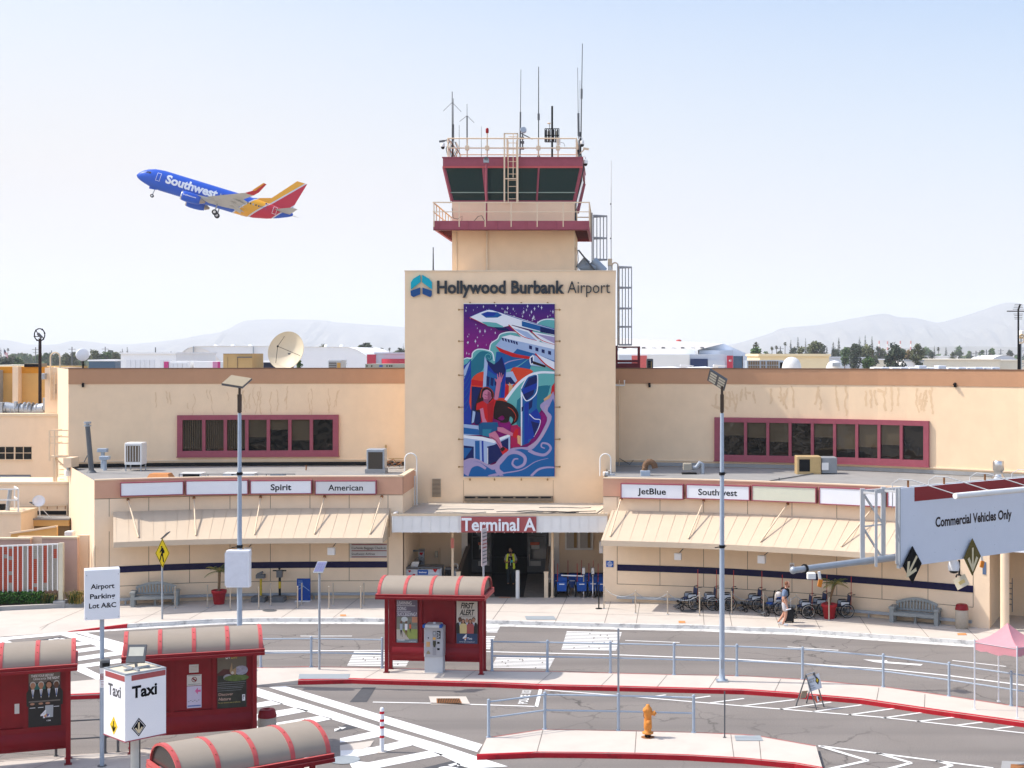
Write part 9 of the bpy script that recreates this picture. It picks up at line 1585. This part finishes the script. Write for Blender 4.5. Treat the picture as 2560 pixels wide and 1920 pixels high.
TR=[(1890,854,8,'palm','olive',420,'stout fan palm right of the gabled grey hangar'),(1963,854,5,'palm','olive',520,'slim tall fan palm left of the three dark spires'),(1930,865,5,'palm','olive',520,'left of two short palms above the yellow wall'),(1941,863,5,'palm','olive',520,'right of two short palms above the yellow wall'),(1888,872,20,'round','green',330,'dense bright green bushy tree at the right end of the grey hangar'),(1977,850,10,'con','con',500,'first of three dark spires above the yellow wall'),(1995,842,10,'con','con',500,'middle and tallest of three dark spires above the yellow wall'),(2014,845,8,'con','con',500,'third of three dark spires above the yellow wall'),(2003,866,20,'round','olive',460,'broad olive tree below the three spires'),(2040,855,20,'round','olive',480,'tall rounded olive tree above the right end of the yellow wall'),(2083,855,14,'con','con',480,'bushy dark conifer right of the yellow wall'),(2097,844,11,'con','con',500,'taller pointed conifer behind the low radome'),(2113,868,13,'round','green',440,'light green round tree right of the pointed conifer'),(2136,860,18,'round','dark',420,'tall grey-green gum tree left of the cypress group'),(2149,842,8,'cyp','con',560,'left spire of the tallest conifer group'),(2163,838,10,'con','con',560,'middle spire of the tallest conifer group'),(2180,841,11,'con','con',560,'right spire of the tallest conifer group'),(2167,862,24,'round','olive',480,'broad pale tree below the tallest conifer group'),(2181,871,6,'palm','olive',360,'yellowish palm in front of the tallest conifer group'),(2171,893,17,'round','green',300,'low round green shrub tree just above the parapet'),(2240,863,27,'round','dark',360,'biggest dark gum tree under the striped chimneys'),(2271,874,10,'round','tan',420,'small brownish tree right of the biggest gum tree'),(2293,862,17,'round','olive',400,'tall tree with pale top right of the brownish tree'),(2314,867,14,'round','green',900,'hazy round tree behind the low white sheds'),(2336,864,6,'con','con',900,'hazy narrow conifer left of the small palm'),(2346,867,5,'palm','olive',800,'small hazy palm above the white sheds'),(2365,867,7,'con','con',950,'hazy broad conifer right of the small palm'),(2397,866,13,'round','green',950,'hazy domed tree standing alone above the cream sheds'),(2423,878,9,'round','green',800,'small hazy tree right of the lone domed tree'),(2455,875,10,'round','green',700,'hazy tree among the power poles'),(2479,871,9,'round','green',750,'taller hazy tree left of the curved shed'),(2525,876,8,'round','dark',900,'grey hazy tree right of the curved shed'),(20,870,3.6,'palm','dark',700,'thin tall palm beside the flag at the left edge'),(2,868,6,'con','con',700,'dark tree at the very left edge'),(15,894,20,'round','dark',420,'dense dark tree under the flag'),(47,896,13,'round','green',430,'lighter green tree right of the dense dark tree'),(62,884,10,'round','green',900,'hazy tree left of the ring light pole'),(75,885,10,'round','green',1000,'faint hazy tree behind the ring light pole'),(118,883,12,'round','green',700,'hazy tree inside the ladder hoop'),(165,882,14,'round','olive',560,'palm-like clump left of the white drum antenna'),(185,880,12,'round','olive',560,'tree clump just left of the white drum antenna'),(240,877,15,'round','olive',520,'olive tree right of the white drum antenna'),(228,872,4,'palm','dark',600,'small dark palm top right of the white drum antenna'),(268,880,16,'round','green',520,'low green tree left of the white hangar'),(290,882,14,'round','olive',500,'tree beside the left end of the white hangar'),(306,872,8,'con','dark',540,'left of two ragged pines beside the white hangar'),(318,868,9,'con','dark',540,'right and taller of two ragged pines beside the white hangar'),(352,882,9,'round','dark',700,'dark treetop showing above the white hangar roof'),(407,881,5,'round','dark',800,'tiny treetop above the white hangar roof'),(809,861,9,'round','olive',700,'bushy treetop above the arched hangar roof'),(911,859,29,'round','dark',480,'broad flat-topped dark tree above the red building'),(952,873,14,'round','dark',560,'lower dark tree right of the broad flat-topped tree'),(974,868,4,'palm','dark',560,'single palm left of the tower'),(1000,870,20,'round','dark',520,'dark trees at the left edge of the tower'),(1008,857,5,'con','con',560,'dark spire at the left edge of the tower'),(866,899,10,'con','green',130,'small bright green conifer in front of the arched hangar'),(1640,857,7,'round','dark',520,'dark treetop above the grey hangar roof'),(748,900,8,'round','green',130,'green shrub top below the big satellite dish')]
for q in TR:tree(*q)
for px,y,hw in((2060,862,13),(2120,868,12),(2205,872,12),(2150,868,15),(1985,868,13),(2025,866,12),(2258,874,10),(2310,872,10),(2225,878,10),(1950,876,10),(1915,878,9),(2090,872,12),(2195,866,10),(2330,878,10),(2382,880,9)):tree(px,y,hw,'round',('olive','green','dark')[px%3],620,'one of the mixed trees filling the belt above the right parapet',420,'trees filling the belt above the right parapet')
for px,y,hw in((30,886,14),(95,886,12),(140,884,12),(205,882,12),(255,884,12),(278,886,11)):tree(px,y,hw,'round',('olive','green')[px%2],640,'one of the mixed trees filling the belt above the left parapet',420,'trees filling the belt above the left parapet')
mb=MB();rn=random.Random(77)
for i in range(5200):
 px=rn.choice((rn.uniform(-60,330),rn.uniform(860,1010),rn.uniform(1840,2600),rn.uniform(1840,2600)));d=rn.uniform(900,1500);top=5+6*abs(mnoise.noise(V((px*.045,2,0))))*2+3*mnoise.noise(V((px*.21,7,0)));z=max(.5,top*rn.random()**.6);p=V((xx(px,d),d,z));u2=V((rn.uniform(-1,1),.2,rn.uniform(-1,1))).normalized();v2=u2.orthogonal().normalized();s_=rn.uniform(1.6,3.4);mb.poly([p-u2*s_,p-v2*s_*.8,p+u2*s_,p+v2*s_*.8],GM[('green','olive')[i%2]][rn.randrange(3)])
mb.build('far_tree_belt',label='distant hazy belt of trees at the foot of the hills',cat='tree belt',kind='stuff')
hw_=mat('white_hangar',(.88,.87,.85),.6,v=.03,s=.3);hc_=mat('cream_hangar_front',(.86,.80,.72),.7,v=.03,s=.3);hg_=mat('grey_hangar',(.56,.59,.64),.6,v=.04,s=.3);pinkd=mat('magenta_door_post',(.55,.045,.20),.6);reds=mat('red_door_post',(.52,.03,.06),.6);shedc=mat('cream_shed',(.78,.69,.53),.8,v=.04,s=.5);yelw=mat('yellow_wall',(.86,.70,.43),.8,v=.03,s=.5);glz_=mat('hangar_glass',(.05,.10,.16),.2)
def shed(name,label,x0,x1,yt,d,dep,m,doors=(),z0=0.,roof=None):
 t=thing(name,label,'building',(xx((x0+x1)/2,d),d,0));mb=MB();mb.box(xx(x0,d),d,z0,xx(x1,d),d+dep,zz(yt,d),m);mb.build('wall',t);mb=MB();mb.box(xx(x0,d)-.2,d-.25,zz(yt,d),xx(x1,d)+.2,d+dep+.2,zz(yt,d)+.35,roof or m);mb.build('roof',t)
 for a,b,c,e,mm_ in doors:mb=MB();mb.box(xx(a,d),d-.12,zz(e,d)if e<935 else 0,xx(b,d),d-.02,zz(c,d),mm_);mb.build('door',t)
 return t
pd=mat('hangar_door_panel',(.78,.78,.78),.6,v=.03)
shed('hangar','long low white hangar with panelled doors left of the arched hangar',302,440,885,300,30,hw_,[(316+i*11.8,327+i*11.8,900,999,pd)for i in range(6)]+[(400+i*10,409+i*10,900,999,pd)for i in range(3)])
mb=MB();d=300
for px,y in((381,868),(420,879),(433,886),(438,886)):mb.tube([(xx(px,d),d+2,zz(886,d)),(xx(px,d),d+2,zz(y,d))],.12,greyd,5)
mb.build('roof_mast',label='thin dark masts on the roof of the long white hangar',cat='mast')
t=thing('arched_hangar','big white arched hangar behind the ochre enclosure and the dish','building',(xx(690,360),360,0));d=360.;prof=[(425,940),(432,921),(440,902),(452,884),(470,870),(490,866),(560,865),(700,866),(872,868),(892,874),(912,886),(928,899),(940,909),(952,930),(956,945)];fq=Fr((0,d,0),(1,0,0));mb=MB();q=[(xx(a,d),max(-.04,zz(b,d)))for a,b in prof];mb.flat(q+[(q[-1][0],-.04),(q[0][0],-.04)],fq,hw_,0);mb.build('front_wall',t);mb=MB();mb.add([(a,y,b)for y in(d-.3,d+45)for a,b in q],[(i,i+1,len(q)+i+1,len(q)+i)for i in range(len(q)-1)],hw_,True);mb.build('roof',t)
mb=MB();mb.flat([(xx(a,d),zz(b,d))for a,b in((432,940),(440,903),(455,884),(475,868),(500,869),(520,876),(545,895),(555,905),(555,940))],fq,hc_,.1);mb.build('gable_panel',t)
for px in(485.5,635):mb=MB();mb.box(xx(px-1,d),d-.8,0,xx(px+1,d),d-.4,zz(866,d),grey);mb.build('post',t)
for px in(516,560,604,665,730,798,838):mb=MB();mb.bbox(xx(px-4,d),d+8,zz(867,d),xx(px+4,d),d+9,zz(861,d),hw_,.1);mb.build('roof_vent',t)
d=250.;t=thing('hangar_annex','low white annex with pink posts in front of the arched hangar','building',(xx(480,d),d,0));mb=MB();mb.box(xx(411,d),d,0,xx(475,d),d+8,zz(903,d),hw_);mb.box(xx(484,d),d,0,xx(548,d),d+8,zz(904,d),hw_);mb.build('wall',t)
for a,b,m_ in((411,422,pinkd),(533,545,mat('pale_magenta',(.62,.25,.40),.6)),(545,551,pinkd)):mb=MB();mb.box(xx(a,d),d-.3,0,xx(b,d),d-.02,zz(904,d),m_);mb.build('door_post',t)
for i in range(4):mb=MB();mb.box(xx(423+i*11.5,d),d-.15,0,xx(433+i*11.5,d),d-.02,zz(908,d),pd);mb.build('door',t)
mb=MB();d=200;mb.box(xx(631,d),d,0,xx(690,d),d+8,zz(905,d),mat('navy_opening',(.012,.02,.06),.5));mb.box(xx(629,d),d-1.5,zz(906,d),xx(700,d),d+8,zz(903,d),hw_);mb.box(xx(661,d),d-1.4,0,xx(663,d),d-1,zz(905,d),whitep);mb.build('hangar_shelter',label='white roofed shelter with dark opening beside the big dish',cat='shelter')
d=320;t=shed('terminal_annex','grey and red building peeping out left of the tower',938,1030,885,d,30,hg_,z0=0);mb=MB();mb.box(xx(918,d),d-.4,0,xx(940,d),d+5,zz(886,d),reds);mb.build('red_wall',t);mb=MB();mb.tube([(xx(990,d),d+1,0),(xx(990,d),d+1,zz(897,d))],38*d/F,reds,28);mb.build('red_drum',t)
mb=MB();d=150;mb.box(xx(913,d),d,0,xx(1030,d),d+5,zz(910,d),mat('olive_shed',(.36,.35,.28),.7));f=Fr((0,d,0),(1,0,0))
for a,b,m_ in((916,919,glassd),(928,931,glassd),(948,957,blue),(966,969,glassd),(973,976,glassd),(978,981,glassd)):mb.rect(f,xx(a,d),zz(917,d),xx(b,d),zz(913,d),m_,.02)
mb.build('site_cabin',label='long olive cabin roof with small windows left of the tower',cat='cabin')
d=290.;t=thing('gabled_hangar','grey-white gabled hangar with numbered red door post right of the tower','building',(xx(1740,d),d,0));fq=Fr((0,d,0),(1,0,0));mb=MB();mb.box(xx(1540,d),d,0,xx(1724,d),d+20,zz(886,d),mat('pale_hangar_wall',(.84,.82,.76),.7,v=.03,s=.3));mb.box(xx(1724,d),d+.3,0,xx(1816,d),d+20,zz(886,d),hg_);mb.box(xx(1540,d),d+12,0,xx(1744,d),d+40,zz(873,d),hw_);mb.build('front_wall',t)
mb=MB();g=[(1745,935),(1745,875),(1770,867),(1809,859),(1866,884),(1880,885),(1880,935)];dd=d+22;mb.prism([(xx(a,dd),max(-.04,zz(b,dd)))for a,b in g],Fr((0,dd,0),(1,0,0)),.3,mat('pale_blue_gable',(.70,.75,.82),.6,v=.03));mb.box(xx(1745,dd),dd-4,0,xx(1829,dd),dd,zz(876,dd),hg_);mb.build('gable_wall',t)
mb=MB();mb.poly([(xx(1809,dd),dd,zz(859,dd)),(xx(1540,dd),dd,zz(868,dd)),(xx(1540,dd),dd+50,zz(862,dd)+2),(xx(1809,dd),dd+50,zz(859,dd))],mat('ribbed_roof',(.55,.52,.48),.6,v=.1,s=.4));mb.poly([(xx(1540,dd),dd-6,zz(874,dd)),(xx(1745,dd),dd-6,zz(874,dd)),(xx(1809,dd),dd,zz(859,dd)),(xx(1540,dd),dd,zz(864,dd))],mat('ribbed_roof',(.55,.52,.48)));mb.build('roof',t)
for i in range(9):px=1556+i*24;mb=MB();mb.box(xx(px,dd),dd-5,zz(872,dd),xx(px+8,dd),dd-4,zz(868,dd),whitep if i%2 else greyd);mb.build('roof_vent',t)
for a,b,c,m_,nm in((1726,1769,897,navyf,'door_opening'),(1770,1813,900,hg_,'door'),(1817,1832,889,reds,'door_post'),(1833,1857,890,glz_,'door_opening'),(1855,1863,890,hg_,'door'),(1579,1617,889,mat('salmon_red_door',(.60,.10,.09),.6),'door'),(1548,1579,888,hg_,'door')):
 mb=MB();mb.box(xx(a,d),d-.5 if nm=='door_post' else d-.25,0,xx(b,d),d-.02,zz(c,d),m_);mb.build(nm,t)
mb=MB();mb.text('43',Fr((xx(1824.5,d),d-.52,zz(904,d)),(1,0,0)),0,0,.42,white,bold=.02,n=.02);mb.build('number',t)
t=thing('water_tower','small red and white checked tank above the grey hangar roof','water tower',(xx(1697,620),620,0));d=620;mb=MB();c=(xx(1697,d),d,zz(859,d));r_=6.5*d/F;mb.lathe([(r_*.8,0),(r_,.3),(r_,9*d/F),(r_*.5,10*d/F),(0,10.5*d/F)],c,mat('red_tank',(.50,.04,.03),.6),16);mb.build('tank',t);mb=MB()
for i in range(5):a=i*1.257;mb.tube([(c[0]+r_*.7*math.cos(a),d+r_*.7*math.sin(a),0),(c[0]+r_*.7*math.cos(a),d+r_*.7*math.sin(a),c[2])],.12,greyd,5)
mb.build('leg',t)
for px,lb_,w2 in((1703,'white T-tail of a parked jet in front of the pale hangar',1.),(1785,'white T-tail of a parked jet in front of the sliding doors',1.1)):
 d=230.;mb=MB();h=[(px-10,926),(px+8,926),(px+12,913),(px+2,912)];mb.prism([(xx(a,d),zz(b,d))for a,b in h],Fr((0,d,0),(1,0,0)),.25,white);mb.prism([(xx(a,d),zz(b,d))for a,b in((px-2,911),(px+30,914),(px+28,916),(px-4,915))],Fr((0,d-.6,0),(1,0,0)),1.4,white);mb.tube([(xx(px-70,d),d,zz(935,d)),(xx(px-20,d),d,zz(933,d)),(xx(px+14,d),d,zz(928,d))],[1.1,1.1,.4],white,12);mb.build('parked_jet',label=lb_,cat='jet')
shed('warehouse','long plain yellow wall of a warehouse on the right horizon',1899,2073,891,210,20,yelw)
shed('warehouse','long cream warehouse far right with a shaded end',2300,2500,901,420,30,shedc);shed('shed','small pale shed right of the cream warehouse',2497,2570,903,430,20,shedc);shed('shed','long white shed behind the cream warehouse',2310,2395,892,620,20,hw_);shed('shed','small white shed with grey roof left of the cream warehouse',2262,2309,903,400,14,hw_,roof=grey);shed('house','pale house roof between the gum trees',2184,2216,900,500,12,shedc,roof=hw_);shed('shed','grey roofed shed behind the low radome',2072,2130,895,450,14,hg_);shed('shed','blue-grey shed right of the grey roofed shed',2148,2166,896,450,14,hg_)
shed('shed','glass-fronted low building right of the white drum antenna',222,288,903,330,14,glz_,roof=hw_);shed('shed','flat cream roof at the left edge below the trees',-30,26,917,300,14,shedc)
t=thing('quonset_hut','white curved-roof shed with dark windows at the far right','building',(xx(2520,500),500,0));d=500.;mb=MB();q=[(xx(2512-38*math.cos(a*math.pi/12),d),zz(912,d)+24*d/F*math.sin(a*math.pi/12))for a in range(13)];mb.add([(a,y,b)for y in(d,d+30)for a,b in q],[(i,i+1,14+i,13+i)for i in range(12)],hw_,True);mb.build('roof',t);mb=MB();mb.flat(q,Fr((0,d+.3,0),(1,0,0)),hg_,0);mb.box(q[0][0],d+.3,0,q[-1][0],d+29,zz(911,d),hg_);mb.build('end_wall',t);mb=MB()
for i in range(3):mb.box(xx(2508+i*12,d),d+.1,zz(908,d),xx(2517+i*12,d),d+.28,zz(900,d),glassd)
mb.build('window',t)
cg='white trailers and sheds along the airfield edge'
pxs=[2184,2204,2230,2252,2274,2297,2316,2346,2370,2396,2417,2438,2458,2480]
for i,px in enumerate(pxs):
 d=255.+i*3;big=i in(5,7);mb=MB();mb.bbox(xx(px,d),d,0,xx(px+20,d),d+4,zz(914 if big else 918,d),white if i%2==0 else hg_,.1);mb.box(xx(px+2,d),d-.04,zz(928,d),xx(px+8,d),d-.005,zz(921,d),greyp);mb.build('trailer',label='white or grey flat-roofed trailer in the row just above the right parapet',cat='trailer',group=cg)
chg='red and white striped chimneys on the right horizon'
for px,y in((2198,852),(2219,853),(2251,852),(2277,852)):
 d=1700.;mb=MB();n_=7;zt=zz(y,d)
 for k in range(n_):mb.tube([(xx(px,d),d,zt*k/n_),(xx(px,d),d,zt*(k+1)/n_)],[1.15-.05*k,1.1-.05*k],whitep if k%2 else mat('haze_paled_red',(.55,.20,.17),.7),10)  # distance haze is painted in: red bands paled towards pink
 mb.build('chimney',label='tall thin red and white striped chimney above the gum trees',cat='chimney',group=chg)
ug='utility poles along the horizon'
for px,y,d in((89,868,500),(180,867,480),(263,867,520),(129,876,600),(1951,866,500),(2440,877,500),(2450,876,500),(2466,874,520),(2502,872,600),(2428,879,500)):
 mb=MB();x,zt=xx(px,d),zz(y,d);mb.tube([(x,d,0),(x,d,zt)],.16,greyd,6);mb.bar((x-1.2,d,zt-.8),(x+1.2,d,zt-.8),.14,.14,greyd);mb.bar((x-.9,d,zt-1.9),(x+.9,d,zt-1.9),.12,.12,greyd);mb.build('utility_pole',label='thin dark utility pole with crossarms on the horizon',cat='utility pole',group=ug)
t=thing('flagpole','flagpole with a drooping striped flag at the far left','flag',(xx(10,420),420,0));d=420;mb=MB();mb.tube([(xx(10,d),d,0),(xx(10,d),d,zz(871,d))],.1,grey,6);mb.build('pole',t);mb=MB();f=lambda u,v:(xx(10.5+u*9,d),d+.3*math.sin(u*7),zz(873+v*11+u*12,d))
for k in range(7):
 for j in range(4):mb.poly([f(j/4,k/7),f((j+1)/4,k/7),f((j+1)/4,(k+1)/7),f(j/4,(k+1)/7)],navyf if k<4 and j<2 else(reds if k%2==0 else white))
mb.build('flag',t)
d=78.;mb=MB();x=xx(2545.8,d);mb.tube([(x,d,10.2),(x,d,zz(774,d)),(x+.1,d,zz(761,d))],.05,black,8);mb.tube([(x+.08,d,10.2),(x+.08,d,zz(860,d))],.06,black,8)
for i,(y,w_)in enumerate(((761,.2),(765,.22),(769,.25),(773,.3),(778,.62),(785,.26),(789,.22),(793.5,.22),(797.5,.2))):mb.tube([(x-w_,d,zz(y,d)),(x+w_,d,zz(y,d))],.012 if i!=4 else .03,black,5)
mb.build('yagi_antenna',label='black yagi antenna mast on the roof at the right picture edge',cat='antenna')
t=thing('radio_mast','grey lattice radio mast with ring antennas cut by the right picture edge','mast',(xx(2558,79),79,10.2));d=79.;mb=MB()
for px in(2552,2566):mb.bar((xx(px,d),d,10.2),(xx(px,d),d,zz(828,d)),.08,.08,grey)
for i in range(10):z=10.3+i*.21;mb.bar((xx(2552,d),d,z),(xx(2566,d),d,z+(.2 if i%2 else 0)),.03,.03,grey)
mb.build('lattice',t);mb=MB();mb.bbox(xx(2549,d),d-.3,zz(838,d),xx(2570,d),d+.2,zz(826,d),whitep,.03);c=at(2553,850,d-.3);mb.tube([c+V((.16*math.cos(a*.314),0,.16*math.sin(a*.314)))for a in range(21)],.04,creamp,6);mb.tube([c+V((.10*math.cos(a*.314),-.1,.10*math.sin(a*.314)+.2))for a in range(21)],.03,yb,6);mb.build('ring_antenna',t)
# == air
hz=bpy.data.materials.new('haze_air');hz.use_nodes=True;n=hz.node_tree.nodes;l=hz.node_tree.links;n.remove(n['Principled BSDF']);pv=n.new('ShaderNodeVolumePrincipled');pv.inputs['Color'].default_value=(.88,.935,1,1);pv.inputs['Density'].default_value=.00014;pv.inputs['Anisotropy'].default_value=0;l.new(pv.outputs[0],n['Material Output'].inputs['Volume'])
mb=MB();mb.box(-7500,-160,-1.2,7500,12500,430,hz);mb.build('haze',kind='stuff',label='thin pale haze filling the air over the airfield',cat='haze')
